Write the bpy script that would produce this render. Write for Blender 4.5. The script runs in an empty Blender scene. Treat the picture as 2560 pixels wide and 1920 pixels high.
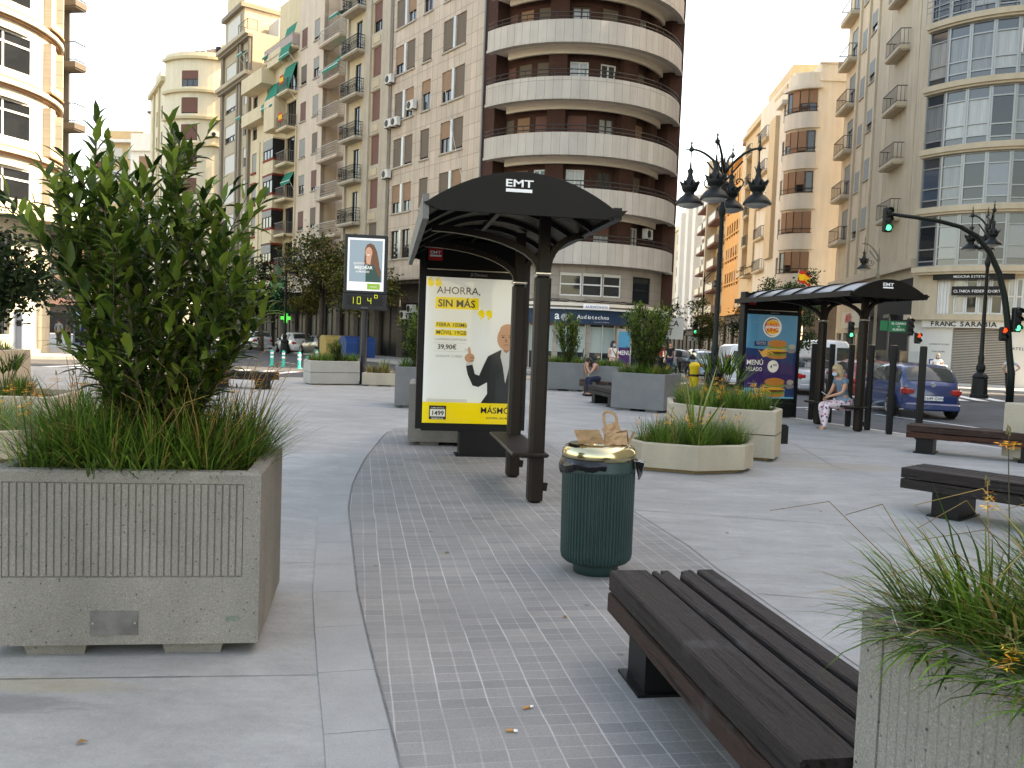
import bpy, math, random
from mathutils import Vector, Matrix
PI=math.pi; R=math.radians
sc=bpy.context.scene; COL=sc.collection
rng=random.Random(7)
# ---------------------------------------------------------------- camera
cam=bpy.data.objects.new("camera",bpy.data.cameras.new("camera")); COL.objects.link(cam); sc.camera=cam
cam.data.sensor_width=36; cam.data.lens=840/1024*36; cam.data.clip_end=2000; cam.data.clip_start=.05
cam.matrix_world=Matrix.Translation((0,0,1.6))@Matrix.Rotation(R(90-3.1),4,'X')@Matrix.Rotation(R(2.2),4,'Z')
# ---------------------------------------------------------------- light
SUN_EL=40; SUND=Vector((1,.13,0)).normalized()*math.cos(R(SUN_EL))+Vector((0,0,math.sin(R(SUN_EL))))
w=bpy.data.worlds.new("World"); sc.world=w; w.use_nodes=True
nt=w.node_tree; sky=nt.nodes.new('ShaderNodeTexSky'); sky.sky_type='NISHITA'; sky.sun_disc=False
sky.sun_elevation=R(SUN_EL); sky.sun_rotation=math.atan2(SUND.x,SUND.y); sky.air_density=1.1; sky.dust_density=2.4; sky.ozone_density=1.0
nt.links.new(sky.outputs[0],nt.nodes['Background'].inputs[0]); nt.nodes['Background'].inputs[1].default_value=.13
sl=bpy.data.lights.new("sun",'SUN'); sl.energy=2.5; sl.angle=R(.5); sl.color=(1,.93,.82)
so=bpy.data.objects.new("sun",sl); COL.objects.link(so); so.rotation_euler=SUND.to_track_quat('Z','Y').to_euler()
sc.view_settings.view_transform='Standard'; sc.view_settings.look='None'; sc.view_settings.gamma=1
sc.view_settings.exposure=2.75
sc.view_settings.use_white_balance=True; sc.view_settings.white_balance_temperature=9200; sc.view_settings.white_balance_tint=13; sc.view_settings.use_curve_mapping=False
sc.render.resolution_x=1024; sc.render.resolution_y=768
# ---------------------------------------------------------------- materials
MATS={}
def mat(name,col,rough=.75,var=.12,scale=3.,bump=0.,metal=0.,bscale=None,spec=None,emit=None,uvgrid=None,island=0.,streak=0.,coat=0.,alpha=None,trans=0.,grid_col=None,speck=0.,coords='Object',stretch=None,detail=6):
    if name in MATS: return MATS[name]
    m=bpy.data.materials.new(name); m.use_nodes=True; t=m.node_tree; N=t.nodes; L=t.links; b=N['Principled BSDF']; MATS[name]=m
    def n(k,**kw):
        x=N.new(k)
        for a,v in kw.items(): setattr(x,a,v)
        return x
    c=(*col,1); b.inputs['Roughness'].default_value=rough; b.inputs['Metallic'].default_value=metal
    b.inputs['Specular IOR Level'].default_value=.22 if spec is None else spec
    if coat: b.inputs['Coat Weight'].default_value=coat; b.inputs['Coat Roughness'].default_value=.05
    if trans: b.inputs['Transmission Weight'].default_value=trans
    if alpha is not None: b.inputs['Alpha'].default_value=alpha
    if emit: b.inputs['Emission Color'].default_value=(*emit[:3],1); b.inputs['Emission Strength'].default_value=emit[3]
    tc=n('ShaderNodeTexCoord'); src=tc.outputs[coords]
    if stretch:
        mp=n('ShaderNodeMapping'); mp.inputs['Scale'].default_value=stretch; L.new(src,mp.inputs[0]); src=mp.outputs[0]
    out=None
    rgb=n('ShaderNodeRGB'); rgb.outputs[0].default_value=c; out=rgb.outputs[0]
    def mulv(out,fac,amt,lo=None):
        mr=n('ShaderNodeMapRange'); mr.inputs[1].default_value=.25; mr.inputs[2].default_value=.75; mr.inputs[3].default_value=1-amt; mr.inputs[4].default_value=1+amt
        L.new(fac,mr.inputs[0]); vm=n('ShaderNodeVectorMath',operation='SCALE'); L.new(out,vm.inputs[0]); L.new(mr.outputs[0],vm.inputs['Scale']); return vm.outputs[0]
    if var:
        no=n('ShaderNodeTexNoise'); no.inputs['Scale'].default_value=scale; no.inputs['Detail'].default_value=detail; no.inputs['Roughness'].default_value=.65; L.new(src,no.inputs[0]); out=mulv(out,no.outputs[0],var)
    if streak:
        mp=n('ShaderNodeMapping'); mp.inputs['Scale'].default_value=(1.3,1.3,.12); L.new(tc.outputs['Object'],mp.inputs[0])
        no=n('ShaderNodeTexNoise'); no.inputs['Scale'].default_value=2; no.inputs['Detail'].default_value=5; L.new(mp.outputs[0],no.inputs[0]); out=mulv(out,no.outputs[0],streak)
    if speck:
        no=n('ShaderNodeTexNoise'); no.inputs['Scale'].default_value=170; no.inputs['Detail'].default_value=2; L.new(tc.outputs['Object'],no.inputs[0]); out=mulv(out,no.outputs[0],speck)
    if island:
        g=n('ShaderNodeNewGeometry'); out=mulv(out,g.outputs['Random Per Island'],island)
    if uvgrid:
        br=n('ShaderNodeTexBrick'); bw,bh,mo,off=uvgrid; br.offset=off; br.inputs['Scale'].default_value=1; br.inputs['Brick Width'].default_value=bw; br.inputs['Row Height'].default_value=bh; br.inputs['Mortar Size'].default_value=mo; br.inputs['Mortar Smooth'].default_value=.2; br.inputs['Bias'].default_value=0
        br.inputs['Color1'].default_value=(1,1,1,1); br.inputs['Color2'].default_value=(.86,.86,.86,1); gc=grid_col or (.5,.5,.5); br.inputs['Mortar'].default_value=(*gc,1)
        L.new(tc.outputs['UV'],br.inputs[0]); mx=n('ShaderNodeVectorMath',operation='MULTIPLY'); L.new(out,mx.inputs[0]); L.new(br.outputs[0],mx.inputs[1]); out=mx.outputs[0]
    L.new(out,b.inputs['Base Color'])
    if bump:
        no=n('ShaderNodeTexNoise'); no.inputs['Scale'].default_value=bscale or scale*8; no.inputs['Detail'].default_value=4; L.new(src,no.inputs[0])
        bp=n('ShaderNodeBump'); bp.inputs['Strength'].default_value=bump; bp.inputs['Distance'].default_value=.02; L.new(no.outputs[0],bp.inputs['Height']); L.new(bp.outputs[0],b.inputs['Normal'])
    return m
# ---------------------------------------------------------------- mesh builder
class MB:
    def __init__(s): s.v=[];s.f=[];s.mi=[];s.uv=[];s.T=Matrix.Identity(4);s.mats=[];s.sm=[]
    def _m(s,m):
        if m not in s.mats: s.mats.append(m)
        return s.mats.index(m)
    def add(s,vs,fs,m=None,uvs=None,smooth=False):
        b=len(s.v); T=s.T
        s.v+= [tuple(T@Vector(p)) for p in vs]; k=s._m(m) if m else 0
        for i,f in enumerate(fs):
            s.f.append([b+j for j in f]); s.mi.append(k); s.sm.append(smooth); s.uv.append(uvs[i] if uvs else None)
    def box(s,c,d,m=None,rz=0,M=None):
        x,y,z=d[0]/2,d[1]/2,d[2]/2; ca,sa=math.cos(rz),math.sin(rz)
        vs=[]
        for sx,sy,sz in ((-1,-1,-1),(1,-1,-1),(1,1,-1),(-1,1,-1),(-1,-1,1),(1,-1,1),(1,1,1),(-1,1,1)):
            px,py=sx*x,sy*y; q=Vector((px*ca-py*sa,px*sa+py*ca,sz*z))
            if M is not None: q=M@q
            vs.append((c[0]+q.x,c[1]+q.y,c[2]+q.z))
        s.add(vs,[(0,3,2,1),(4,5,6,7),(0,1,5,4),(1,2,6,5),(2,3,7,6),(3,0,4,7)],m)
    def bbox(s,c,d,m=None,rz=0,b=.01,M=None):          # box with chamfered vertical+top edges (chamfer all edges)
        x,y,z=d[0]/2,d[1]/2,d[2]/2; b=min(b,x*.9,y*.9,z*.9); ca,sa=math.cos(rz),math.sin(rz)
        rings=[]
        def ring(ix,iz): return [(-x+ix+ (0 if ix else 0),-y+ix,iz)]
        vs=[];P=[]
        for zz,ins in ((-z,b),(-z+b,0),(z-b,0),(z,b)):
            a,c2=x-ins,y-ins
            pts=[(-a+b,-c2),(a-b,-c2),(a,-c2+b),(a,c2-b),(a-b,c2),(-a+b,c2),(-a,c2-b),(-a,-c2+b)]
            for px,py in pts:
                q=Vector((px*ca-py*sa,px*sa+py*ca,zz))
                if M is not None: q=M@q
                vs.append((c[0]+q.x,c[1]+q.y,c[2]+q.z))
        fs=[tuple(range(7,-1,-1)),tuple(range(24,32))]
        for k in range(3):
            for i in range(8): j=(i+1)%8; fs.append((k*8+i,k*8+j,k*8+8+j,k*8+8+i))
        s.add(vs,fs,m)
    def bar(s,p,q,w,h,m=None,up=(0,0,1)):               # box from p to q with section w x h
        p,q=Vector(p),Vector(q); a=(q-p); L=a.length
        if L<1e-6: return
        a/=L; u=Vector(up); r=a.cross(u)
        if r.length<1e-4: r=a.cross(Vector((1,0,0)))
        r.normalize(); u=r.cross(a); vs=[]
        for e in (p,q):
            for i,j in ((-1,-1),(1,-1),(1,1),(-1,1)): vs.append(tuple(e+r*(i*w/2)+u*(j*h/2)))
        s.add(vs,[(0,1,2,3),(7,6,5,4),(0,4,5,1),(1,5,6,2),(2,6,7,3),(3,7,4,0)],m)
    def tube(s,pts,r,m=None,n=8,cap=True,smooth=True,closed=False):
        pts=[Vector(p) for p in pts]; k=len(pts); rs=r if isinstance(r,(list,tuple)) else [r]*k; vs=[]; pu=None
        for i,p in enumerate(pts):
            if closed: a=pts[(i+1)%k]-pts[i-1]
            else: a=pts[min(i+1,k-1)]-pts[max(i-1,0)]
            a.normalize()
            if pu is None:
                pu=Vector((0,0,1)) if abs(a.z)<.9 else Vector((1,0,0))
            u=(pu-a*pu.dot(a)).normalized(); pu=u; q=a.cross(u)
            for j in range(n): t=2*PI*j/n; vs.append(tuple(p+(u*math.cos(t)+q*math.sin(t))*rs[i]))
        fs=[]
        for i in range(k if closed else k-1):
            i2=(i+1)%k
            for j in range(n): j2=(j+1)%n; fs.append((i*n+j,i*n+j2,i2*n+j2,i2*n+j))
        if cap and not closed: fs.append(tuple(range(n-1,-1,-1))); fs.append(tuple(range((k-1)*n,k*n)))
        s.add(vs,fs,m,smooth=smooth)
    def lathe(s,prof,c=(0,0,0),m=None,n=16,smooth=True,axis=None,rfun=None,a0=0,a1=2*PI):
        vs=[];k=len(prof); full=abs(a1-a0-2*PI)<1e-6; nn=n if full else n+1
        for r,z in prof:
            for j in range(nn):
                t=a0+(a1-a0)*j/n; rr=r*(rfun(j,t) if rfun else 1); q=Vector((rr*math.cos(t),rr*math.sin(t),z))
                if axis is not None: q=axis@q
                vs.append((c[0]+q.x,c[1]+q.y,c[2]+q.z))
        fs=[]
        for i in range(k-1):
            for j in range(n): 
                j2=(j+1)%nn; fs.append((i*nn+j,i*nn+j2,(i+1)*nn+j2,(i+1)*nn+j))
        s.add(vs,fs,m,smooth=smooth)
    def prism(s,poly,z0,z1,m=None,ins=0,top=True,bot=True,topmat=None):
        k=len(poly); vs=[(x,y,z0) for x,y in poly]; 
        if ins:
            cx=sum(p[0] for p in poly)/k; cy=sum(p[1] for p in poly)/k
            vs+=[(cx+(x-cx)*(1-ins),cy+(y-cy)*(1-ins),z1) for x,y in poly]
        else: vs+=[(x,y,z1) for x,y in poly]
        area=sum(poly[i][0]*poly[(i+1)%k][1]-poly[(i+1)%k][0]*poly[i][1] for i in range(k))
        fs=[]
        for i in range(k): j=(i+1)%k; fs.append((i,j,k+j,k+i) if area>0 else (j,i,k+i,k+j))
        s.add(vs,fs,m)
        o=list(range(k)) if area>0 else list(range(k-1,-1,-1))
        if top: s.add([vs[k+i] for i in o],[tuple(range(k))],topmat or m,uvs=[[ (vs[i][0],vs[i][1]) for i in o]])
        if bot: s.add([vs[i] for i in o[::-1]],[tuple(range(k))],m)
    def extr(s,prof,M,w,m=None):                         # 2-D profile (x,z) extruded along local y by w, placed by matrix M
        k=len(prof); vs=[tuple(M@Vector((x,-w/2,z))) for x,z in prof]+[tuple(M@Vector((x,w/2,z))) for x,z in prof]
        fs=[tuple(range(k)),tuple(range(2*k-1,k-1,-1))]+[(i,k+i,k+(i+1)%k,(i+1)%k) for i in range(k)]
        s.add(vs,fs,m)
    def mesh(s,name,m=None):
        me=bpy.data.meshes.new(name); me.from_pydata(s.v,[],s.f)
        ms=s.mats if s.mats else [m]
        if m and s.mats and m not in ms: pass
        for x in ms: me.materials.append(x)
        me.polygons.foreach_set('material_index',s.mi); me.polygons.foreach_set('use_smooth',s.sm)
        if any(u for u in s.uv):
            ul=me.uv_layers.new(name='UVMap'); i=0; flat=[]
            for f,u in zip(s.f,s.uv):
                for k in range(len(f)): flat+= [u[k][0],u[k][1]] if u else [0,0]
            ul.data.foreach_set('uv',flat)
        me.update(); return me
    def build(s,name,m=None,parent=None,loc=(0,0,0),rz=0):
        return link(name,s.mesh(name,m),parent,loc,rz)
def link(name,me,parent=None,loc=(0,0,0),rz=0,Mx=None):
    o=bpy.data.objects.new(name,me); COL.objects.link(o)
    if Mx is not None: o.matrix_basis=Mx
    else: o.location=loc; o.rotation_euler=(0,0,rz)
    if parent: o.parent=parent
    return o
def tag(o,label=None,cat=None,group=None,kind=None):
    if label: o['label']=label
    if cat: o['category']=cat
    if group: o['group']=group
    if kind: o['kind']=kind
    return o
def thing(name,label,cat,loc=(0,0,0),rz=0,group=None,Mx=None):
    o=link(name,None,None,loc,rz,Mx); o.empty_display_size=.2; return tag(o,label,cat,group)
def copy_tree(o,parent=None):
    c=o.copy(); COL.objects.link(c); c.parent=parent
    for ch in list(o.children): copy_tree(ch,c)
    return c
def struct(name,mb,m=None): return tag(mb.build(name,m),kind='structure')
TXT={}
def text_mesh(s,size,m,bold=0.,ext=0.002,align='CENTER',sx=1.,space=1.,shear=0):
    key=(s,size,m.name,bold,ext,align,sx,space,shear)
    if key in TXT: return TXT[key]
    cu=bpy.data.curves.new('t','FONT'); cu.body=s; cu.size=size; cu.align_x=align; cu.offset=bold*size*.5; cu.extrude=ext; cu.space_character=space; cu.resolution_u=3; cu.shear=shear
    ob=bpy.data.objects.new('t',cu); COL.objects.link(ob); bpy.context.view_layer.update()
    me=bpy.data.meshes.new_from_object(ob.evaluated_get(bpy.context.evaluated_depsgraph_get())); bpy.data.objects.remove(ob)
    for v in me.vertices: v.co.x*=sx
    me.materials.clear(); me.materials.append(m); TXT[key]=me; return me
def text(s,size,m,parent,loc,rz=0,name='lettering',tilt=0,**kw):    # readable from -y side of the local frame
    me=text_mesh(s,size,m,**kw)
    return link(name,me,parent,Mx=Matrix.Translation(loc)@Matrix.Rotation(rz,4,'Z')@Matrix.Rotation(R(90)+tilt,4,'X'))
# common materials
CON=mat('concrete',(.195,.182,.160),.9,.16,2.5,bump=.25,bscale=60,speck=.28,streak=.12)
def pits(m,sc_,th,val,lo=1.):
    t=m.node_tree; N=t.nodes; L=t.links; b=N['Principled BSDF']; src=b.inputs['Base Color'].links[0].from_socket; tc=N.new('ShaderNodeTexCoord'); vo=N.new('ShaderNodeTexVoronoi'); vo.inputs['Scale'].default_value=sc_; vo.inputs['Randomness'].default_value=1; L.new(tc.outputs['Object'],vo.inputs[0])
    mr=N.new('ShaderNodeMapRange'); mr.inputs[1].default_value=th*.6; mr.inputs[2].default_value=th; mr.inputs[3].default_value=val; mr.inputs[4].default_value=lo; L.new(vo.outputs['Distance'],mr.inputs[0]); vm=N.new('ShaderNodeVectorMath'); vm.operation='SCALE'; L.new(src,vm.inputs[0]); L.new(mr.outputs[0],vm.inputs['Scale']); L.new(vm.outputs[0],b.inputs['Base Color'])
pits(CON,24,.13,.35); pits(CON,60,.16,1.55); pits(CON,75,.15,.5)
CONB=mat('beige_concrete',(.37,.325,.25),.9,.10,2,bump=.2,bscale=70,speck=.18,streak=.12)
SOIL=mat('soil',(.05,.035,.02),1,.3,20)
BLKM=mat('black_metal',(.006,.006,.0065),.45,.1,5)
BRNM=mat('dark_brown_metal',(.012,.0075,.005),.42,.12,5)
WHT=mat('white_paint',(.75,.75,.73),.5,.03)
BLK=mat('black_paint',(.01,.01,.01),.4,0)
GLASS=mat('window_glass',(.015,.018,.022),.05,.2,.35,spec=.6)
CURT=mat('curtained_glass',(.26,.27,.26),.12,.35,1.,spec=.8,stretch=(16,16,.6))
DARKIN=mat('dark_interior',(.012,.012,.012),.8,0)
# ---------------------------------------------------------------- ground
ROADM=mat('asphalt',(.075,.077,.08),.85,.22,1.2,bump=.2,bscale=80,speck=.2)
g=MB(); g.add([(-500,-60,-.13),(500,-60,-.13),(500,700,-.13),(-500,700,-.13)],[(0,1,2,3)]); struct('road',g,ROADM)
def concrete_floor(name,col,var):
    m=mat(name,col,.8,var,.45,bump=.15,bscale=50,speck=.10,detail=9); t=m.node_tree; N=t.nodes; L=t.links; b=N['Principled BSDF']
    src=b.inputs['Base Color'].links[0].from_socket
    tc=N.new('ShaderNodeTexCoord')
    def layer(src,scale,st,amt,rot=.15):
        mp=N.new('ShaderNodeMapping'); mp.inputs['Scale'].default_value=st; mp.inputs['Rotation'].default_value=(0,0,rot); L.new(tc.outputs['Object'],mp.inputs[0])
        no=N.new('ShaderNodeTexNoise'); no.inputs['Scale'].default_value=scale; no.inputs['Detail'].default_value=8; no.inputs['Roughness'].default_value=.7; no.inputs['Distortion'].default_value=.6; L.new(mp.outputs[0],no.inputs[0])
        mr=N.new('ShaderNodeMapRange'); mr.inputs[1].default_value=.3; mr.inputs[2].default_value=.7; mr.inputs[3].default_value=1-amt; mr.inputs[4].default_value=1+amt; L.new(no.outputs[0],mr.inputs[0])
        vm=N.new('ShaderNodeVectorMath'); vm.operation='SCALE'; L.new(src,vm.inputs[0]); L.new(mr.outputs[0],vm.inputs['Scale']); return vm.outputs[0]
    src=layer(src,1.3,(.6,1.3,1),.17); src=layer(src,5,(.55,1.4,1),.12,-.1); src=layer(src,.25,(1,1,1),.10); src=layer(src,24,(1,1,1),.07); src=layer(src,90,(1,1,1),.07)
    def stain(src,c,r_,col,amt,seed):
        mp=N.new('ShaderNodeMapping'); mp.inputs['Location'].default_value=(-c[0]/r_[0],-c[1]/r_[1],0); mp.inputs['Scale'].default_value=(1/r_[0],1/r_[1],1); L.new(tc.outputs['Object'],mp.inputs[0])
        no=N.new('ShaderNodeTexNoise'); no.inputs['Scale'].default_value=2.6; no.inputs['Detail'].default_value=9; no.inputs['Roughness'].default_value=.72; L.new(mp.outputs[0],no.inputs[0])
        ln=N.new('ShaderNodeVectorMath'); ln.operation='LENGTH'; L.new(mp.outputs[0],ln.inputs[0]); ad=N.new('ShaderNodeMath'); ad.operation='MULTIPLY_ADD'; ad.inputs[1].default_value=1.6; L.new(no.outputs[0],ad.inputs[0]); L.new(ln.outputs['Value'],ad.inputs[2])
        mr=N.new('ShaderNodeMapRange'); mr.inputs[1].default_value=1.35; mr.inputs[2].default_value=1.75; mr.inputs[3].default_value=amt; mr.inputs[4].default_value=0; L.new(ad.outputs[0],mr.inputs[0])
        mx=N.new('ShaderNodeMix'); mx.data_type='RGBA'; L.new(mr.outputs[0],mx.inputs[0]); L.new(src,mx.inputs[6]); mx.inputs[7].default_value=(*col,1); return mx.outputs[2]
    src=stain(src,(-2.15,3.42),(.55,.11),(.12,.12,.115),.55,1); src=stain(src,(-2.0,3.62),(.45,.10),(.30,.25,.13),.35,2); src=stain(src,(4.6,11.6),(1.3,.5),(.24,.19,.12),.35,3); src=stain(src,(-1.5,12.2),(.5,.25),(.2,.16,.10),.4,4); src=stain(src,(-2.6,10.2),(.4,.9),(.33,.335,.33),.4,5); src=stain(src,(6.5,9.6),(1.6,.35),(.21,.2,.18),.35,6)
    L.new(src,b.inputs['Base Color']); return m
PLZ=concrete_floor('plaza_concrete',(.262,.262,.25),.10)
PLAZA=[(-32,-12),(22,-12),(16,-2),(13,5),(10,11.8),(7.95,16.55),(6.75,19.3),(5.6,23),(5.2,28),(3.6,32),(0,33.2),(-4,33),(-6.2,31),(-7,28.5),(-9,27.5),(-12,28.4),(-15,29),(-32,30)]
g=MB(); g.prism(PLAZA,-.2,0); struct('plaza',g,PLZ)
# kerb stones round the plaza
KERB=mat('kerb_stone',(.46,.46,.45),.8,.15,3,speck=.15,uvgrid=(1.0,5,.012,0))
g=MB(); k=len(PLAZA)
for i in range(1,k-1):
    a,b=Vector(PLAZA[i]),Vector(PLAZA[i+1]); d=(b-a); L_=d.length; d/=L_; n=Vector((-d.y,d.x))
    p=[a-n*.02,b-n*.02,b+n*.16,a+n*.16]
    g.add([(q.x,q.y,.004) for q in p]+[(a.x-n.x*.02,a.y-n.y*.02,-.2),(b.x-n.x*.02,b.y-n.y*.02,-.2)],[(0,1,2,3),(0,4,5,1)],None,uvs=[[(0,0),(L_,0),(L_,.2),(0,.2)]]*2)
struct('kerb',g,KERB)
# paver field with cobble grid
PAV=mat('grey_pavers',(.212,.206,.195),.8,.15,1.2,bump=.2,bscale=40,speck=.15,detail=9)
t=PAV.node_tree; N=t.nodes; L=t.links; b=N['Principled BSDF']; src=b.inputs['Base Color'].links[0].from_socket
tc=N.new('ShaderNodeTexCoord'); mp=N.new('ShaderNodeMapping'); mp.inputs['Rotation'].default_value=(0,0,R(-10.5)); 
no=N.new('ShaderNodeTexNoise'); no.inputs['Scale'].default_value=1.3; no.inputs['Detail'].default_value=3; L.new(tc.outputs['Object'],no.inputs[0])
va=N.new('ShaderNodeVectorMath'); va.operation='MULTIPLY_ADD'; va.inputs[1].default_value=(.035,.035,0); L.new(no.outputs['Color'],va.inputs[0]); L.new(tc.outputs['Object'],va.inputs[2]); L.new(va.outputs[0],mp.inputs[0])
def brick(w,h,mo,c1,c2,cm,off):
    br=N.new('ShaderNodeTexBrick'); br.offset=off; br.inputs['Scale'].default_value=1; br.inputs['Brick Width'].default_value=w; br.inputs['Row Height'].default_value=h; br.inputs['Mortar Size'].default_value=mo; br.inputs['Mortar Smooth'].default_value=.5
    br.inputs['Color1'].default_value=(*c1,1); br.inputs['Color2'].default_value=(*c2,1); br.inputs['Mortar'].default_value=(*cm,1); L.new(mp.outputs[0],br.inputs[0]); return br
b1=brick(.21,.095,.0042,(.84,.84,.85),(1.10,1.09,1.07),(1.34,1.34,1.33),0.0)
b2=brick(.105,40,.0055,(1,1,1),(1,1,1),(1.36,1.36,1.35),0)
no2=N.new('ShaderNodeTexNoise'); no2.inputs['Scale'].default_value=1.7; no2.inputs['Detail'].default_value=5; L.new(tc.outputs['Object'],no2.inputs[0])
cr=N.new('ShaderNodeMapRange'); cr.inputs[1].default_value=.25; cr.inputs[2].default_value=.58; L.new(no2.outputs[0],cr.inputs[0])
for bb in (b1,b2):
    mxx=N.new('ShaderNodeMix'); mxx.data_type='RGBA'; mxx.inputs[6].default_value=(1,1,1,1); L.new(cr.outputs[0],mxx.inputs[0]); L.new(bb.outputs[0],mxx.inputs[7])
    vm=N.new('ShaderNodeVectorMath'); vm.operation='MULTIPLY'; L.new(src,vm.inputs[0]); L.new(mxx.outputs[2],vm.inputs[1]); src=vm.outputs[0]
vo=N.new('ShaderNodeTexVoronoi'); vo.inputs['Scale'].default_value=2.2; L.new(tc.outputs['Object'],vo.inputs[0])     # gum spots
mr=N.new('ShaderNodeMapRange'); mr.inputs[1].default_value=.03; mr.inputs[2].default_value=.055; mr.inputs[3].default_value=.62; mr.inputs[4].default_value=1; L.new(vo.outputs['Distance'],mr.inputs[0])
vm=N.new('ShaderNodeVectorMath'); vm.operation='SCALE'; L.new(src,vm.inputs[0]); L.new(mr.outputs[0],vm.inputs['Scale']); src=vm.outputs[0]
L.new(src,b.inputs['Base Color'])
left=[(.3,.3),(-.1,2.0),(-.35,3.02),(-.67,4.2),(-.9,5.1),(-1.11,6.06),(-1.45,7.61),(-1.65,8.88),(-1.83,10.67),(-1.99,13.38),(-1.97,14.2)]
right=[(-.2,14.4),(.28,14),(.56,12.81),(.96,8.97),(1.41,6.62),(1.49,5.97),(1.78,4.19),(2.2,2),(2.5,.3)]
g=MB(); g.prism(left+right,-.05,.004); struct('paving',g,PAV)
# pale kerb course on the left edge of the pavers, slabs ~0.6 m long
g=MB(); P=[Vector(p) for p in left]
BORD=mat('border_stone',(.262,.262,.252),.8,.12,2.5,speck=.12,bump=.15,bscale=50)
def resample(P,step):
    out=[P[0]]; acc=0
    for a,b in zip(P,P[1:]):
        L_=(b-a).length; t=step-acc
        while t<=L_: out.append(a+(b-a)*(t/L_)); t+=step
        acc=L_-(t-step)
    return out
Q=resample(P,.62); nn=[]
for i,q in enumerate(Q):
    d=(Q[min(i+1,len(Q)-1)]-Q[max(i-1,0)]).normalized(); nn.append(Vector((-d.y,d.x)))
for i in range(len(Q)-1):
    a,b=Q[i],Q[i+1]; e=(b-a).normalized()*.0025
    g.prism([tuple(a+e+nn[i]*.012),tuple(b-e+nn[i+1]*.012),tuple(b-e+nn[i+1]*.27),tuple(a+e+nn[i]*.27)],-.05,.008)
struct('kerb',g,BORD)
g=MB()
for i in range(len(Q)-1):
    a,b=Q[i],Q[i+1]; g.add([(*(a-nn[i]*.004),.0055),(*(a+nn[i]*.003),.0055),(*(b+nn[i+1]*.003),.0055),(*(b-nn[i+1]*.004),.0055)],[(3,2,1,0)])
    if i%1==0: g.add([(*(a-(b-a).normalized()*.003+nn[i]*.01),.0058),(*(a+(b-a).normalized()*.003+nn[i]*.01),.0058),(*(a+(b-a).normalized()*.003+nn[i]*.27),.0058),(*(a-(b-a).normalized()*.003+nn[i]*.27),.0058)],[(0,1,2,3)])
CRK=mat('joint_gap',(.15,.147,.138),1,.5,9)
def joint(pts,w=.007,z=.003):
    pts=[Vector(p) for p in pts]
    for a,b in zip(pts,pts[1:]):
        n=int((b-a).length/.35)+1; prev=a
        for i in range(1,n+1):
            q=a.lerp(b,i/n); d=(q-prev).normalized(); m_=Vector((-d.y,d.x))*w*rng.uniform(.25,.75)
            g.add([(*(prev-m_),z),(*(q-m_),z),(*(q+m_),z),(*(prev+m_),z)],[(0,1,2,3)]); prev=q
for j in ([(-14,7.3),(-1.8,9.6)],[(-14,12.0),(-2.2,15.1)],[(-14,16),(2,17.8),(5.8,18.4)],[(-14,20.5),(5,22.5)],[(-9,4.4),(-1.2,5.75)],[(-8,2.9),(-.72,3.85)],
  [(.6,12.8),(1.0,8.97),(1.46,6.62),(1.53,5.97),(1.82,4.19)],[(4.9,14.8),(4.5,11.6),(5.3,8.5),(6.6,5.2)],[(1.2,8.0),(5.2,7.3),(11,6.6)],[(1.65,5.4),(6,4.7),(12,3.9)],[(-14,24.4),(4.6,26.4)],[(-5.2,5),(-5.6,30)],[(2.6,12.6),(8.6,13.1)],[(.3,14.2),(.4,32)]): joint(j)
struct('paving_joints',g,CRK)
# far pavements and road markings
PVF=mat('far_pavement',(.36,.355,.34),.85,.15,1,uvgrid=(.6,.6,.02,.5),grid_col=(.8,.8,.8))
g=MB()
g.prism([(-1.2,43.1),(4,40.9),(8.8,42.2),(11.8,46),(14,60),(24,200),(-60,200),(-34,87),(-4.5,45.2)],-.2,.01)
g.prism([(19.2,44.6),(22,41.4),(27,39.6),(60,39.6),(60,200),(22,200),(17.9,62)],-.2,.01)
g.prism([(-70,36.4),(-22,36.4),(-19.3,39),(-19.2,43.5),(-22,50),(-44,110),(-90,110)],-.2,.01)
struct('pavement',g,PVF)
MARK=mat('road_marking_paint',(.72,.72,.70),.6,.18,6)
g=MB()
def stripe(x0,y0,x1,y1,w): 
    a,b=Vector((x0,y0)),Vector((x1,y1)); d=(b-a).normalized(); m_=Vector((-d.y,d.x))*w/2
    g.add([(*(a-m_),-.124),(*(b-m_),-.124),(*(b+m_),-.124),(*(a+m_),-.124)],[(0,1,2,3)])
for i in range(8): stripe(12.6+i*.95,30.6+i*.32,13.6+i*.95,34.6+i*.32,.45)
for i in range(9): stripe(-17.5+i*1.0,31.3,-17.0+i*1.0,35,.42)
stripe(9.2,15.2,7.3,20,.12); stripe(13.4,14,10.2,23.5,.12); stripe(8.6,24.2,14.5,27.4,.35); stripe(8.4,24.9,8.4+5.5,27.9,.12)
for k in range(10): stripe(-8-k*3.2,39+k*4.2,-9.2-k*3.2,40.6+k*4.2,.12)
for k in range(8): stripe(11.7+k*.4,38+k*7,11.9+k*.4,41+k*7,.12)
stripe(5.4,37.2,17.5,40.4,.4)
struct('road_markings',g,MARK)
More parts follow.
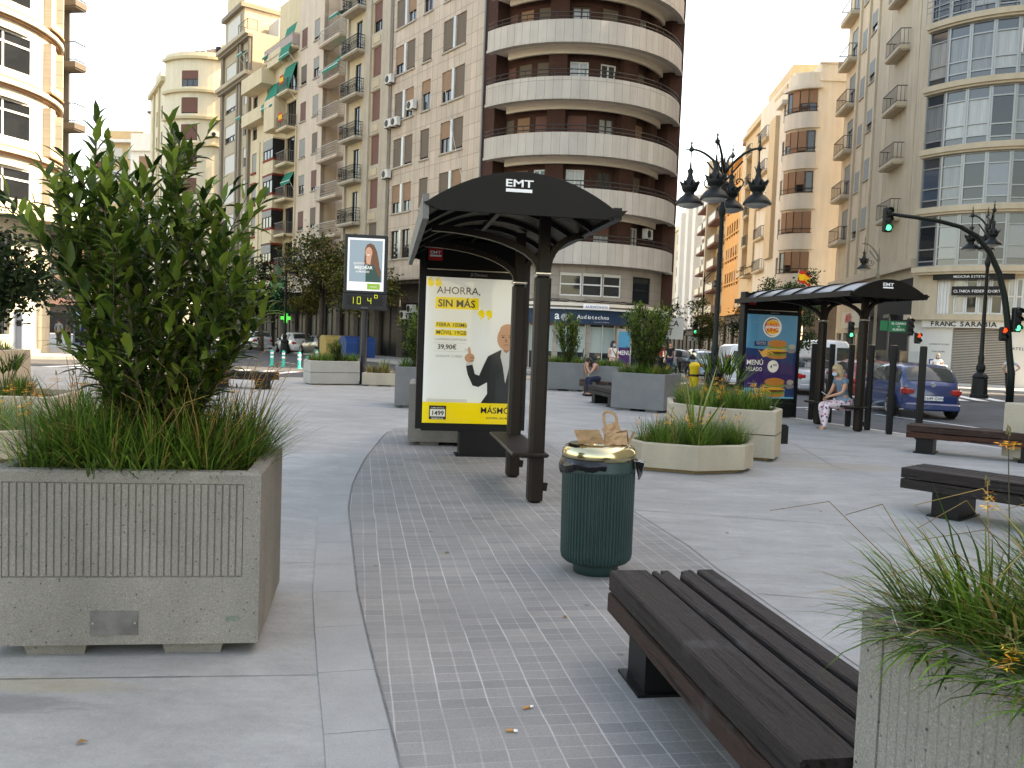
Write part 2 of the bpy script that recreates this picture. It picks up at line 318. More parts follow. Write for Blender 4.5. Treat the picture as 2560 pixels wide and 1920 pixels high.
# ---------------------------------------------------------------- facades
def line(P,d):                       # travel direction d (x,y); outward is left of travel
    v=Vector((d[0],d[1],0)).normalized(); n=Vector((-v.y,v.x,0)); P=Vector((P[0],P[1],0))
    f=lambda s,z,o=0: P+v*s+n*o+Vector((0,0,z))
    f.fr=lambda s:(v,n); f.curved=False; f.d=v; f.n=n; return f
def arc(C,r,a0):                     # clockwise from angle a0 (degrees)
    C=Vector((C[0],C[1],0)); A=R(a0)
    def f(s,z,o=0):
        t=A-s/r; return C+Vector((math.cos(t),math.sin(t),0))*(r+o)+Vector((0,0,z))
    def fr(s):
        t=A-s/r; n=Vector((math.cos(t),math.sin(t),0)); return Vector((n.y,-n.x,0)),n
    f.fr=fr; f.curved=True; f.r=r; f.C=C; f.A=A; return f
def fwall(mb,M,L0,L1,z0,z1,ops,m,rev=.22,step=None,revm=None,o=0):
    ss={L0,L1}; zs={z0,z1}
    for a,b,c,d in ops: ss|={a,b}; zs|={c,d}
    if M.curved:
        st=step or .55; k=max(1,int((L1-L0)/st)); ss|={L0+(L1-L0)*i/k for i in range(k+1)}
    ss=sorted(x for x in ss if L0-1e-6<=x<=L1+1e-6); zs=sorted(x for x in zs if z0-1e-6<=x<=z1+1e-6)
    def inside(s,z): return any(a<s<b and c<z<d for a,b,c,d in ops)
    for i in range(len(ss)-1):
        if ss[i+1]-ss[i]<1e-5: continue
        j=0
        while j<len(zs)-1:
            sm=(ss[i]+ss[i+1])/2
            if inside(sm,(zs[j]+zs[j+1])/2): j+=1; continue
            k=j
            while k<len(zs)-1 and not inside(sm,(zs[k]+zs[k+1])/2): k+=1
            a,b,c,d=ss[i],ss[i+1],zs[j],zs[k]
            mb.add([M(b,c,o),M(a,c,o),M(a,d,o),M(b,d,o)],[(0,1,2,3)],m,uvs=[[(b,c),(a,c),(a,d),(b,d)]]); j=k
    for a,b,c,d in ops:
        pts=[(a,c),(b,c),(b,d),(a,d)]
        for i in range(4):
            p,q=pts[i],pts[(i+1)%4]
            mb.add([M(p[0],p[1],o),M(q[0],q[1],o),M(q[0],q[1],o-rev),M(p[0],p[1],o-rev)],[(3,2,1,0)],revm or m,uvs=[[(p[0],p[1]),(q[0],q[1]),(q[0],q[1]),(p[0],p[1])]])
def fbox(mb,M,a,b,c,d,o0,o1,m,step=.55):   # box in facade space
    k=max(1,int((b-a)/step)) if M.curved else 1
    for i in range(k):
        s0=a+(b-a)*i/k; s1=a+(b-a)*(i+1)/k
        vs=[M(s0,c,o0),M(s1,c,o0),M(s1,c,o1),M(s0,c,o1),M(s0,d,o0),M(s1,d,o0),M(s1,d,o1),M(s0,d,o1)]
        fs=[(0,1,2,3),(7,6,5,4),(3,2,6,7),(1,0,4,5)]; uv=[[(s0,c),(s1,c),(s1,c),(s0,c)],[(s0,d),(s1,d),(s1,d),(s0,d)],[(s0,c),(s1,c),(s1,d),(s0,d)],[(s0,c),(s1,c),(s1,d),(s0,d)]]
        if i==0: fs.append((0,3,7,4)); uv.append([(s0,c),(s0+.1,c),(s0+.1,d),(s0,d)])
        if i==k-1: fs.append((2,1,5,6)); uv.append([(s1,c),(s1+.1,c),(s1+.1,d),(s1,d)])
        mb.add(vs,fs,m,uvs=uv)
def body(mb,M,L0,L1,z0,z1,depth,m,inset=.34,roof=None):   # solid volume behind the facade
    if M.curved:
        k=12; pts=[M(L0+(L1-L0)*i/k,0,-inset) for i in range(k+1)]
        v,n=M.fr((L0+L1)/2); pts.append(pts[-1]-n*depth); pts.append(pts[0]-n*depth)
    else:
        pts=[M(L0,0,-inset),M(L1,0,-inset),M(L1,0,-inset-depth),M(L0,0,-inset-depth)]
    mb.prism([(p.x,p.y) for p in pts],z0,z1,m,bot=False)
    # outer skin return so the ends of the facade close
    for s in (L0,L1):
        a,b=M(s,z0,0),M(s,z0,-inset); mb.add([(a.x,a.y,z0),(b.x,b.y,z0),(b.x,b.y,z1),(a.x,a.y,z1)],[(0,1,2,3)],m)
    if not M.curved:
        p=[M(L0,z1,0),M(L1,z1,0),M(L1,z1,-inset-.02),M(L0,z1,-inset-.02)]; mb.add(p,[(0,1,2,3)],m)
FWHT=mat('white_frame',(.62,.62,.6),.5,.05); FBRN=mat('brown_frame',(.07,.04,.025),.5,.1); FALU=mat('aluminium_frame',(.36,.37,.36),.35,.06,metal=.5); FDRK=mat('dark_frame',(.015,.014,.013),.5,0)
SHB=mat('brown_roller_shutter',(.13,.10,.075),.7,.12,4,stretch=(.3,.3,18)); SHT=mat('tan_roller_shutter',(.25,.155,.095),.7,.12,4,stretch=(.3,.3,18)); SHW=mat('pale_roller_shutter',(.52,.50,.45),.7,.08,4,stretch=(.3,.3,18)); SHG=mat('grey_roller_shutter',(.25,.245,.22),.7,.1,4,stretch=(.3,.3,18)); SHO=mat('orange_brown_shutter',(.26,.15,.09),.7,.12,4,stretch=(.3,.3,18)); SHR=mat('red_brown_shutter',(.15,.07,.055),.7,.1,4,stretch=(.3,.3,18))
WC={}
def window(root,M,s0,s1,z0,z1,fm=FBRN,sh=SHB,fr=0.,n=2,inset=.14,sill=True,glass=GLASS,fw=.05,trans=0.,child=True,name='window',label=None,sillm=None):
    w=s1-s0; h=z1-z0; s=(s0+s1)/2; v,nn=M.fr(s); p=M(s,z0,0)
    fr=round(fr,1); key=(round(w,2),round(h,2),fm.name,n,inset,sill,glass.name,fw,trans)
    if key not in WC:
        g=MB(); y=inset
        g.box((0,y,fw/2),(w,.05,fw),fm); g.box((0,y,h-fw/2),(w,.05,fw),fm)
        for i in range(n+1):
            x=-w/2+fw/2+(w-fw)*i/n; g.box((x,y-.004,h/2),(fw,.05,h-.012),fm)
        if trans: g.box((0,y-.006,h*trans),(w-.02,.05,fw),fm)
        g.add([(-w/2,y+.01,0),(w/2,y+.01,0),(w/2,y+.01,h),(-w/2,y+.01,h)],[(0,1,2,3)],glass)
        if sill: g.box((0,-.02,-.035),(w+.16,.16,.07),sillm or WSILL)
        WC[key]=g.mesh('window')
    Mx=Matrix.Translation(p)@Matrix(((-v.x,-nn.x,0,0),(-v.y,-nn.y,0,0),(0,0,1,0),(0,0,0,1)))
    o=link(name,WC[key],root,Mx=root.matrix_basis.inverted()@Mx)
    if fr>0:
        k2=('sh',round(w,2),round(h,2),fr,sh.name,inset)
        if k2 not in WC:
            g=MB(); hh=h*fr; g.box((0,inset-.055,h-hh/2-.003),(w-.03,.03,hh),sh); g.box((0,inset-.06,h-hh-.02),(w-.03,.045,.045),sh); WC[k2]=g.mesh('roller_shutter')
        link('roller_shutter',WC[k2],o)
    return o
WSILL=mat('stone_sill',(.36,.33,.28),.8,.1,5)
def balcony(root,M,s0,s1,z,proj,slab=.14,rh=1.0,kind='bars',slm=None,rm=None,gap=.13,o0=0.,solidm=None,rail_only=False):
    slm=slm or WSILL; rm=rm or BLKM
    o=None
    if not rail_only:
        g=MB(); fbox(g,M,s0,s1,z-slab,z,o0,o0+proj,slm); fbox(g,M,s0+.05,s1-.05,z-slab-.07,z-slab,o0,o0+proj-.06,slm); o=g.build('balcony',None,root); o.matrix_basis=root.matrix_basis.inverted()
    r=MB(); e=.05
    if kind=='solid':
        fbox(r,M,s0,s1,z,z+rh,o0+proj-.1,o0+proj,solidm or slm); fbox(r,M,s0,s0+.1,z,z+rh,o0,o0+proj-.1,solidm or slm); fbox(r,M,s1-.1,s1,z,z+rh,o0,o0+proj-.1,solidm or slm)
    else:
        pth=[(s0+e,o0+.02),(s0+e,o0+proj-e)]
        k=max(1,int((s1-s0)/.5)) if M.curved else 1
        pth+=[(s0+e+(s1-s0-2*e)*i/k,o0+proj-e) for i in range(1,k)]+[(s1-e,o0+proj-e),(s1-e,o0+.02)]
        for a,b in zip(pth,pth[1:]):
            A=M(a[0],z,a[1]); B=M(b[0],z,b[1]); up=Vector((0,0,1)); Lb=(B-A).length
            r.bar(A+up*rh,B+up*rh,.05,.04,rm); r.bar(A+up*.1,B+up*.1,.035,.03,rm)
            if kind=='hbars':
                for q in (.3,.5,.7,.85): r.bar(A+up*q*rh,B+up*q*rh,.02,.02,rm)
                r.bar(A,A+up*rh,.04,.04,rm)
            elif kind=='mesh': 
                r.bar(A+up*rh*.5,B+up*rh*.5,.012,rh*.86,rm); r.bar(A,A+up*rh,.04,.04,rm)
            else:
                m_=max(1,int(Lb/gap))
                for i in range(m_+1): q=A.lerp(B,i/m_); r.bar(q+up*.03,q+up*rh,.02,.02,rm,up=(1,0,0))
                if kind=='ornate':
                    r.bar(A+up*.3,B+up*.3,.03,.03,rm); r.bar(A+up*rh*.8,B+up*rh*.8,.03,.03,rm)
                    for i in range(int(Lb/.26)):
                        q=A.lerp(B,(i+.5)/max(1,int(Lb/.26))); r.tube([q+up*(.52+.13*math.cos(t)) + (B-A).normalized()*.11*math.sin(t) for t in [2*PI*j/8 for j in range(8)]],.016,rm,n=4,closed=True)
    ro=r.build('railing',None,o or root)
    if o is None: ro.matrix_basis=root.matrix_basis.inverted()
    return o or ro
ACW=mat('ac_casing',(.55,.55,.52),.6,.1)
def acunit(root,M,s,z,o0=.05):
    k='ac'
    if k not in WC:
        g=MB(); g.bbox((0,-.2,.3),(.82,.3,.56),ACW,b=.02); g.lathe([(.22,0),(.22,.02),(.19,.025),(0,.025)],(-.12,-.352,.3),FDRK,n=14,axis=Matrix.Rotation(R(90),3,'X'))
        for x in (-.3,.3): g.box((x,-.18,-.01),(.04,.4,.04),FDRK)
        WC[k]=g.mesh('air_conditioner')
    v,nn=M.fr(s); p=M(s,z,o0)
    return link('air_conditioner',WC[k],root,Mx=root.matrix_basis.inverted()@Matrix.Translation(p)@Matrix(((-v.x,-nn.x,0,0),(-v.y,-nn.y,0,0),(0,0,1,0),(0,0,0,1))))
def rep(o,dz,n,skip=()):
    out=[o]
    for k in range(1,n):
        if k in skip: continue
        c=copy_tree(o,o.parent); c.matrix_basis=Matrix.Translation((0,0,-dz*k))@o.matrix_basis; out.append(c)
    return out
def wbuild(root,mb,name='wall',m=None):
    o=mb.build(name,m,root); o.matrix_basis=root.matrix_basis.inverted(); return o
def rfr(ch): return rng.choice(ch)
AWN=mat('green_awning',(.0,.17,.11),.8,.1,6); AWW=mat('awning_rail',(.6,.65,.62),.5,0)
def awning(root,M,s0,s1,z,drop,out,m=None,o0=.1):
    g=MB(); m=m or AWN; k=6
    a=[M(s0+(s1-s0)*i/k,z,o0) for i in range(k+1)]; b=[M(s0+(s1-s0)*i/k,z-drop-.02*(i%2),o0+out) for i in range(k+1)]
    c=[p+Vector((0,0,-.22)) for p in b]
    vs=a+b+c; n=k+1
    g.add(vs,[(i,i+1,n+i+1,n+i) for i in range(k)]+[(n+i,n+i+1,2*n+i+1,2*n+i) for i in range(k)],m)
    g.bar(b[0],b[-1],.05,.05,AWW)
    for s in (s0+.1,s1-.1): g.bar(M(s,z-drop-.7,o0),M(s,z-drop,o0+out),.03,.03,AWW)
    o=g.build('awning',None,root); o.matrix_basis=root.matrix_basis.inverted(); return o
# ---------------------------------------------------------------- buildings, central row
A36=R(36); P0=(-1.6,47.0); D0=(-math.sin(A36),math.cos(A36)); C0=line(P0,D0)
TRAV=mat('travertine_cladding',(.475,.40,.325),.7,.10,.8,uvgrid=(.62,.86,.016,0),grid_col=(.5,.46,.42),streak=.10,bump=.05)
b0=C0(6,0); R_=thing('apartment_building','pale stone clad apartment block with paired windows, directly left of the round brick tower','building',(b0.x,b0.y,0))
ops=[];H1=27.8
tops=[26.4-3.0*k for k in range(7)]
cols=[(3.1,4.2),(4.5,5.65),(7.0,8.1),(9.1,10.2),(10.6,11.7)]
for t_ in tops:
    for a,b in cols: ops.append((a,b,t_-1.85,t_))
g=MB(); fwall(g,C0,1.1,12.3,6.0,H1,ops,TRAV,rev=.2); body(g,C0,1.1,12.3,4.9,H1,11,TRAV)
fbox(g,C0,.9,12.35,5.1,6.0,-.3,.25,TRAV); wbuild(R_,g)
fr_tab=[.9,.9,.5,.9,.6,.9,.7]
for i,t_ in enumerate(tops):
    sh=[SHB,SHT,SHB][i%3]
    for j,(a,b) in enumerate(cols):
        f=rfr([.9,1,1,.5,.6,.4,.9,0]); window(R_,C0,a,b,t_-1.85,t_,FALU if rng.random()<.4 else FBRN,SHT if f<.7 else SHB,f,n=2,inset=.13,sill=False)
g=MB()
for t_ in tops:
    for a,b in ((3.05,5.7),(6.95,8.15),(9.05,11.75)): fbox(g,C0,a,b,t_-1.95,t_-1.85,-.1,.09,WSILL)
    for c in (4.35,10.4): fbox(g,C0,c-.13,c+.13,t_-1.85,t_,-.2,.03,FALU)
wbuild(R_,g,'sill_course')
for s,z in ((12.0,18.1),(11.9,15.2),(11.0,15.15),(8.9,15.8),(12.1,11.9)): acunit(R_,C0,s,z)
g=MB(); g.tube([C0(12.15,z,.06) for z in (5,12,20,27.8)],.05,mat('drainpipe_grey',(.22,.20,.18),.5,.1),n=6); wbuild(R_,g,'drainpipe')
# ground floor of this block: recessed, shaded
def arcade(root,M,s0,s1,zt,m,bays,o=-1.2,signs=()):
    g=MB(); w_=(s1-s0)/bays; ops=[(s0+w_*i+.35,s0+w_*(i+1)-.35,.05,zt-1.2) for i in range(bays)]
    fwall(g,M,s0,s1,0,zt,ops,m,rev=.3,o=o); fbox(g,M,s0,s1,zt-.02,zt+.05,-6,0,m); wbuild(root,g,'shopfront_wall')
    for a,b,c,d in ops:
        x=MB(); x.add([M(b,c,o-.2),M(a,c,o-.2),M(a,d,o-.2),M(b,d,o-.2)],[(0,1,2,3)],mat('dim_shop_glass',(.012,.012,.012),.3,.3,.5,spec=.15))
        for q in (a+.03,(a+b)/2,b-.03): x.bar(M(q,c,o-.18),M(q,d,o-.18),.06,.05,FDRK)
        x.bar(M(a,d*.75,o-.18),M(b,d*.75,o-.18),.05,.06,FDRK); wbuild(root,x,'shop_window')
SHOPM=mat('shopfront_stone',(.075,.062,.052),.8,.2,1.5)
arcade(R_,C0,.9,12.3,4.9,SHOPM,4)
for k in range(3): acunit(R_,C0,9.3+.9*k,2.6+.4*(k%2),-1.1)
# narrow bay with iron balconies
OCH=mat('ochre_render',(0.468,0.392,0.269),.85,.08,1,streak=.12); OCHP=mat('grey_stone_pilaster',(0.386,0.339,0.269),.8,.1,2,streak=.12)
b0=C0(16,0); R_=thing('apartment_building','ochre building bay with a column of ornate black iron balconies between stone pilasters','building',(b0.x,b0.y,0))
tp=[27.2-3.0*k for k in range(8)]
ops=[]
for t_ in tp: ops+=[(13.75,15.05,t_-2.0,t_),(16.9,17.85,t_-2.75,t_-.5)]
g=MB(); fwall(g,C0,12.32,19.2,5.2,28.6,ops,OCH,rev=.2); body(g,C0,12.32,19.2,4.7,28.6,11,OCH)
for a,b in ((12.32,13.5),(15.25,16.1),(18.9,19.2)): fbox(g,C0,a,b,5.2,28.6,0,.16,OCHP)
for t_ in tp: fbox(g,C0,13.6,15.2,t_-2.95,t_-2.05,0,.07,OCHP); fbox(g,C0,13.9,14.9,t_-2.75,t_-2.3,.07,.1,OCH)
fbox(g,C0,12.3,19.25,4.7,5.2,-.3,.3,OCHP)
wbuild(R_,g)
for t_ in tp: window(R_,C0,13.75,15.05,t_-2.0,t_,FDRK,rfr([SHR,SHB]),rfr([1,.6,1,.7]),n=3,sill=False); window(R_,C0,16.9,17.85,t_-2.75,t_-.5,FDRK,SHG,0,n=2,sill=False,inset=.1)
bo=balcony(R_,C0,16.15,18.85,tp[0]-2.8,.75,kind='ornate',rh=1.0,slm=OCHP); rep(bo,3.0,7)
arcade(R_,C0,12.32,19.2,4.7,SHOPM,2)
# cream-pink block with recessed corner balconies
PNK=mat('cream_pink_render',(0.538,0.439,0.345),.85,.07,.9,streak=.10); GRYR=mat('white_railing',(.42,.41,.38),.5,.05)
b0=C0(24,0); R_=thing('apartment_building','cream pink apartment block with white railed balconies in recessed corners, above the street clock','building',(b0.x,b0.y,0))
tp=[26.0-2.93*k for k in range(7)]
ops=[]
for t_ in tp: ops+=[(24.5,25.6,t_-1.6,t_),(27.0,28.2,t_-1.6,t_-.05)]
g=MB(); fwall(g,C0,23.7,28.7,5.0,28.4,ops,PNK,rev=.16); body(g,C0,23.7,28.7,4.7,28.4,11,PNK)
rec=[]
for t_ in tp: rec+=[(19.6,20.6,t_-2.3,t_-.1),(21.6,22.5,t_-2.3,t_-.1)]
CR=line(C0(19.22,0,-1.3),D0)
recs=[(a-19.22,b-19.22,c,d) for a,b,c,d in rec]
fwall(g,CR,0,4.5,5.0,28.4,recs,PNK,rev=.16)
p,q=C0(23.7,0,0),C0(23.7,0,-1.3); g.add([(p.x,p.y,4.9),(q.x,q.y,4.9),(q.x,q.y,28.4),(p.x,p.y,28.4)],[(0,1,2,3)],PNK)
body(g,CR,0,4.48,4.9,28.4,9.6,PNK); fbox(g,C0,19.22,28.72,4.7,5.0,-1.4,.25,PNK)
wbuild(R_,g)
for t_ in tp:
    for a,b,dz in ((24.5,25.6,0),(27.0,28.2,.05)): window(R_,C0,a,b,t_-1.6,t_-dz,FBRN,rfr([SHB,SHG,SHR]),rfr([1,.9,.5,.8,1,.3]),n=2,inset=.1)
    for a,b in ((.38,1.38),(2.38,3.28)): window(R_,CR,a,b,t_-2.3,t_-.1,FBRN,SHR,rfr([0,.5,1]),n=2,sill=False,inset=.1)
bo=balcony(R_,C0,19.9,23.9,tp[0]-2.45,1.0,kind='hbars',rh=.95,slm=PNK,rm=GRYR,gap=.3,o0=-.6); rep(bo,2.93,7)
awning(R_,CR,.2,3.0,tp[1]+.1,2.0,1.9); awning(R_,CR,2.0,3.6,tp[0]+.1,.6,1.2)
arcade(R_,C0,19.22,28.7,4.7,SHOPM,3)
# cream block with awnings and red bands
CRM=mat('cream_render',(0.550,0.450,0.298),.85,.07,.9,streak=.10); REDB=mat('dark_red_band',(.22,.03,.02),.8,.1)
b0=C0(34,0); R_=thing('apartment_building','cream stepped apartment block with green awnings and dark red bands between its window bays','building',(b0.x,b0.y,0))
tp=[23.6-2.93*k for k in range(6)]
ops=[]
for t_ in tp: ops+=[(29.1,31.2,t_-2.2,t_),(34.9,36.1,t_-1.7,t_),(38.6,39.8,t_-1.7,t_)]
g=MB(); fwall(g,C0,28.72,40.3,5.2,24.6,ops,CRM,rev=.2); body(g,C0,28.72,40.3,4.8,24.6,11,CRM)
for a,b in ((28.75,28.95),(34.1,34.6),(36.5,37.2),(37.5,38.1)): fbox(g,C0,a,b,5.2,18.5,0,.12,CRM)
fbox(g,C0,31.5,34.0,18.6,21.2,0,1.0,CRM); fbox(g,C0,28.72,40.35,4.8,5.2,-.3,.4,CRM)
for k,t_ in enumerate(tp[2:]):
    fbox(g,C0,31.5,33.9,t_-3.0,t_-1.7,0,1.0,CRM)
    for zz in (t_-1.72,t_-3.0): fbox(g,C0,31.46,33.94,zz-.09,zz+.09,0,1.04,REDB)
    for a,b in ((34.9,36.1),(38.6,39.8)):
        for zz in (t_-1.85,t_-2.8): fbox(g,C0,a-.05,b+.05,zz-.08,zz+.08,0,.14,REDB)
fbox(g,C0,35.0,40.3,20.1,21.2,0,.9,CRM); fbox(g,C0,34.2,39.6,22.9,24.2,0,1.2,CRM); fbox(g,C0,31.4,34.6,24.2,25.4,0,.6,CRM)
wbuild(R_,g)
# set-back upper storeys
U0=line(C0(28.72,0,-1.6),D0); g=MB(); uo=[(1.2,3.0,25.3,27.4),(4.0,6.0,25.3,27.2),(7.2,8.4,25.3,27.3),(9.3,10.3,25.5,27)]
fwall(g,U0,0,9,24.6,31,[o for o in uo if o[1]<9],CRM); body(g,U0,0,9,24.6,31,8,CRM); wbuild(R_,g,'upper_wall')
for o_ in uo[:3]: window(R_,U0,*o_,FBRN,SHW,rfr([0,.5]),n=3,sill=False)
balcony(R_,C0,28.8,35.5,24.9,1.2,kind='mesh',rm=mat('pinkish_parapet',(.36,.29,.26),.8,.1),o0=-.6,slm=CRM)
for k,t_ in enumerate(tp):
    window(R_,C0,29.1,31.2,t_-2.2,t_,FDRK,SHG,0,n=3,sill=False,inset=.17)
    window(R_,C0,34.9,36.1,t_-1.7,t_,FBRN,rfr([SHG,SHR,SHB]),rfr([1,.5,.8]),n=2,sill=False); window(R_,C0,38.6,39.8,t_-1.7,t_,FBRN,SHG,rfr([.6,1,.4]),n=2,sill=False)
B1=line(C0(31.5,0,1.0),D0)
for t_ in tp[2:]:
    window(R_,B1,.08,2.3,t_-1.62,t_-.02,FDRK,SHG,rfr([.4,.3,.5]),n=3,sill=False,inset=.03)
    S1=line(C0(31.5,0,.98),(-B1.n.x,-B1.n.y)) 
g=MB()
for t_ in tp[2:]: fbox(g,C0,31.52,33.9,t_-1.62,t_-.02,0.02,.92,FDRK); fbox(g,C0,31.46,33.94,t_-.02,t_+.1,0,1.04,CRM)
wbuild(R_,g,'bay_side')
bo=balcony(R_,C0,28.9,31.3,tp[0]-2.3,.9,kind='bars',rh=.95,slm=CRM,rm=mat('grey_railing',(.17,.15,.13),.5,.1),gap=.16); rep(bo,2.93,6)
for s0,s1,z,dr,out in ((29.0,31.3,26.9,2.6,.7),(28.9,31.4,23.7,2.4,.7),(32.0,34.8,22.9,2.2,.9),(35.9,37.9,25.1,.8,.6),(34.4,35.6,25.9,.5,.6),(28.9,31.0,tp[3]-.05,.8,.4),(29.2,31.4,31.1,1.5,.7)): awning(R_,C0,s0,s1,z,dr,out)
FLY=mat('spanish_flag_cloth',(.75,.42,.02),.8,.1); FLR=mat('flag_red_cloth',(.5,.03,.02),.8,.1)
for s,z in ((29.8,tp[1]-1.4),(29.7,tp[0]-1.3)): 
    g=MB()
    for a,b,m_ in ((0,.25,FLR),(.25,.75,FLY),(.75,1,FLR)): fbox(g,C0,s,s+.8,z-.4+.7*a,z-.4+.7*b,.93,.95,m_)
    wbuild(R_,g,'flag')
arcade(R_,C0,28.72,40.3,4.8,SHOPM,4)
g=MB(); GRN=mat('green_sign',(.02,.30,.09),.6,.05); fbox(g,C0,31.5,38.5,3.1,3.7,-1.2,.6,mat('dark_green_awning',(.01,.13,.05),.8,.1)); fbox(g,C0,30.2,33,4.0,5.9,.3,.45,GRN); wbuild(R_,g,'shop_sign')
# grey-brown block
TAU=mat('taupe_render',(0.392,0.322,0.228),.85,.08,1,streak=.10); TAUD=mat('taupe_moulding',(.22,.18,.135),.85,.08,1)
b0=C0(45,0); R_=thing('apartment_building','grey brown apartment block with a stepped attic, right of the pale yellow curved one','building',(b0.x,b0.y,0))
tp=[27.6-2.95*k for k in range(7)]
ops=[]
for t_ in tp: ops+=[(41.4,42.5,t_-1.8,t_),(44.8,48.2,t_-1.8,t_)]
g=MB(); fwall(g,C0,40.32,49.2,5,29.2,ops,TAU,rev=.2); body(g,C0,40.32,49.2,4.8,29.2,11,TAU)
for a,b in ((40.4,40.9),(43.0,43.5),(43.8,44.2),(48.6,49.2)): fbox(g,C0,a,b,5,29.0,0,.25,TAUD)
for z in (28.9,25.2): fbox(g,C0,40.3,49.5,z,z+.35,0,.7,TAU); fbox(g,C0,40.3,49.5,z-.25,z,0,.45,TAUD)
fbox(g,C0,43.4,49.3,29.2,32.4,-4,-.2,TAU); fbox(g,C0,43.2,49.5,32.3,32.7,-4.2,.2,TAUD); fbox(g,C0,43.8,49.1,32.7,34.6,-4,-.3,CRM)
fbox(g,C0,40.4,43.2,29.2,31,-5,-2.5,mat('pale_render',(.5,.47,.42),.8,.05)); fbox(g,C0,40.3,49.3,4.8,5.1,-.3,.3,TAUD)
wbuild(R_,g)
for t_ in tp: window(R_,C0,41.4,42.5,t_-1.8,t_,FWHT,SHW,rfr([.5,.8,.4,1]),n=2,sill=False); window(R_,C0,44.8,48.2,t_-1.8,t_,FBRN,SHW,rfr([.6,1,.7]),n=3,fw=.22,sill=False)
window(R_,line(C0(0,0,-.17),D0),44.4,48.2,29.9,31.9,TAUD,SHW,.9,n=3,fw=.25,sill=False,inset=.02)
balcony(R_,C0,40.5,43.2,29.3,1.0,kind='hbars',rm=FDRK,o0=-.5,slm=TAU)
awning(R_,C0,41.3,42.6,27.7,.35,.6); awning(R_,C0,41.3,42.6,21.8,.35,.6)
arcade(R_,C0,40.32,49.2,4.8,SHOPM,3)
# pale yellow curved building beyond the side street
YEL=mat('pale_yellow_render',(.60,.535,.40),.85,.05,.9,streak=.07); YELD=mat('yellow_moulding',(.48,.40,.25),.85,.05,1)
YA=arc((-35.0,97.5),5.8,-62); b0=(-35,95)
R_=thing('apartment_building','pale yellow curved corner building with brown shuttered bay windows','building',(b0[0],b0[1],0))
L_=5.8*R(75); tp=[29.0-2.85*k for k in range(8)]
ops=[(L_*.36,L_*.36+1.9,t_-1.7,t_) for t_ in tp]
g=MB(); fwall(g,YA,0,L_,4.5,31,ops,YEL,rev=.2); 
pa=YA(L_,0); YB=line((pa.x,pa.y),(-.52,.85)); opb=[]
for t_ in tp[1:]:
    for s in (1.2,4.6,7.8): opb.append((s,s+1.0,t_-1.9,t_-.2))
fwall(g,YB,0,10,4.5,28.6,opb,YEL,rev=.2); body(g,YB,0,10,4.5,28.6,10,YEL)
q0=YA(0,0); YC=line((q0.x+5,q0.y+.4),(-1,-.08)); fwall(g,YC,0,5.02,4.5,31,[],YEL); body(g,YC,0,5,4.5,30.9,8,YEL)
pts=[YA(L_*i/10,0,-.34) for i in range(11)]; g.prism([(p.x,p.y) for p in pts]+[(-36,104),(-29,104)],4.5,30.9,YEL)
for z in (30.2,26.7,23.85,21.0): fbox(g,YA,0,L_,z,z+.28,0,.35,YELD)
fbox(g,YB,0,10,28.3,28.8,0,.4,YELD); fbox(g,YB,4,8,28.8,30.6,-3,-.2,YEL); fbox(g,YA,-.1,L_+.1,4.2,4.6,-1,.5,YELD)
for k in (2.9,6.6): fbox(g,YB,k,k+.5,4.5,28.3,0,.2,YELD)
wbuild(R_,g)
for t_ in tp: window(R_,YA,L_*.36,L_*.36+1.9,t_-1.7,t_,FBRN,SHR,rfr([1,.9,.5]),n=3,sill=False)
for o_ in opb: window(R_,YB,*o_,FBRN,SHR,rfr([0,.5,.9]),n=2,sill=False)
acunit(R_,YA,.9,22.0)
arcade(R_,YC,0,5,4.4,SHOPM,1,o=-.5)
g=MB()                                             # roof clutter
RCL=mat('roof_clutter',(.35,.28,.24),.9,.3,3)
for i in range(9): x=-36.5+i*.62; g.box((x,93.3+rng.random(),31.2+.12*i),(.5,.4,.5+.5*rng.random()),rfr([RCL,FDRK,CRM]))
g.prism([(-37.5,93),(-31,91.9),(-30,98),(-38,98)],30.9,31.0,YELD); wbuild(R_,g,'roof_terrace')
# farther pale blocks (sunlit)
WHR=mat('white_render',(.66,.63,.56),.85,.05,.9,streak=.05)
def simple(label,P,d,L_,H,m,z0=4.,rows=None,cs=(1.5,),ww=1.2,wh=1.6,sp=3.0,depth=9,fm=FBRN,sh=SHR,n=2,cornice=True,fr=(0,.5,.9,1),bal=None,kind='building',sill=False,par=.9,name='apartment_building',shop=True,extra=None,sheet=None):
    M=line(P,d); c=M(L_/2,0); Rt=thing(name,label,kind,(c.x,c.y,0)); ops=[]; nrow=rows or int((H-z0-1)/sp)
    for k in range(nrow):
        t_=H-1.0-par-sp*k
        for s in cs: ops.append((s,s+ww,t_-wh,t_))
    g=MB(); fwall(g,M,0,L_,z0,H,ops,m,rev=.2); body(g,M,0,L_,z0,H-.1,depth,m)
    if cornice: fbox(g,M,-.1,L_+.1,H-par-.35,H-par,0,.4,m); fbox(g,M,-.05,L_+.05,z0-.3,z0+.1,-.3,.3,m)
    if extra: extra(g,M)
    wbuild(Rt,g)
    for o_ in ops: window(Rt,M,*o_,fm,rfr(sh) if isinstance(sh,list) else sh,rfr(fr),n=n,sill=sill,inset=.12)
    if bal:
        for a,b in bal[0]:
            bo=balcony(Rt,M,a,b,H-1.0-par-wh-.3,bal[1],kind=bal[2],slm=bal[3] if len(bal)>3 else m,rm=bal[4] if len(bal)>4 else FDRK,gap=.2); rep(bo,sp,nrow)
    if shop: arcade(Rt,M,0,L_,z0-.05,SHOPM,max(1,int(L_/5)),o=-.35)
    return Rt,M
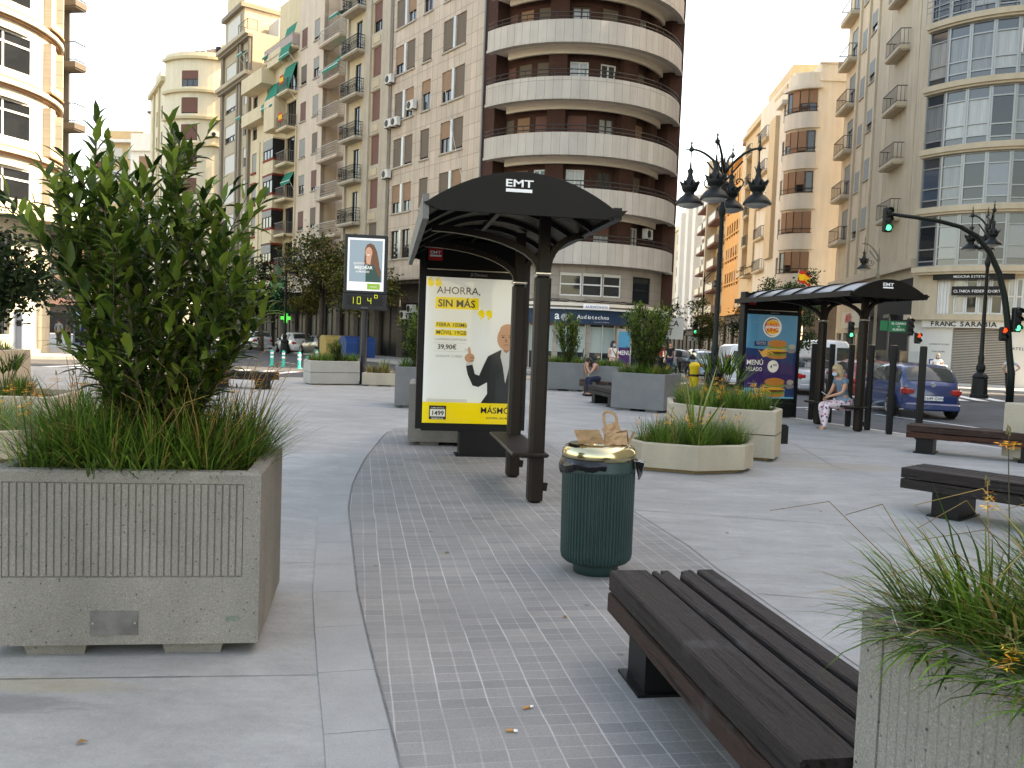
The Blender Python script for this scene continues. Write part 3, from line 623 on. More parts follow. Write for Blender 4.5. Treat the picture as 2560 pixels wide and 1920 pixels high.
simple('white sunlit block with a flat stepped roof, left of the pale yellow curved building',(-46.0,113),(-1,.12),6.2,27,WHR,cs=(.9,3.6),ww=1.4,wh=1.9,par=2.0,sh=SHO,fr=(.9,1),extra=lambda g,M:(fbox(g,M,.5,4.5,27,30.2,-6,-1.5,WHR),fbox(g,M,.3,4.7,30.0,30.3,-6.2,-1.3,SHR)))
simple('tan sunlit block with a railed roof, far left behind the leafy laurel bush',(-52.4,118),(-1,.1),5.2,28.3,mat('tan_render',(.50,.36,.2),.85,.06,1),cs=(.7,3.0),ww=1.5,wh=1.7,par=1.3,sh=SHW,fr=(.9,1),extra=lambda g,M:fbox(g,M,-.3,5.5,26.6,27.0,0,.8,WHR))
simple('narrow white block with brown bay glazing, leftmost of the far sunlit houses',(-57.8,121),(-1,.1),3.5,26.5,WHR,cs=(.8,),ww=1.9,wh=1.9,sh=SHR,fr=(1,.9))
simple('pink house with white bay windows seen past the corner of the white round-cornered building',(-58.5,112),(-1,.1),9,14,mat('salmon_render',(.50,.26,.18),.85,.08,1),cs=(.8,3,6),ww=1.9,wh=1.5,par=.8,fm=FWHT,fr=(0,.4),sh=SHW)
# ---------------------------------------------------------------- white round-cornered building, left
IVO=mat('ivory_brickwork',(.52,.46,.37),.85,.06,2,uvgrid=(.25,.075,.008,.5),grid_col=(.80,.78,.74)); IVS=mat('ivory_stone',(.52,.48,.39),.85,.06,2,uvgrid=(.9,.62,.014,.5),grid_col=(.45,.42,.36)); IVB=mat('brown_brick_edge',(.34,.19,.11),.85,.1,2)
LA=arc((-28.7,40.1),6.0,58); L_=6*R(150)
R_=thing('apartment_building','bright ivory brick apartment building with a rounded corner at the left edge','building',(-28.7,40.1,0))
tp=[20.75,17.75,14.75,11.75,8.75]; ops=[]
# px 0 is near s for angle -23..; windows at angles
def sA(a): return (58-a)*PI/180*6
big=(sA(-6),sA(-34)); sm=(sA(17),sA(7))
for t_ in tp: ops+=[(big[0],big[1],t_-2.0,t_-.25),(sm[0],sm[1],t_-2.0,t_-.4),(sA(-48),sA(-72),t_-2.0,t_-.25)]
g=MB(); fwall(g,LA,0,L_,6.6,26,ops,IVO,rev=.3,revm=IVS,step=.4); body(g,LA,0,L_,6.6,25.9,10,IVS,inset=.4)
for z in (21.05,18.05,15.05,12.05,9.05,24.3): fbox(g,LA,0,L_,z,z+.22,0,.28,IVS,step=.4); fbox(g,LA,0,L_,z-.10,z,0,.14,IVB,step=.4)
fbox(g,LA,0,L_,6.2,6.6,-.4,.9,IVS,step=.4); fbox(g,LA,0,L_,6.6,7.0,-.1,.5,IVS,step=.4)
for t_ in tp:
    fbox(g,LA,sm[1],sm[1]+.42,t_-2.35,t_-.1,0,.36,IVO,step=.3); fbox(g,LA,sm[0]-.12,sm[0],t_-2.35,t_-.15,0,.36,IVS); fbox(g,LA,sm[0],sm[1],t_-2.35,t_-2.05,0,.36,IVS,step=.3); fbox(g,LA,sm[0]-.12,sm[1]+.42,t_-2.43,t_-2.35,0,.40,IVB,step=.3)
    fbox(g,LA,big[0]-.15,big[1]+.15,t_-2.4,t_-2.05,0,.2,IVS,step=.3); fbox(g,LA,big[0]-.15,big[1]+.15,t_-2.48,t_-2.4,0,.25,IVB,step=.3)
GO=[(sA(9),sA(-11),.2,5.3),(sA(-15),sA(-40),.9,5.5),(sA(-50),sA(-75),.9,5.5)]
fwall(g,LA,0,L_,0,6.25,GO,IVS,rev=.3,step=.4,o=-.25)
wbuild(R_,g)
for t_ in tp: window(R_,LA,big[0],big[1],t_-2.0,t_-.25,FWHT,SHW,0,n=2,sill=False,inset=.2,glass=GLASS,trans=.7,fw=.09); window(R_,LA,sm[0],sm[1],t_-2.0,t_-.4,FWHT,SHW,0,n=1,sill=False,inset=.1,glass=GLASS,trans=.7,fw=.08); window(R_,LA,sA(-48),sA(-72),t_-2.0,t_-.25,FWHT,SHW,.3,n=2,sill=False,inset=.2,trans=.7,fw=.09)
for a,b,c,d in GO:
    x=MB(); k=4
    for i in range(k):
        u0,u1=a+(b-a)*i/k,a+(b-a)*(i+1)/k; x.add([LA(u1,c,-.5),LA(u0,c,-.5),LA(u0,d,-.5),LA(u1,d,-.5)],[(0,1,2,3)],GLASS if a!=GO[0][0] else WHR)
    for q in (a+.04,b-.04): x.bar(LA(q,c,-.47),LA(q,d,-.47),.08,.06,FALU)
    x.bar(LA(a,3.0,-.47),LA(b,3.0,-.47),.06,.5,IVS); wbuild(R_,x,'shop_window')
# side wall and balconies on its side street, shade put into their dark colours
GRW=mat('shade_grey_render',(.10,.10,.10),.85,.1,1.5)
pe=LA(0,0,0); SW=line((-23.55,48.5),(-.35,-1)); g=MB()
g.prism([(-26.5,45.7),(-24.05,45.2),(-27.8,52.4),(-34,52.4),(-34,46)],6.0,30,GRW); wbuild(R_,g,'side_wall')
SB=line((-23.3,44.9),(-1,.16))
bo=balcony(R_,SB,0.0,2.2,18.3,.9,kind='bars',rm=mat('grey_railing2',(.06,.06,.06),.5,.05),slm=mat('shade_dark_balcony_render',(.12,.105,.09),.85,.08,1),o0=-.5,slab=.3,gap=.11); rep(bo,3.15,4)  # balcony colour darkened to look shaded
acunit(R_,line((-22.4,44.6),(-1,0)),0.3,2.9,0)
# ---------------------------------------------------------------- round brick tower
BRK=mat('red_brick',(.065,.030,.022),.85,.15,3,uvgrid=(.25,.075,.008,.5),grid_col=(.9,.9,.9)); RCON=mat('balcony_concrete',(.44,.41,.365),.8,.07,1.5,streak=.10,uvgrid=(.46,5,.010,0),grid_col=(.45,.42,.38)); SOF=mat('lightened_soffit_render',(.62,.56,.48),.85,.06,1)  # soffit paler in colour to put light under the balcony slabs
RP=arc((2.86,50.28),6.28,-14); RW=arc((2.86,50.28),4.75,-14); RL=6.28*R(127); WL=4.75*R(130)
R_=thing('apartment_building','round brick apartment tower wrapped in curved concrete balconies above the hearing aid shop','building',(2.86,50.28,0))
pt=[20.9,18.03,15.15,12.31,9.48,6.72]
def sW(a): return (-14-a)*PI/180*4.75
wins=[(-131,-121,'d'),(-117,-108,'w'),(-95,-83,'w'),(-75,-64,'w'),(-45,-36,'w'),(-141.5,-134,'d')]
ops=[]
for zt in pt:
    for a,b,k in wins: ops.append((sW(b),sW(a),zt-.80,zt+1.28))
g=MB(); fwall(g,RW,0,WL,5.4,24,ops,BRK,rev=.18,step=.4); body(g,RW,0,WL,5.4,24,6,BRK,inset=.3)
for a in (-102,-56,-28): fbox(g,RW,sW(a+5.5),sW(a-5.5),5.6,24,0,.45,BRK,step=.3)
# brick party walls at both ends of the balconies
for M_,s0,s1 in ((line(C0(-.1,0,.0),D0),0,1.2),): fwall(g,M_,s0,s1,5.2,24,[],BRK); body(g,M_,s0,s1,5.2,24,5,BRK)
pr=RP(0,0,0); g.prism([(pr.x-.65,pr.y-.15),(pr.x+.12,pr.y+.1),(pr.x+1.2,pr.y+22),(pr.x-8,pr.y+22),(pr.x-8,pr.y+4)],3.6,24,BRK)
wbuild(R_,g)
g=MB(); g.prism([(p.x,p.y) for p in [RP(RL*i/24,0,-.3) for i in range(25)]]+[(-2,56),(9,58)],23.6,24.0,SOF); wbuild(R_,g,'roof')
for zt in pt:
    g=MB(); fbox(g,RP,0,RL,zt-.98,zt+.05,-.12,0,RCON,step=.3); fbox(g,RP,0,RL,zt-1.12,zt-.98,-.3,.06,RCON,step=.3)
    # floor slab
    k=24; o_=[RP(RL*i/k,zt-1.0,-.1) for i in range(k+1)]; i_=[arc((2.86,50.28),6.28,-14)(RL*i/k,zt-1.0,-2.2) for i in range(k+1)]
    up=Vector((0,0,.16)); vs=o_+i_+[p+up for p in o_]+[p+up for p in i_]; n_=k+1
    g.add(vs,[(i,i+1,n_+i+1,n_+i)[::-1] for i in range(k)]+[(2*n_+i,2*n_+i+1,3*n_+i+1,3*n_+i) for i in range(k)],SOF)
    fbox(g,RP,RL*.05,RL*.95,zt-1.36,zt-1.0,-1.1,-.95,SOF,step=.3)
    bo=g.build('balcony',None,R_); bo.matrix_basis=R_.matrix_basis.inverted()
    r=MB(); k=26; pp=[RP(RL*i/k,zt,-.06) for i in range(k+1)]
    RLM=mat('grey_handrail',(.035,.033,.03),.4,.1)
    for dz in (.2,.42): r.tube([p+Vector((0,0,dz)) for p in pp],.03,RLM,n=6)
    for i in range(0,k+1,3): r.bar(pp[i],pp[i]+Vector((0,0,.42)),.035,.035,RLM)
    r.build('railing',None,bo)
    for a,b,k_ in wins:
        f=rfr([0,0,.3,.6]) if k_=='w' else rfr([.4,1,.5])
        window(R_,RW,sW(b),sW(a),zt-.80,zt+1.28,FBRN if k_=='d' else rfr([FALU,FBRN,FWHT]),rfr([SHO,SHB,SHR]),f,n=2,sill=False,inset=.1,glass=rfr([CURT,GLASS,CURT]),fw=.09)
for zt,a in ((12.31,-139),(15.15,-139),(9.48,-139),(20.9,-137),(18.03,-30)): acunit(R_,RW,sW(a),zt-.5,.15)
for zt in (9.0,7.4): acunit(R_,RW,sW(-33),zt,.3)
# mezzanine and shop
RM=arc((2.86,50.28),5.75,-12); ML=5.75*R(133); sM=lambda a:(-12-a)*PI/180*5.75
STO=mat('shop_stone',(.30,.265,.225),.8,.1,1,uvgrid=(1.4,.5,.012,.0),grid_col=(.6,.58,.55),streak=.12)
mo=[(sM(-84),sM(-95.5),3.98,5.2),(sM(-72.5),sM(-83.5),3.98,5.2),(sM(-61),sM(-72),3.98,5.2),(sM(-37),sM(-53),3.75,5.2),(sM(-113),sM(-127),3.98,5.2)]
g=MB(); fwall(g,RM,0,ML,3.2,5.75,mo,STO,rev=.2,step=.3); body(g,RM,0,ML,0,5.7,7,STO,inset=.5); fbox(g,RM,0,ML,3.45,3.62,0,.18,SOF,step=.3); wbuild(R_,g,'mezzanine_wall')
for m_ in mo: window(R_,RM,*m_,FWHT if m_[0]>sM(-60) else FDRK,SHW,.1 if m_[0]>sM(-60) else 0,n=1,inset=.12,trans=.5,sill=False,fw=.07)
g=MB(); NAV=mat('navy_fascia',(.012,.035,.075),.4,.05); fbox(g,RM,sM(-50),sM(-134),2.52,3.25,0,.25,NAV,step=.3); fbox(g,RM,0,ML,3.25,3.33,0,.5,FWHT,step=.3); fa=wbuild(R_,g,'shop_fascia')
SIGNW=mat('sign_white',(.8,.8,.8),.5,0); SIGNG=mat('sign_grey',(.35,.36,.4),.5,0); SIGNB=mat('sign_blue',(.01,.06,.2),.5,0)
def ftext(root,M,s,z,o,txt,size,m,**kw):
    v,n=M.fr(s); p=M(s,z,o); Mx=Matrix.Translation(p)@Matrix(((-v.x,-n.x,0,0),(-v.y,-n.y,0,0),(0,0,1,0),(0,0,0,1)))@Matrix.Rotation(R(90),4,'X')
    return link('lettering',text_mesh(txt,size,m,**kw),root,Mx=root.matrix_basis.inverted()@Mx)
def fcurvetext(root,M,s,z,o,txt,size,m,adv,**kw):    # letters one by one round a curved fascia (s is the left end)
    x=s
    for ch in txt:
        if ch!=' ': ftext(root,M,x,z,o,ch,size,m,**kw)
        x-=adv*(.5 if ch in 'i' else 1)
fcurvetext(R_,RM,sM(-85),2.78,.26,'Audiotechno',.29,SIGNW,.16,bold=.012); ftext(R_,RM,sM(-73),2.60,.26,'Sus centros auditivos',.10,SIGNG)
ftext(R_,RM,sM(-96),2.72,.26,'a',.6,SIGNW,bold=.03); g=MB(); v,n=RM.fr(sM(-92.3)); q=RM(sM(-92.3),2.82,.258); g.lathe([(0,0),(.19,0)],(q.x,q.y,q.z),SIGNG,n=20,axis=Matrix(((-v.x,0,-n.x),(-v.y,0,-n.y),(0,1,0))).to_3x3()); wbuild(R_,g,'logo_disc')
fcurvetext(R_,RM,sM(-127),2.78,.26,'Audiotechno',.29,SIGNW,.16,bold=.012)
g=MB(); fbox(g,RM,sM(-70.5),sM(-83.5),3.28,3.55,.5,.54,SIGNW); wbuild(R_,g,'small_sign'); ftext(R_,RM,sM(-77),3.34,.55,'AUDIFONOS',.18,SIGNB,bold=.0,sx=1.2)
so_=[(sM(-98),sM(-112),.1,2.5),(sM(-80),sM(-96),.1,2.5),(sM(-62),sM(-78),.1,2.5),(sM(-42),sM(-60),.1,2.5),(sM(-114),sM(-132),.1,2.5)]
g=MB(); fwall(g,RM,0,ML,0,3.2,so_,STO,rev=.3,step=.3,o=-.1); wbuild(R_,g,'shop_wall')
FRO=mat('frosted_window_film',(.30,.38,.37),.35,.04,1,spec=.5); POSTW=mat('poster_white_paper',(.6,.6,.62),.6,.04)
for i,(a,b,c,d) in enumerate(so_):
    x=MB(); k=4
    for j in range(k):
        u0,u1=a+(b-a)*j/k,a+(b-a)*(j+1)/k; x.add([RM(u1,c,-.3),RM(u0,c,-.3),RM(u0,d,-.3),RM(u1,d,-.3)],[(0,1,2,3)],GLASS)
        if i in (1,2,0): x.add([RM(u1,1.0,-.29),RM(u0,1.0,-.29),RM(u0,d-.12,-.29),RM(u1,d-.12,-.29)],[(0,1,2,3)],FRO)
    for q in (a+.03,b-.03,(a+b)/2): x.bar(RM(q,c,-.26),RM(q,d,-.26),.06,.05,FALU)
    wbuild(R_,x,'shop_window')
g=MB(); CAB=mat('black_cable',(.015,.015,.015),.7,0)
for k in range(4):
    pts=[RM(sM(-50-i*4.2),3.8-.04*k-.09*abs(math.sin(i*1.3+k))*rng.random()*2,.08) for i in range(20)]; g.tube(pts,.014,CAB,n=4)
g.tube([C0(1.1-i*.3,8.1+.35*((i-4)/4)**2-.2*i,.3) for i in range(-12,6)],.02,mat('pale_cable',(.5,.5,.48),.6,0),n=4)
wbuild(R_,g,'cable')
g=MB(); g.tube([C0(.95,z,.12) for z in (5,12,18,24)],.06,mat('drainpipe_grey2',(.2,.2,.2),.5,.1),n=6); wbuild(R_,g,'drainpipe')
ps=MB(); q=RM(sM(-58),1.3,.12); v,n=RM.fr(sM(-58)); fbox(ps,RM,sM(-53),sM(-63),.25,2.35,.0,.12,FALU); fbox(ps,RM,sM(-54.3),sM(-61.7),.4,2.2,.12,.13,mat('poster_blue',(.05,.3,.5),.4,.05)); fbox(ps,RM,sM(-54.3),sM(-61.7),.4,1.35,.13,.135,mat('poster_purple',(.07,.03,.13),.4,.05)); wbuild(R_,ps,'poster_case'); ftext(R_,RM,sM(-58),.95,.14,'MENU',.33,SIGNW,bold=.03)
# hanging optician sign
# ---------------------------------------------------------------- right hand corner building
BEI=mat('beige_stone_facade',(.50,.42,.31),.8,.08,.9,streak=.13,uvgrid=(3.3,30,.02,0),grid_col=(.7,.68,.65)); BEIL=mat('beige_slab_edge',(.45,.38,.28),.8,.07,1,streak=.08)
FC=line((23.1,50),(.13,1))
R_=thing('apartment_building','beige corner block with a rounded glazed end over the shop signs, at the right','building',(27.5,50,0))
SLB=[23.6,20.2,16.8,13.4,10.0]; ops=[]
colw=[(6.9,8.4),(9.3,10.8),(11.7,13.1)]
for i,z in enumerate([27.0]+SLB):
    for j,(a,b) in enumerate(colw):
        dz=(j%3)*.45; ops.append((a,b,z+.55-dz+.2,z+2.25-dz)); 
    ops+=[(2.1,3.0,z+.05,z+2.5),(3.9,4.9,z+.05,z+2.4),(14.6,16.2,z+.1,z+2.4)]
ops=[o for o in ops if o[3]<33]
g=MB(); fwall(g,FC,-2.2,17.4,7.0,34,ops,BEI,rev=.2); body(g,FC,-2.2,17.4,6.9,34,9,BEI)
for a,b in ((-2.1,-.2),(-.05,1.6),(5.6,6.4),(8.7,9.0),(11.1,11.4),(13.5,14.0)): fbox(g,FC,a,b,7.0,34,0,.14,BEI)
for i,z in enumerate([27.0]+SLB):
    for j,(a,b) in enumerate(colw):
        dz=(j%3)*.45; fbox(g,FC,a,b,z-.62-dz,z+.5-dz,-.2,-.005,mat('panel_beige',(.38,.32,.24),.7,.06,1))
fbox(g,FC,-2.2,17.45,6.5,7.0,-.4,.5,BEIL); wbuild(R_,g)
g0=mat('blue_grey_blind',(.16,.18,.18),.55,.08,3,stretch=(.3,.3,14))
for a,b,c,d in ops: window(R_,FC,a,b,c,d,FALU if a>5 else FDRK,g0,(rfr([1,1,1,.6]) if 6<a<14 else rfr([0,.3,1,.5])),n=1 if 6<a<14 else 2,sill=6<a<14,inset=.06 if 6<a<14 else .12)
for s0,s1 in ((1.7,4.6),(14.1,17.2)):
    bo=balcony(R_,FC,s0,s1,23.6+3.4,.75,kind='bars',slm=BEIL,slab=.22,gap=.2,rm=mat('bronze_railing',(.035,.025,.018),.45,.1)); rep(bo,3.4,6)
g=MB(); 
fwall(g,FC,-2.2,17.4,0,6.6,[(-.9,.3,.1,2.6),(1.4,3.0,4.2,5.9),(4.2,5.8,4.2,5.9),(9,15,.1,3),(15.6,17,.1,3)],BEI,rev=.3,o=-.3); wbuild(R_,g,'lower_wall')
for o_ in ((-.9,.3,.1,2.6),(1.4,3.0,4.2,5.9),(4.2,5.8,4.2,5.9),(9,15,.1,3),(15.6,17,.1,3)): window(R_,FC,*o_,FALU,g0,0 if o_[2]<1 else .9,n=2 if o_[1]-o_[0]<4 else 5,inset=.5,sill=False)
g=MB(); 
RDS=mat('sign_red',(.5,.02,.02),.5,0); fbox(g,FC,7.6,14,3.3,4.5,-.3,.1,mat('sign_cream',(.5,.45,.35),.6,.05)); wbuild(R_,g,'shop_sign'); ftext(R_,FC,12.2,3.7,.12,'Mills',1.0,RDS,bold=.02,shear=.3)
# glazed cylinder
GC=arc((27.5,49.5),5.7,12); GL=5.7*R(168); sG=lambda a:(12-a)*PI/180*5.7
ALU=mat('aluminium_cladding',(.26,.27,.27),.35,.05,2,metal=.4); DPN=mat('dark_glazed_panel',(.03,.04,.05),.12,.1,2,spec=.8)
BG=mat('blue_sky_glass',(.05,.07,.10),.03,.1,1,spec=1.0)
fl=[26.4,23.0,19.6,16.2,12.8,9.6,6.4]
g=MB()
for z in fl+[29.8,33.2]: fbox(g,GC,0,GL,z-.32,z-.02,-.5,.40,BEIL,step=.35); fbox(g,GC,0,GL,z-.44,z-.32,-.5,.28,BEIL,step=.35)
k=20; pts=[GC(GL*i/k,0,-.45) for i in range(k+1)]; g.prism([(p.x,p.y) for p in pts]+[(24,58),(32,58)],6.0,34,BEIL); wbuild(R_,g)
nb=15; bw=GL/nb
def bay(h,kind):
    key=('bay',round(h,2),kind)
    if key in WC: return WC[key]
    g=MB(); w_=bw-.0; CU2=mat('grey_curtained_glass',(.15,.165,.17),.12,.4,1.,spec=.6,stretch=(16,16,.6)); gl=[CU2,GLASS,BG,CU2,CURT][kind]
    zs=[0,.42,1.05,h-.62,h-.02] if kind!=1 else [0,.3,.95,h-.55,h-.02]
    for x in (-w_/2+.045,w_/2-.045): g.box((x,.0,h/2),(.09,.10,h),ALU)
    for z in zs: g.box((0,.003,min(max(z,.035),h-.035)),(w_-.02,.085,.07),ALU)
    for i,(a,b) in enumerate(zip(zs,zs[1:])):
        m_=DPN if i in (0,3) else gl
        if kind==3 and i==2: 
            for x in (-w_/2+.13,w_/2-.13): g.box((x,-.01,(a+b)/2),(.07,.1,b-a-.1),FWHT)
        g.add([(-w_/2,.03,a),(w_/2,.03,a),(w_/2,.03,b),(-w_/2,.03,b)],[(0,1,2,3)],m_)
    WC[key]=g.mesh('window'); return WC[key]
for zi,(z0,z1) in enumerate(zip(fl[1:],fl)):
    h=z1-z0-.44
    for i in range(nb):
        s=GL-(i+.5)*bw; v,n=GC.fr(s); p=GC(s,z0+.0,-.02)
        kd=2 if zi==0 and 2<i<8 else (rfr([0,4,0,1]) if zi in(1,3) else rfr([0,3,4]) if zi==2 else rfr([1,1,2,0]) if zi==4 else rfr([1,2]))
        link('window',bay(h,kd),R_,Mx=R_.matrix_basis.inverted()@Matrix.Translation(p)@Matrix(((-v.x,-n.x,0,0),(-v.y,-n.y,0,0),(0,0,1,0),(0,0,0,1))))
r=MB(); k=24
for dz in (.55,.85,1.15,1.5): r.tube([GC(GL*i/k,19.6+dz,.42) for i in range(k+1)],.02,ALU,n=5)
for i in range(0,k+1): r.bar(GC(GL*i/k,19.6,.42),GC(GL*i/k,19.6+1.5,.42),.03,.03,ALU)
wbuild(R_,r,'railing')
# lower storeys of the rounded end
GQ=arc((27.5,49.5),5.45,12); QL=5.45*R(172); sQ=lambda a:(12-a)*PI/180*5.45
op=[(sQ(-110),sQ(-135),3.85,5.75),(sQ(-137),sQ(-144),3.85,5.75),(sQ(-92),sQ(-108),3.85,5.75)]; lo=[(sQ(-106),sQ(-134),0.1,3.1),(sQ(-40),sQ(-70),0.1,3.1)]
PALE=mat('pale_shop_wall',(.56,.56,.53),.7,.05,1)
g=MB(); fwall(g,GQ,0,QL,3.75,6.1,op,BEI,rev=.2,step=.3); fwall(g,GQ,0,QL,0,3.5,lo,PALE,rev=.2,step=.3); fbox(g,GQ,0,QL,3.5,3.78,-.3,.55,BEIL,step=.3); fbox(g,GQ,sQ(-30),sQ(-150),3.1,3.5,0,.3,PALE,step=.3)
k=20; pts=[GQ(QL*i/k,0,-.42) for i in range(k+1)]; g.prism([(p.x,p.y) for p in pts]+[(24,58),(32,58)],0,6.2,DARKIN); wbuild(R_,g,'lower_wall')
SHM=mat('metal_roller_shutter',(.34,.31,.27),.5,.08,3)
g=MB()
for a,b in ((sQ(-106),sQ(-134)),):
    k=34
    for i in range(k): fbox(g,GQ,a,b,.1+3.0*i/k,.1+3.0*(i+.62)/k,-.16,-.10,SHM,step=.5)
    fbox(g,GQ,a,b,.1,3.1,-.2,-.16,FDRK,step=.5)
wbuild(R_,g,'roller_shutter')
for a,b,c,d in op:
    m_=4; 
    for i in range(m_):
        u0,u1=a+(b-a)*i/m_,a+(b-a)*(i+1)/m_; window(R_,GQ,u0+.01,u1-.01,c,d,FWHT,SHW,0,n=1,inset=.08,sill=False,glass=rfr([CURT,GLASS]),trans=.5,fw=.08)
g=MB(); fbox(g,GQ,sQ(-106),sQ(-145),5.66,6.0,.25,.35,BLKM,step=.3); fbox(g,GQ,sQ(-106),sQ(-146),6.0,6.06,.0,.5,FWHT,step=.3); wbuild(R_,g,'shop_sign'); g=MB(); fbox(g,GQ,sQ(-110),sQ(-135),4.82,5.3,.25,.33,BLKM,step=.3); wbuild(R_,g,'shop_sign')
def arctext(root,M,sc_,z,o,txt,size,m,adv,**kw):
    ws=[.45 if c in "I" else .55 if c==' ' else 1 for c in txt]; x=sc_+sum(ws)*adv/2
    for c,w_ in zip(txt,ws):
        x-=w_*adv/2
        if c!=' ': ftext(root,M,x,z,o,c,size,m,**kw)
        x-=w_*adv/2
arctext(R_,GQ,sQ(-126),5.75,.37,'MEDICINA ESTETICA',.18,SIGNW,.105,bold=.005); arctext(R_,GQ,sQ(-123),4.97,.35,'CL\u00cdNICA FEDERICO ORT',.20,SIGNW,.115,bold=.01)
arctext(R_,GQ,sQ(-129),3.17,.32,'FRANC SARABIA',.36,BLK,.258,bold=.035,sx=1.1)
arctext(R_,GQ,sQ(-141),2.15,.01,'JOYERIA RELOJERIA',.10,BLK,.07); ftext(R_,GQ,sQ(-141),1.75,.01,'Franc Sarabia',.13,BLK); arctext(R_,GQ,sQ(-99),2.0,.01,'ATELIER',.22,BLK,.15)
g=MB(); fbox(g,GQ,sQ(-141),sQ(-146),.75,1.35,0,.03,SIGNB,step=1); fbox(g,GQ,sQ(-141.8),sQ(-145.2),.82,1.28,.03,.035,SIGNW,step=1); wbuild(R_,g,'notice_frame')
g=MB(); 
for s in (1.2,5.2): fbox(g,FC,s,s+1.2,3.75,3.95,0,.5,FDRK)
wbuild(R_,g,'shop_lamp')
# ---------------------------------------------------------------- right hand street row
CRW=mat('warm_white_render',(.58,.53,.44),.85,.05,.7,streak=.09); TAN=mat('tan_warm_render',(.50,.39,.25),.85,.06,.9,streak=.08); ORN=mat('orange_render',(.60,.31,.11),.85,.05,.9,streak=.06)
R_=thing('apartment_building','warm white building with rounded brown window bays and a tall blank side wall','building',(25.6,72,0))
FW=line((27.6,70.0),(-1,0)); BA=arc((24.3,72.0),2.0,-90); BAL=2.0*R(86); FS=line((22.35,72.2),(.0755,1))
g=MB(); fwall(g,FW,0,3.3,6.6,25,[],CRW); body(g,FW,0,3.3,6.6,25,14,CRW); tp=[22.9-3.3*k for k in range(5)]
bo_=[(BAL*.08,BAL*.93,t_-1.75,t_) for t_ in tp]; fwall(g,BA,0,BAL,6.6,24.3,[],CRW,step=.2)
for t_ in tp: fbox(g,BA,-.1,BAL,t_-3.1,t_-1.8,0,.25,CRW,step=.2)
fo=[(.3,1.1,t_-2.0,t_-.3) for t_ in tp]; fwall(g,FS,0,2.2,6.6,23.6,fo,CRW); body(g,FS,0,2.2,6.6,23.6,5,CRW)
g.prism([(22.9,72.1),(26.5,71),(27,84),(23.5,84)],6.6,24.9,CRW)
for M_,L_,z in ((BA,BAL,22.95),(FS,2.2,22.3)): fbox(g,M_,-.1,L_,z,z+.3,0,.45,CRW,step=.2)
fbox(g,FW,-.1,3.4,23.6,23.8,-.2,.12,CRW); fbox(g,FW,-.1,3.4,25,25.15,-.3,.1,CRW); fbox(g,FS,-.2,2.2,6.2,6.6,-.3,.4,CRW); fbox(g,FW,-.1,3.4,6.3,6.6,-.3,.2,CRW); wbuild(R_,g)
for t_ in tp:
    for i in range(4): a=BAL*.06+BAL*.9*i/4; window(R_,BA,a,a+BAL*.9/4-.02,t_-1.75,t_,FBRN,SHO,rfr([1,.6,.9,0]),n=1,sill=False,inset=-.03,fw=.09)
for o_ in fo: window(R_,FS,*o_,FBRN,SHB,rfr([1,0,.6]),n=1,sill=False)
r=MB(); 
for t_ in tp: fbox(r,BA,BAL*.05,BAL*.97,t_-1.45,t_-1.4,.25,.29,FDRK,step=.2); fbox(r,BA,BAL*.05,BAL*.97,t_-1.78,t_-1.74,.25,.29,FDRK,step=.2)
wbuild(R_,r,'railing')
g=MB(); fbox(g,FW,-.2,3.3,0,6.3,-1,-.3,SHOPM); fbox(g,FS,-.3,2.2,0,6.3,-1,-.3,SHOPM); wbuild(R_,g,'shopfront_wall')
def exR3(g,M):
    for a,b in ((2.2,4.6),(9.5,12.2),(15,17.3)): fbox(g,M,a,b,9.8,22.5,0,.7,TAN)
    fbox(g,M,4,14,25.5,27.6,-4,-1,TAN); fbox(g,M,-.1,19.9,9.3,9.8,0,.3,TAN)
simple('tan stepped apartment block with small balconies, between the orange building and the warm white one',(23.3,74.4),(.0755,1),19.7,25.5,TAN,z0=6.3,cs=(.8,5.4,7.4,13,17.9),ww=1.1,wh=1.9,sp=3.1,sh=[SHO,SHB,SHR],extra=exR3,bal=(((5.2,8.9),(12.6,14.8)),.9,'bars',TAN,FDRK),depth=12,sill=False)
def exR4(g,M):
    for z in (9.0,11.9,14.8,17.7,20.6): fbox(g,M,-.05,11.1,z,z+.18,0,.12,ORN)
    fbox(g,M,2,9,23.6,26,-5,-1.5,mat('pink_render',(.42,.26,.18),.8,.05)); fbox(g,M,1.8,9.2,25.9,26.3,-5,-1.2,SHR)
simple('vivid orange apartment building with rows of narrow windows',(24.9,94.2),(.0755,1),11.0,23.6,ORN,z0=5.6,cs=(1.2,2.8,4.3,5.8,7.3,8.8),ww=.9,wh=1.7,sp=2.92,sh=[SHB,SHO],extra=exR4,par=.5,depth=12,fr=(0,.4,.9))
simple('brown and cream block with red brown balconies behind the tall street lamp',(25.8,105.5),(.0755,1),18.0,24.6,mat('cream_dark_render',(.42,.33,.22),.85,.06,1),z0=4.5,cs=(1.0,4.2,8.5,13.0),ww=1.6,wh=1.9,sp=2.95,sh=[SHW,SHB,SHG],bal=(((.3,6.5),(7.6,11),(12,16.5)),1.3,'mesh',mat('maroon_slab',(.17,.075,.055),.8,.05),mat('balcony_glass_panel',(.20,.17,.15),.3,.1)),depth=10,extra=lambda g,M:fbox(g,M,6.7,7.4,4.5,26,0,1.4,TAU))
g_=mat('bright_white_render',(.60,.58,.53),.85,.05,.8)
simple('white rounded apartment block far down the right hand street',(27.5,124),(.0755,1),30,25.4,g_,z0=4.5,cs=(1.5,5.5,9.5,14,19,24),ww=2.2,wh=1.8,sp=3.0,sh=[SHG,SHR],depth=10,extra=lambda g,M:[fbox(g,M,s,s+3.4,4.5,24.5,0,1.0,g_) for s in (4.6,13.2,22.8)])
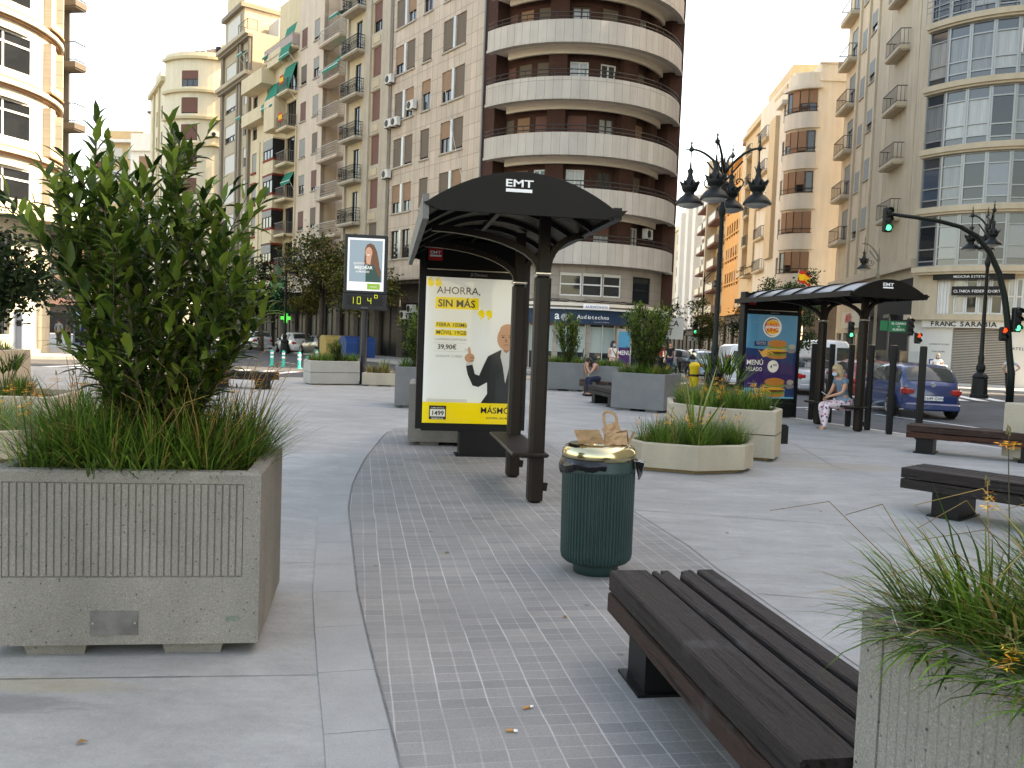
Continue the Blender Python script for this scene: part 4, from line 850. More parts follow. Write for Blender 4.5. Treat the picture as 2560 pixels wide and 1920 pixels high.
simple('pale cream block closing the view at the far end of the right hand street',(29.8,155),(.03,1),60,24,mat('pale_cream_render',(.62,.53,.38),.85,.05,.8),z0=4.5,cs=(2,8,14,20,26,32,38,44,50),ww=1.6,wh=1.8,sp=3.0,sh=[SHG,SHB],depth=10,extra=lambda g,M:[fbox(g,M,s,s+2.6,4.5,23,0,.9,WHR) for s in (5,17,29,41)])
# unseen block added right of the view to shade the square
R_=thing('apartment_building','plain cream block added out of view right of the square to shade it','building',(38,5,0)); M=line((30.5,-28),(0,1)); g=MB()
op=[(s,s+1.4,z,z+1.9) for s in range(2,62,5) for z in (7,10.2,13.4,16.6,19.8,23,26.2,29.4)]
fwall(g,M,0,68,0,46,op,BEI,rev=.25); body(g,M,0,68,0,46,14,BEI); wbuild(R_,g)
# ---------------------------------------------------------------- planters
def inset(poly,t):
    k=len(poly); out=[]
    for i in range(k):
        a,b,c=Vector(poly[i-1]),Vector(poly[i]),Vector(poly[(i+1)%k]); d1=(b-a).normalized(); d2=(c-b).normalized()
        n1=Vector((d1.y,-d1.x)); n2=Vector((d2.y,-d2.x)); s=(n1+n2); s=s/max(.2,(1+n1.dot(n2))); out.append(tuple(b+s*t))
    return out
def planter(label,poly,h,m=CON,z0=.06,ribs=(),seam=None,plate=None,group=None,th=.085,feet=True,soil=.10,ribz=.001):
    # poly clockwise seen from above
    cx=sum(p[0] for p in poly)/len(poly); cy=sum(p[1] for p in poly)/len(poly)
    Rt=thing('planter',label,'planter',(cx,cy,0),group=group); Li=Matrix.Translation((-cx,-cy,0)); g=MB(); g.T=Li
    k=len(poly); ch=.012; b=.14
    out2=inset(poly,ch); inn=inset(poly,th); inn2=inset(poly,th-.012)
    def ring(pa,za,pb,zb):
        for i in range(k):
            j=(i+1)%k; g.add([(*pa[j],za),(*pa[i],za),(*pb[i],zb),(*pb[j],zb)],[(0,1,2,3)],m)
    for i in range(k):
        a,c=Vector(poly[i]),Vector(poly[(i+1)%k]); L_=(c-a).length; M=line(a,(c-a)); op=[]
        if i in ribs: op=[(.08,L_-.08,h*.43,h-.055)]
        fwall(g,M,0,L_,z0,h-ch,op,m,rev=.007)
        for q in op:
            fwall(g,M,q[0],q[1],q[2],q[3],[],m,o=-.007); n_=int((q[1]-q[0])/.033)
            for r in range(n_):
                s=q[0]+(q[1]-q[0])*(r+.5)/n_; w_=(q[1]-q[0])/n_*.46
                g.add([M(s+w_,q[2]+.004,-.0065),M(s-w_,q[2]+.004,-.0065),M(s-w_*.78,q[2]+.008,ribz),M(s+w_*.78,q[2]+.008,ribz),M(s+w_,q[3]-.004,-.0065),M(s-w_,q[3]-.004,-.0065),M(s-w_*.78,q[3]-.006,ribz),M(s+w_*.78,q[3]-.006,ribz)],[(3,2,6,7),(0,3,7,4),(2,1,5,6),(0,1,2,3),(7,6,5,4)],m)
    ring(poly,h-ch,out2,h); ring(out2,h,inn2,h); ring(inn2,h,inn,h-.012); ring(inn,h-.012,inn,h-soil-.05)
    bot=inset(poly,.0); g.add([(*p,z0) for p in bot],[tuple(range(k))],m)
    if seam:
        for i in range(k):
            a,c=Vector(poly[i]),Vector(poly[(i+1)%k]); M=line(a,(c-a)); fbox(g,M,.0,(c-a).length,seam,seam+.012,-.01,.003,BLK)
    g.build('box',None,Rt)
    s=MB(); s.T=Li; s.add([(*p,h-soil) for p in inn][::-1],[tuple(range(k))],SOIL); s.build('soil',None,Rt)
    if feet:
        f=MB(); f.T=Li; pi=inset(poly,.10)
        if k==4:
            for u in (.12,.72):
                for v_ in (.0,1.0):
                    a=Vector(pi[0]).lerp(Vector(pi[1]),u+.08).lerp(Vector(pi[3]).lerp(Vector(pi[2]),u+.08),v_*.86+.07); d=(Vector(pi[1])-Vector(pi[0])).normalized(); f.prism([tuple(a+d*x+Vector((-d.y,d.x))*y) for x,y in ((-.13,-.11),(.13,-.11),(.13,.11),(-.13,.11))],0,z0,m,ins=-.12); f.build('foot',None,Rt); f=MB(); f.T=Li
        else: f.prism(pi,0,z0,mat('wooden_plinth',(.26,.19,.10),.8,.15,5)); f.build('foot',None,Rt)
    if plate:
        i,s0,z,w_,h_=plate; a,c=Vector(poly[i]),Vector(poly[(i+1)%k]); M=line(a,(c-a)); p=MB(); p.T=Li
        PL=mat('tarnished_plate',(.16,.155,.15),.45,.35,9,metal=.5); fbox(p,M,s0,s0+w_,z,z+h_,-.002,.006,PL)
        for s_ in (s0+.012,s0+w_-.012): fbox(p,M,s_-.004,s_+.004,z+h_/2-.004,z+h_/2+.004,.006,.010,FALU)
        p.build('name_plate',None,Rt)
        p=MB(); p.T=Li; fbox(p,M,.09,.155,.17,.195,-.002,.003,mat('badge_green',(.14,.17,.14),.5,.3,40)); p.build('badge',None,Rt)
    return Rt
def sq(A,d,w,dp):        # A = corner, d = travel direction along the front (outward left), other side behind
    A=Vector(A); d=Vector(d).normalized(); n=Vector((-d.y,d.x)); return [tuple(A),tuple(A+d*w),tuple(A+d*w-n*dp),tuple(A-n*dp)]
PL1=[(-1.2,4.05),(-2.44,3.87),(-2.62,4.9),(-1.38,5.08)]
planter('tall ribbed grey concrete planter with the big laurel bush, left foreground',PL1,.9,ribs=(0,),plate=(0,.56,.11,.215,.115),group='tall square concrete planters')
A=Vector((.99,2.28)); e1=Vector((.955,.297)); e2=Vector((.297,-.955)); PL2=[tuple(A+e1*1.25),tuple(A+e2*0+e1*1.25+e2*1.25),tuple(A+e2*1.25),tuple(A)]
PL2=[tuple(A+e2*1.25),tuple(A),tuple(A+e1*1.25),tuple(A+e1*1.25+e2*1.25)]
planter('tall grey concrete planter full of trailing grass in the right foreground corner',PL2,.9,ribs=(0,),ribz=-.0045,group='tall square concrete planters')
def sqc(cx,cy,w,a,dp=None):
    dp=dp or w; c,s=math.cos(R(a)),math.sin(R(a)); return [(cx+x*c-y*s,cy+x*s+y*c) for x,y in ((w/2,-dp/2),(-w/2,-dp/2),(-w/2,dp/2),(w/2,dp/2))]
PL3=sqc(-2.0,18.85,1.25,8); PL4=sqc(-.92,12.75,1.25,6); PL5=sqc(1.75,27.2,1.25,-12); PL6=sqc(3.25,20.25,1.3,-28); PL7=sqc(3.05,25.0,1.2,-25); PL8=sqc(8.52,12.75,1.25,20)
planter('dark grey tall planter with leafy bushes, half hidden behind the advertising panel',PL3,.9,m=mat('grey_concrete',(.15,.152,.152),.9,.14,2.5,speck=.2),group='tall square concrete planters')
planter('tall grey planter directly behind the near bus shelter advertising panel',PL4,.9,group='tall square concrete planters')
planter('tall grey planter with a narrow laurel in front of the hearing aid shop',PL5,.9,m=MATS['grey_concrete'],group='tall square concrete planters')
planter('tall grey planter with a dense laurel, right of the seated dark haired woman',PL6,.9,m=MATS['grey_concrete'],group='tall square concrete planters')
planter('tall grey planter behind the back of the seated dark haired woman',PL7,.9,m=MATS['grey_concrete'],group='tall square concrete planters')
planter('tall beige planter cut by the right edge, beside the farther wooden benches',PL8,.9,m=CONB,group='tall square concrete planters')
HX1=[(3.2,10.95),(2.98,10.58),(2.33,10.31),(1.66,10.52),(1.5,10.95),(1.8,11.5),(2.6,11.75),(3.15,11.5)]
planter('low beige hexagonal planter with spiky striped leaves, behind the green litter bin',HX1,.36,m=CONB,z0=.05,plate=None,group='low hexagonal planters')
HX2=[(4.0,12.35),(3.72,11.75),(2.85,12.05),(2.4,12.8),(2.6,14.0),(3.3,14.1),(3.95,13.5)]
planter('two tier beige planter full of orange flowers, behind the low hexagonal one',HX2,.72,m=CONB,z0=.05,seam=.37,group='low hexagonal planters')
HX3=[(-4.66,25.6),(-5.4,25.1),(-5.98,24.8),(-6.4,25.7),(-5.7,26.2),(-4.8,26.3)]
planter('two tier white planter with grass, below the street clock on its left',HX3,.72,m=mat('pale_concrete',(.34,.33,.30),.9,.1,2,speck=.1),z0=.04,seam=.37,group='low hexagonal planters')
planter('low pale planter with dry grass, below the street clock on its right',sqc(-3.9,25.9,1.35,4,1.0),.40,m=CONB,z0=.04,group='low hexagonal planters')
HX5=[(-5.3,9.5),(-5.7,9.15),(-7.4,9.2),(-8.1,9.9),(-7.6,11.2),(-6.2,11.2)]
planter('low pale planter with flowering grass behind the left laurel planter',HX5,.36,m=CONB,z0=.05,group='low hexagonal planters')
HX6=[(-7.2,13.2),(-8.6,12.9),(-9.6,13.6),(-9.2,14.9),(-7.6,14.9)]
planter('low pale planter with palmetto leaves, behind the left laurel planter',HX6,.40,m=CONB,z0=.05,group='low hexagonal planters')
planter('tan planter below the dark leaved tree at the left edge',sqc(-12.3,19.3,1.6,6),.9,m=CONB,group='tall square concrete planters')
# ---------------------------------------------------------------- benches
def woodmat(name,col):
    m=mat(name,col,.6,.22,3.5,bump=.9,bscale=14,stretch=(14,.8,14),spec=.2,detail=8); t=m.node_tree; N=t.nodes; L=t.links; b=N['Principled BSDF']; src=b.inputs['Base Color'].links[0].from_socket
    tc=N.new('ShaderNodeTexCoord'); mp=N.new('ShaderNodeMapping'); mp.inputs['Scale'].default_value=(26,1.1,26); L.new(tc.outputs['Object'],mp.inputs[0])
    no=N.new('ShaderNodeTexNoise'); no.inputs['Scale'].default_value=1.2; no.inputs['Detail'].default_value=3; no.inputs['Distortion'].default_value=.4; L.new(mp.outputs[0],no.inputs[0])
    mr=N.new('ShaderNodeMapRange'); mr.inputs[1].default_value=.36; mr.inputs[2].default_value=.44; mr.inputs[3].default_value=.18; mr.inputs[4].default_value=1; L.new(no.outputs[0],mr.inputs[0])
    vm=N.new('ShaderNodeVectorMath'); vm.operation='SCALE'; L.new(src,vm.inputs[0]); L.new(mr.outputs[0],vm.inputs['Scale'])
    no=N.new('ShaderNodeTexNoise'); no.inputs['Scale'].default_value=5; no.inputs['Detail'].default_value=6; L.new(tc.outputs['Object'],no.inputs[0])
    mr=N.new('ShaderNodeMapRange'); mr.inputs[1].default_value=.60; mr.inputs[2].default_value=.78; mr.inputs[3].default_value=0; mr.inputs[4].default_value=.55; L.new(no.outputs[0],mr.inputs[0])
    mx=N.new('ShaderNodeMix'); mx.data_type='RGBA'; L.new(mr.outputs[0],mx.inputs[0]); L.new(vm.outputs[0],mx.inputs[6]); mx.inputs[7].default_value=(.085,.085,.083,1); L.new(mx.outputs[2],b.inputs['Base Color']); return m
WD1=woodmat('weathered_dark_wood',(.026,.0195,.0175)); WD2=woodmat('brown_oiled_wood',(.042,.022,.016)); WD3=woodmat('reddish_wood',(.06,.024,.014))
def slat(x0,x1,L_,z0,z1,m,ragged=None,name='slat'):
    g=MB(); b=.008
    n_=1 if not ragged else len(ragged)
    w_=(x1-x0)/n_
    for i in range(n_):
        o=ragged[i] if ragged else 0; a,c=x0+w_*i,x0+w_*(i+1); bl=b if i==0 else 0; br=b if i==n_-1 else 0
        ys=[o+ (0.02*rng.random() if ragged else 0)]+[L_*q for q in (.12,.3,.5,.7,.88)]+[L_]
        vs=[]
        for y in ys:
            wv=.0015*math.sin(y*7+x0*30) 
            vs+=[(a,y,z0),(c,y,z0),(c,y,z1-br),(c-br,y,z1+wv*0),(a+bl,y,z1+wv*0),(a,y,z1-bl)]
        fs=[(0,1,2,3,4,5)[::1],tuple(6*(len(ys)-1)+k for k in (5,4,3,2,1,0))]
        for r in range(len(ys)-1):
            for k in range(6): k2=(k+1)%6; fs.append((6*r+k,6*(r+1)+k,6*(r+1)+k2,6*r+k2))
        g.add(vs,[f[::-1] for f in fs],m)
    return g
def bench(label,P,ang,L_=1.9,W=.555,top=.45,m=WD1,ms=WD2,near=False,group='slatted wooden benches',legs=(.22,.25)):
    Rt=thing('bench',label,'bench',(P[0],P[1],0),R(ang),group)
    for i,(a,b) in enumerate(((0,.2),(.216,.312),(.342,.438),(.465,.555))):
        rg=None
        if near and i==1: rg=[.0,.055,.005,.008]
        if near and i==2: rg=[.065,.03,.0,.0]
        slat(a,b,L_,top-.098,top,m if i<3 else m,rg).build('slat',None,Rt)
    slat(-.004,.10,L_,top-.205,top-.112,ms).build('side_board',None,Rt); slat(.455,.559,L_,top-.205,top-.112,ms).build('side_board',None,Rt)
    for y in (legs[0]+.12,L_-legs[0]-.12):
        g=MB(); z1=top-.205; g.box((.278,y,z1/2+.01),(.46,.25,z1-.0),BLKM); g.box((.278,y,.008),(.54,.31,.016),BLKM); g.box((.278,y,z1+.055),(.34,.22,.09),BLKM); g.build('leg',None,Rt)
    return Rt
# bench local x = width, y = length
def bench2(label,far_left,near_left,**kw):      # local origin at far-left corner, length towards the near end
    a=Vector(far_left); b=Vector(near_left); d=b-a; ang=math.degrees(math.atan2(d.y,d.x))-90
    # local +y -> d ; local +x must point to the right hand of the viewer: mirror by building from the near end
    L_=d.length; ang2=math.degrees(math.atan2(-d.y,-d.x))-90
    return bench(label,near_left,ang2,L_,**kw)
# nearest bench: ragged ends belong at the far end, so the slats are mirrored lengthwise
_sl=slat
def slat(x0,x1,L_,z0,z1,m,ragged=None,name='slat'):
    g=_sl(x0,x1,L_,z0,z1,m,ragged)
    if ragged:
        g.v=[(x,L_-y,z) for x,y,z in g.v]; g.f=[f[::-1] for f in g.f]
    return g
bench2('nearest dark slatted wooden bench with splintered slat ends, in front of the litter bin',(.53,4.19),(.85,2.30),near=True)
bench2('dark wooden bench with its corner toward the camera, middle of the three on the right',(3.97,8.45),(5.6,6.65),m=WD1,ms=WD1,legs=(.3,.25))
bench2('reddish brown wooden bench beside the glass screen, farthest of the three on the right',(6.43,13.6),(8.1,12.5),m=WD2,ms=WD3,legs=(.15,.25))
bench2('grey wooden bench in front of the seated dark haired woman',(2.02,22.3),(2.45,20.4),m=WD1,ms=WD1)
bench2('wooden bench on which the dark haired woman sits',(2.05,25.6),(2.75,23.9),m=WD2,ms=WD2)
bench2('dark wooden bench behind the right edge of the big laurel bush',(-8.2,22.3),(-6.35,22.1),m=WD1,ms=WD2)
# ---------------------------------------------------------------- litter bin
GRB=mat('dark_green_enamel',(.017,.043,.040),.45,.22,4,spec=.4,speck=.12); GLD=mat('brass_lid',(.50,.44,.27),.18,.08,3,metal=1.,bump=.05,bscale=4); LIN=mat('black_bin_liner',(.004,.004,.005),.25,.1,5,spec=.4)
Rt=thing('litter_bin','dark green fluted litter bin with a brass lid and black liner','litter bin',(.63,5.78,0))
Rt.rotation_euler=(0,R(-.6),0)
g=MB(); g.lathe([(.0,0),(.155,0),(.158,.05),(.17,.075),(.175,.085)],m=GRB,n=40); g.build('base',None,Rt)
g=MB(); nn_=252; rf=lambda j,t:1.0+(.022 if (j//2)%2==0 else -.022)
g.lathe([(.175,.075),(.215,.088),(.236,.108),(.243,.14),(.244,.3),(.246,.55),(.247,.715)],m=GRB,n=nn_,rfun=rf,smooth=False); g.lathe([(.249,.712),(.253,.718),(.252,.735),(.247,.742),(.247,.80),(.238,.805)],m=GRB,n=48); g.build('body',None,Rt)
g=MB(); g.lathe([(.236,.795),(.252,.80),(.258,.825),(.253,.855),(.238,.880),(.21,.897),(.17,.903),(.12,.897),(.09,.885),(.085,.80)],m=GLD,n=56); g.build('lid',None,Rt)
g=MB(); r1=random.Random(3); n_=72; vs=[];rows=5
for i in range(rows):
    for j in range(n_):
        t=2*PI*j/n_; f=i/(rows-1); deep=.085+.03*math.sin(t*2+2.2)+.012*math.sin(t*9)+.015*r1.random()
        front=math.sin(t*1+.9); deep*= .55+.45*(front<.55); rr=.256+.018*math.sin(f*PI)+.010*r1.random()*f+(.03*f if 5.7<t or t<.45 else 0)
        vs.append((rr*math.cos(t),rr*math.sin(t),.806-deep*f))
fs=[(i*n_+j,(i+1)*n_+j,(i+1)*n_+(j+1)%n_,i*n_+(j+1)%n_) for i in range(rows-1) for j in range(n_) if not(4.75<2*PI*j/n_<5.75 and i>=0)]
g.add(vs,fs,LIN)
for a_,l_ in ((-.25,.11),(.05,.08)):      # loose flap at the right
    c,s=math.cos(a_),math.sin(a_); g.add([(c*.25-s*x,s*.25+c*x,z) if y==0 else (c*(.25+y)-s*x,s*(.25+y)+c*x,z) for x,y,z in ((-.05,0,.80),(.05,0,.80),(.06,.055,.79),(-.03,.065,.785),(.03,.05,.70),(-.01,.03,.66))],[(0,1,2,3),(3,2,4),(0,3,5),(3,4,5)],LIN)
g.build('bin_liner',None,Rt)
KRF=mat('kraft_paper',(.36,.23,.13),.85,.12,14,bump=.3,bscale=40)
def crumple(name,label,loc,parts,seed):
    r2=random.Random(seed); Rt=thing(name,label,'paper bag',loc); Rt.scale=(1.45,1.45,1.45); 
    for pn,mk in parts:
        g=MB(); mk(g,r2); g.build(pn,None,Rt)
    return Rt
def sheet(g,r2,o,u,v,nu,nv,amp,fold=0,sag=0):
    o,u,v=Vector(o),Vector(u),Vector(v); n=u.cross(v).normalized(); vs=[]
    for j in range(nv+1):
        for i in range(nu+1):
            vs.append(tuple(o+u*(i/nu)+v*(j/nv)+n*(amp*r2.uniform(-1,1)+fold*math.sin(i/nu*PI))+Vector((0,0,sag*math.sin(j/nv*PI)))))
    g.add(vs,[(j*(nu+1)+i,j*(nu+1)+i+1,(j+1)*(nu+1)+i+1,(j+1)*(nu+1)+i) for j in range(nv) for i in range(nu)],KRF)
def bagA(g,r2):
    sheet(g,r2,(-.075,-.03,.0),(.12,.0,.004),(-.03,-.01,.065),5,4,.005,fold=-.012); sheet(g,r2,(-.06,.03,.0),(.11,.005,.004),(-.035,.0,.06),5,4,.005,fold=.012)
    sheet(g,r2,(-.075,-.03,.002),(.12,.0,.002),(.0,.06,.0),5,4,.003); sheet(g,r2,(.045,-.03,.004),(.0,.06,.002),(.012,.0,.05),4,3,.006)
def bagB(g,r2):
    sheet(g,r2,(-.04,-.05,.0),(.11,.01,.01),(-.005,.02,.055),5,4,.007,fold=-.014); sheet(g,r2,(-.03,-.02,.03),(.075,.03,.035),(-.02,.03,.045),4,4,.009,fold=.014)
    sheet(g,r2,(-.03,.04,.0),(.115,-.01,.012),(-.01,-.015,.06),5,4,.008,fold=.012); sheet(g,r2,(.075,-.045,.004),(.015,.08,.0),(.018,-.01,.058),4,4,.006,fold=-.01)
    sheet(g,r2,(-.04,-.05,.003),(.11,.01,.002),(.0,.09,.0),5,4,.004)
def handle(g,r2):
    p=[(-.03,.0,.07),(-.04,.0,.11),(-.045,.0,.145),(-.03,.0,.155),(.0,.0,.150),(.015,.0,.135),(.02,.0,.10),(.03,.0,.06)]
    for a,b in zip(p,p[1:]): g.bar(a,b,.014,.003,KRF,up=(0,1,0))
    g.bar((-.035,0,.15),(-.042,0,.175),.004,.004,KRF)
crumple('paper_bag','crushed brown paper bag lying open on the left of the bin lid',(.58,5.70,.904),[('bag',bagA)],4)
crumple('paper_bag','crumpled brown paper bag with its handle standing up on the bin lid',(.70,5.74,.900),[('bag',bagB),('handle',handle)],9)
for i,(x,y,a) in enumerate(((.12,3.55,.5),(.05,3.33,-.1))):
    g=MB(); g.tube([(-.02,0,.008),(.012,0,.008)],.006,mat('cigarette_filter',(.45,.22,.07),.8,.1),n=6); g.tube([(.012,0,.008),(.028,0,.008)],.006,WHT,n=6); o=g.build('cigarette_butt',None,None,(x,y,.004),a); tag(o,['orange cigarette butt on the pavers, upper of two','pale cigarette butt on the pavers, lower of two'][i],'litter')
# ---------------------------------------------------------------- bus shelters
EMTR=mat('shelter_red',(.45,.02,.02),.5,.03); RFM=mat('smoked_polycarbonate',(.0075,.0062,.005),.45,.25,3,spec=.15); RFT=mat('roof_grey_panel',(.05,.053,.06),.3,.1,2); GUT=mat('grey_aluminium_edge',(.15,.145,.135),.55,.12,6); STL=mat('brushed_steel',(.55,.52,.47),.3,.1,9,metal=.9); CLG=None
def clearglass():
    m=bpy.data.materials.new('clear_glass'); m.use_nodes=True; t=m.node_tree; b=t.nodes['Principled BSDF']; b.inputs['Roughness'].default_value=.03; b.inputs['Base Color'].default_value=(.75,.82,.82,1)
    tr=t.nodes.new('ShaderNodeBsdfTransparent'); tr.inputs[0].default_value=(.86,.9,.9,1); mx=t.nodes.new('ShaderNodeMixShader'); gl=t.nodes.new('ShaderNodeBsdfGlossy'); gl.inputs['Roughness'].default_value=.03; fr=t.nodes.new('ShaderNodeFresnel'); fr.inputs[0].default_value=1.5
    t.links.new(fr.outputs[0],mx.inputs[0]); t.links.new(tr.outputs[0],mx.inputs[1]); t.links.new(gl.outputs[0],mx.inputs[2]); t.links.new(mx.outputs[0],t.nodes['Material Output'].inputs[0]); return m
CLG=clearglass()
def shelter(label,P1,P2,py,near=True):
    d=Vector(P2)-Vector(P1); Rz=math.atan2(d.y,d.x)-PI/2; L12=d.length
    Rt=thing('bus_shelter',label,'bus shelter',(P1[0],P1[1],0),Rz,'bus shelters'); pm=BRNM
    X0,X1=-1.17,.36; Y0,Y1=-1.25,py+.12; xm=(X0+X1)/2; hw=(X1-X0)/2; ze,za=2.66,2.925
    def arcz(x): u=(x-xm)/hw; return ze+(za-ze)*(1-u*u)
    def arcpts(n_=14,dz=0): return [(X0+(X1-X0)*i/n_,arcz(X0+(X1-X0)*i/n_)+dz) for i in range(n_+1)]
    for y in (0,L12):
        g=MB(); g.bbox((0,y,1.11),(.15,.17,2.22),pm,b=.03); g.build('post',None,Rt)
        g=MB(); g.bbox((0,y,2.235),(.165,.185,.05),STL,b=.02); g.build('ring',None,Rt)
        g=MB(); g.bar((0,y,2.25),(.0,y,2.80),.10,.10,pm,up=(0,1,0))
        for tx,k_ in ((.34,.45),(-1.05,1.0)):
            pts=[];n_=9
            for i in range(n_+1): t=i/n_*PI/2; pts.append((tx*(1-math.cos(t)) if abs(tx)<.5 else tx*(1-math.cos(t)),y,2.26+(2.62-2.26)*math.sin(t)))
            x0=.04 if tx>0 else -.04
            for a,b in zip(pts,pts[1:]): g.bar((a[0]+x0,y,a[2]),(b[0]+x0,y,b[2]),.06,.075,pm,up=(0,1,0))
        g.build('bracket',None,Rt)
        g=MB(); g.bar((.09,y-.02,.12),(.10,y-.02,.20),.03,.05,BLKM); g.build('foot_bolt',None,Rt)
    # roof skin
    g=MB(); ap=arcpts(18); ny=6
    for i in range(len(ap)-1):
        (xa,za_),(xb,zb_)=ap[i],ap[i+1]
        for zo,f in ((0,1),(-.02,-1)):
            q=[(xa,Y0+.02,za_+zo),(xb,Y0+.02,zb_+zo),(xb,Y1,zb_+zo),(xa,Y1,za_+zo)]; g.add(q if f>0 else q[::-1],[(0,1,2,3)],RFT if f>0 else RFM)
    g.build('roof',None,Rt)
    g=MB()
    for k_ in range(ny+1):
        y=Y0+.03+(Y1-Y0-.06)*k_/ny
        for (xa,z1_),(xb,z2_) in zip(ap,ap[1:]): g.bar((xa,y,z1_+.012),(xb,y,z2_+.012),.04,.03,BLKM); g.bar((xa,y,z1_-.04),(xb,y,z2_-.04),.035,.05,BLKM)
    for x in (xm,): g.bar((x,Y0+.05,arcz(x)-.055),(x,Y1,arcz(x)-.055),.05,.05,BLKM)
    g.bar((X1+.02,Y0,ze),(X1+.02,Y1,ze),.07,.10,BLKM); g.build('roof_rib',None,Rt)
    g=MB(); g.bar((X0-.03,Y0,ze-.03+(0 if near else .03)),(X0-.03,Y1,ze-.03+(0 if near else .03)),.05,.20 if near else .10,GUT if near else BLKM); g.build('gutter',None,Rt)
    # arched visor (near end) and far end
    for y,nm in ((Y0,'visor'),(Y1,'visor')):
        g=MB(); p2=[(x,z+.02) for x,z in arcpts(18)]; lo=[(X1+.05,2.63),(X1-.02,2.615),(X0+.06,2.60),(X0-.02,2.64)]
        prof=[(X0-.05,ze+.0)]+p2+[(X1+.10,ze+.03)]+lo
        vs=[(x,y-.012,z) for x,z in prof]+[(x,y+.012,z) for x,z in prof]; k_=len(prof)
        cpt=len(vs)+0
        # strip triangulation between arch and chord
        top=[(X0-.05,ze)]+p2+[(X1+.10,ze+.03)]; bo_=[]
        for x,z in top: bo_.append((min(max(x,X0-.02),X1+.05),2.605+(.0 if X0+.03<x<X1-.02 else .03)))
        n_=len(top)
        for yy,f in ((y-.012,1),(y+.012,-1)):
            vv=[(x,yy,z) for x,z in top]+[(x,yy,z) for x,z in bo_]
            g.add(vv,[((i,n_+i,n_+i+1,i+1) if f>0 else (i,i+1,n_+i+1,n_+i)) for i in range(n_-1)],RFM)
        g.add([(x,y-.012,z) for x,z in top]+[(x,y+.012,z) for x,z in top],[(i,i+1,n_+i+1,n_+i) for i in range(n_-1)],RFM)
        g.build(nm,None,Rt)
    text('EMT',.082,SIGNW,Rt,(xm-.05,Y0-.018,2.825),sx=1.5,bold=.035,ext=.001); g=MB(); g.box((xm-.05,Y0-.017,2.795),(.215,.006,.026),SIGNW); g.build('logo_bar',None,Rt)
    # seat
    g=MB(); g.bbox((-.08,L12/2,.485),(.36,L12+.34,.04),pm,b=.012); g.box((-.08,L12/2,.45),(.12,L12-.1,.04),BLKM); g.build('seat',None,Rt)
    # advertising panel
    ax0,ax1=-1.08,.39; am=(ax0+ax1)/2; g=MB()
    g.box((ax0+.04,py,1.62),(.08,.22,2.52),BLKM); g.box((ax1-.04,py,1.62),(.08,.22,2.52),BLKM); g.box((am,py,.385),(ax1-ax0-.16,.2,.10),BLKM); g.box((am,py,2.42),(ax1-ax0-.16,.2,.09),BLKM); g.box((am,py+.05,1.4),(ax1-ax0-.16,.08,2.0),BLKM); g.build('panel_frame',None,Rt)
    g=MB(); g.box((am,py,2.66),(ax1-ax0-.17,.14,.40),RFM); g.box((am,py-.09,2.475),(ax1-ax0-.2,.02,.012),STL); g.build('header_panel',None,Rt)
    g=MB(); g.box((ax0+.20,py-.08,2.67),(.19,.02,.16),EMTR); g.box((ax0+.20,py-.093,2.65),(.15,.004,.022),SIGNW); g.build('logo_plate',None,Rt); text('EMT',.055,SIGNW,Rt,(ax0+.20,py-.094,2.675),sx=1.4,bold=.03,ext=.001)
    text('JCDecaux',.055,mat('sign_dim_grey',(.3,.3,.3),.5,0),Rt,(am+.05,py-.105,2.405),ext=.001)
    g=MB(); g.bbox((-.10,py,.17),(.78,.26,.34),BLKM,b=.01); g.box((-.1,py,.01),(.86,.34,.02),BLKM); g.build('pedestal',None,Rt)
    if not near:
        g=MB(); g.box((ax0+.04,py,.2),(.08,.22,.4),BLKM); g.box((ax1-.04,py,.2),(.08,.22,.4),BLKM); g.build('panel_leg',None,Rt)
    return Rt,(ax0+.09,ax1-.09,.44,2.375,py-.10)
PM={}
def pm_(n,c,**kw): return mat('print_'+n,c,kw.get('rough',.35),kw.get('var',.0),spec=.3,emit=(c[0],c[1],c[2],.055))  # each print colour also glows faintly to brighten the posters
def shape(g,pts,y,m): g.add([(x,y,z) for x,z in pts],[tuple(range(len(pts)))],m)     # flat printed shape facing -y (ccw in x,z)
def ell(cx,cz,rx,rz,n=20,a=0):
    return [(cx+rx*math.cos(2*PI*i/n)*math.cos(a)-rz*math.sin(2*PI*i/n)*math.sin(a),cz+rx*math.cos(2*PI*i/n)*math.sin(a)+rz*math.sin(2*PI*i/n)*math.cos(a)) for i in range(n)]
def rect(x0,x1,z0,z1): return [(x0,z0),(x1,z0),(x1,z1),(x0,z1)]
S1,(x0,x1,z0,z1,py)=shelter('near dark bus shelter with an arched roof and a white and yellow telephone advert',(.26,8.19),(.04,9.66),3.2)
W_=x1-x0; Hh=z1-z0
PW=pm_('white',(.74,.78,.82)); PY=pm_('yellow',(.85,.68,.02)); PK=pm_('black',(.012,.012,.014)); PSK=pm_('skin',(.52,.30,.20)); PSH=pm_('shirt',(.55,.58,.62)); PSU=pm_('suit',(.018,.02,.026)); PSD=pm_('skin_shadow',(.33,.17,.11)); PG=pm_('grey',(.2,.2,.22))
g=MB(); X=lambda u:x0+W_*u; Z=lambda v:z1-Hh*v
y=py; shape(g,rect(x0,x1,z0,z1),y,PW); shape(g,rect(x0,x1,z0,Z(.855)),y-.002,PY)
shape(g,rect(X(.10),X(.545),Z(.215),Z(.135)),y-.002,PY); shape(g,rect(X(.105),X(.43),Z(.345),Z(.305)),y-.002,PY); shape(g,rect(X(.105),X(.43),Z(.398),Z(.358)),y-.002,PY)
shape(g,rect(X(.07),X(.245),Z(.975),Z(.88)),y-.004,PK); shape(g,rect(X(.08),X(.235),Z(.955),Z(.905)),y-.006,PW)
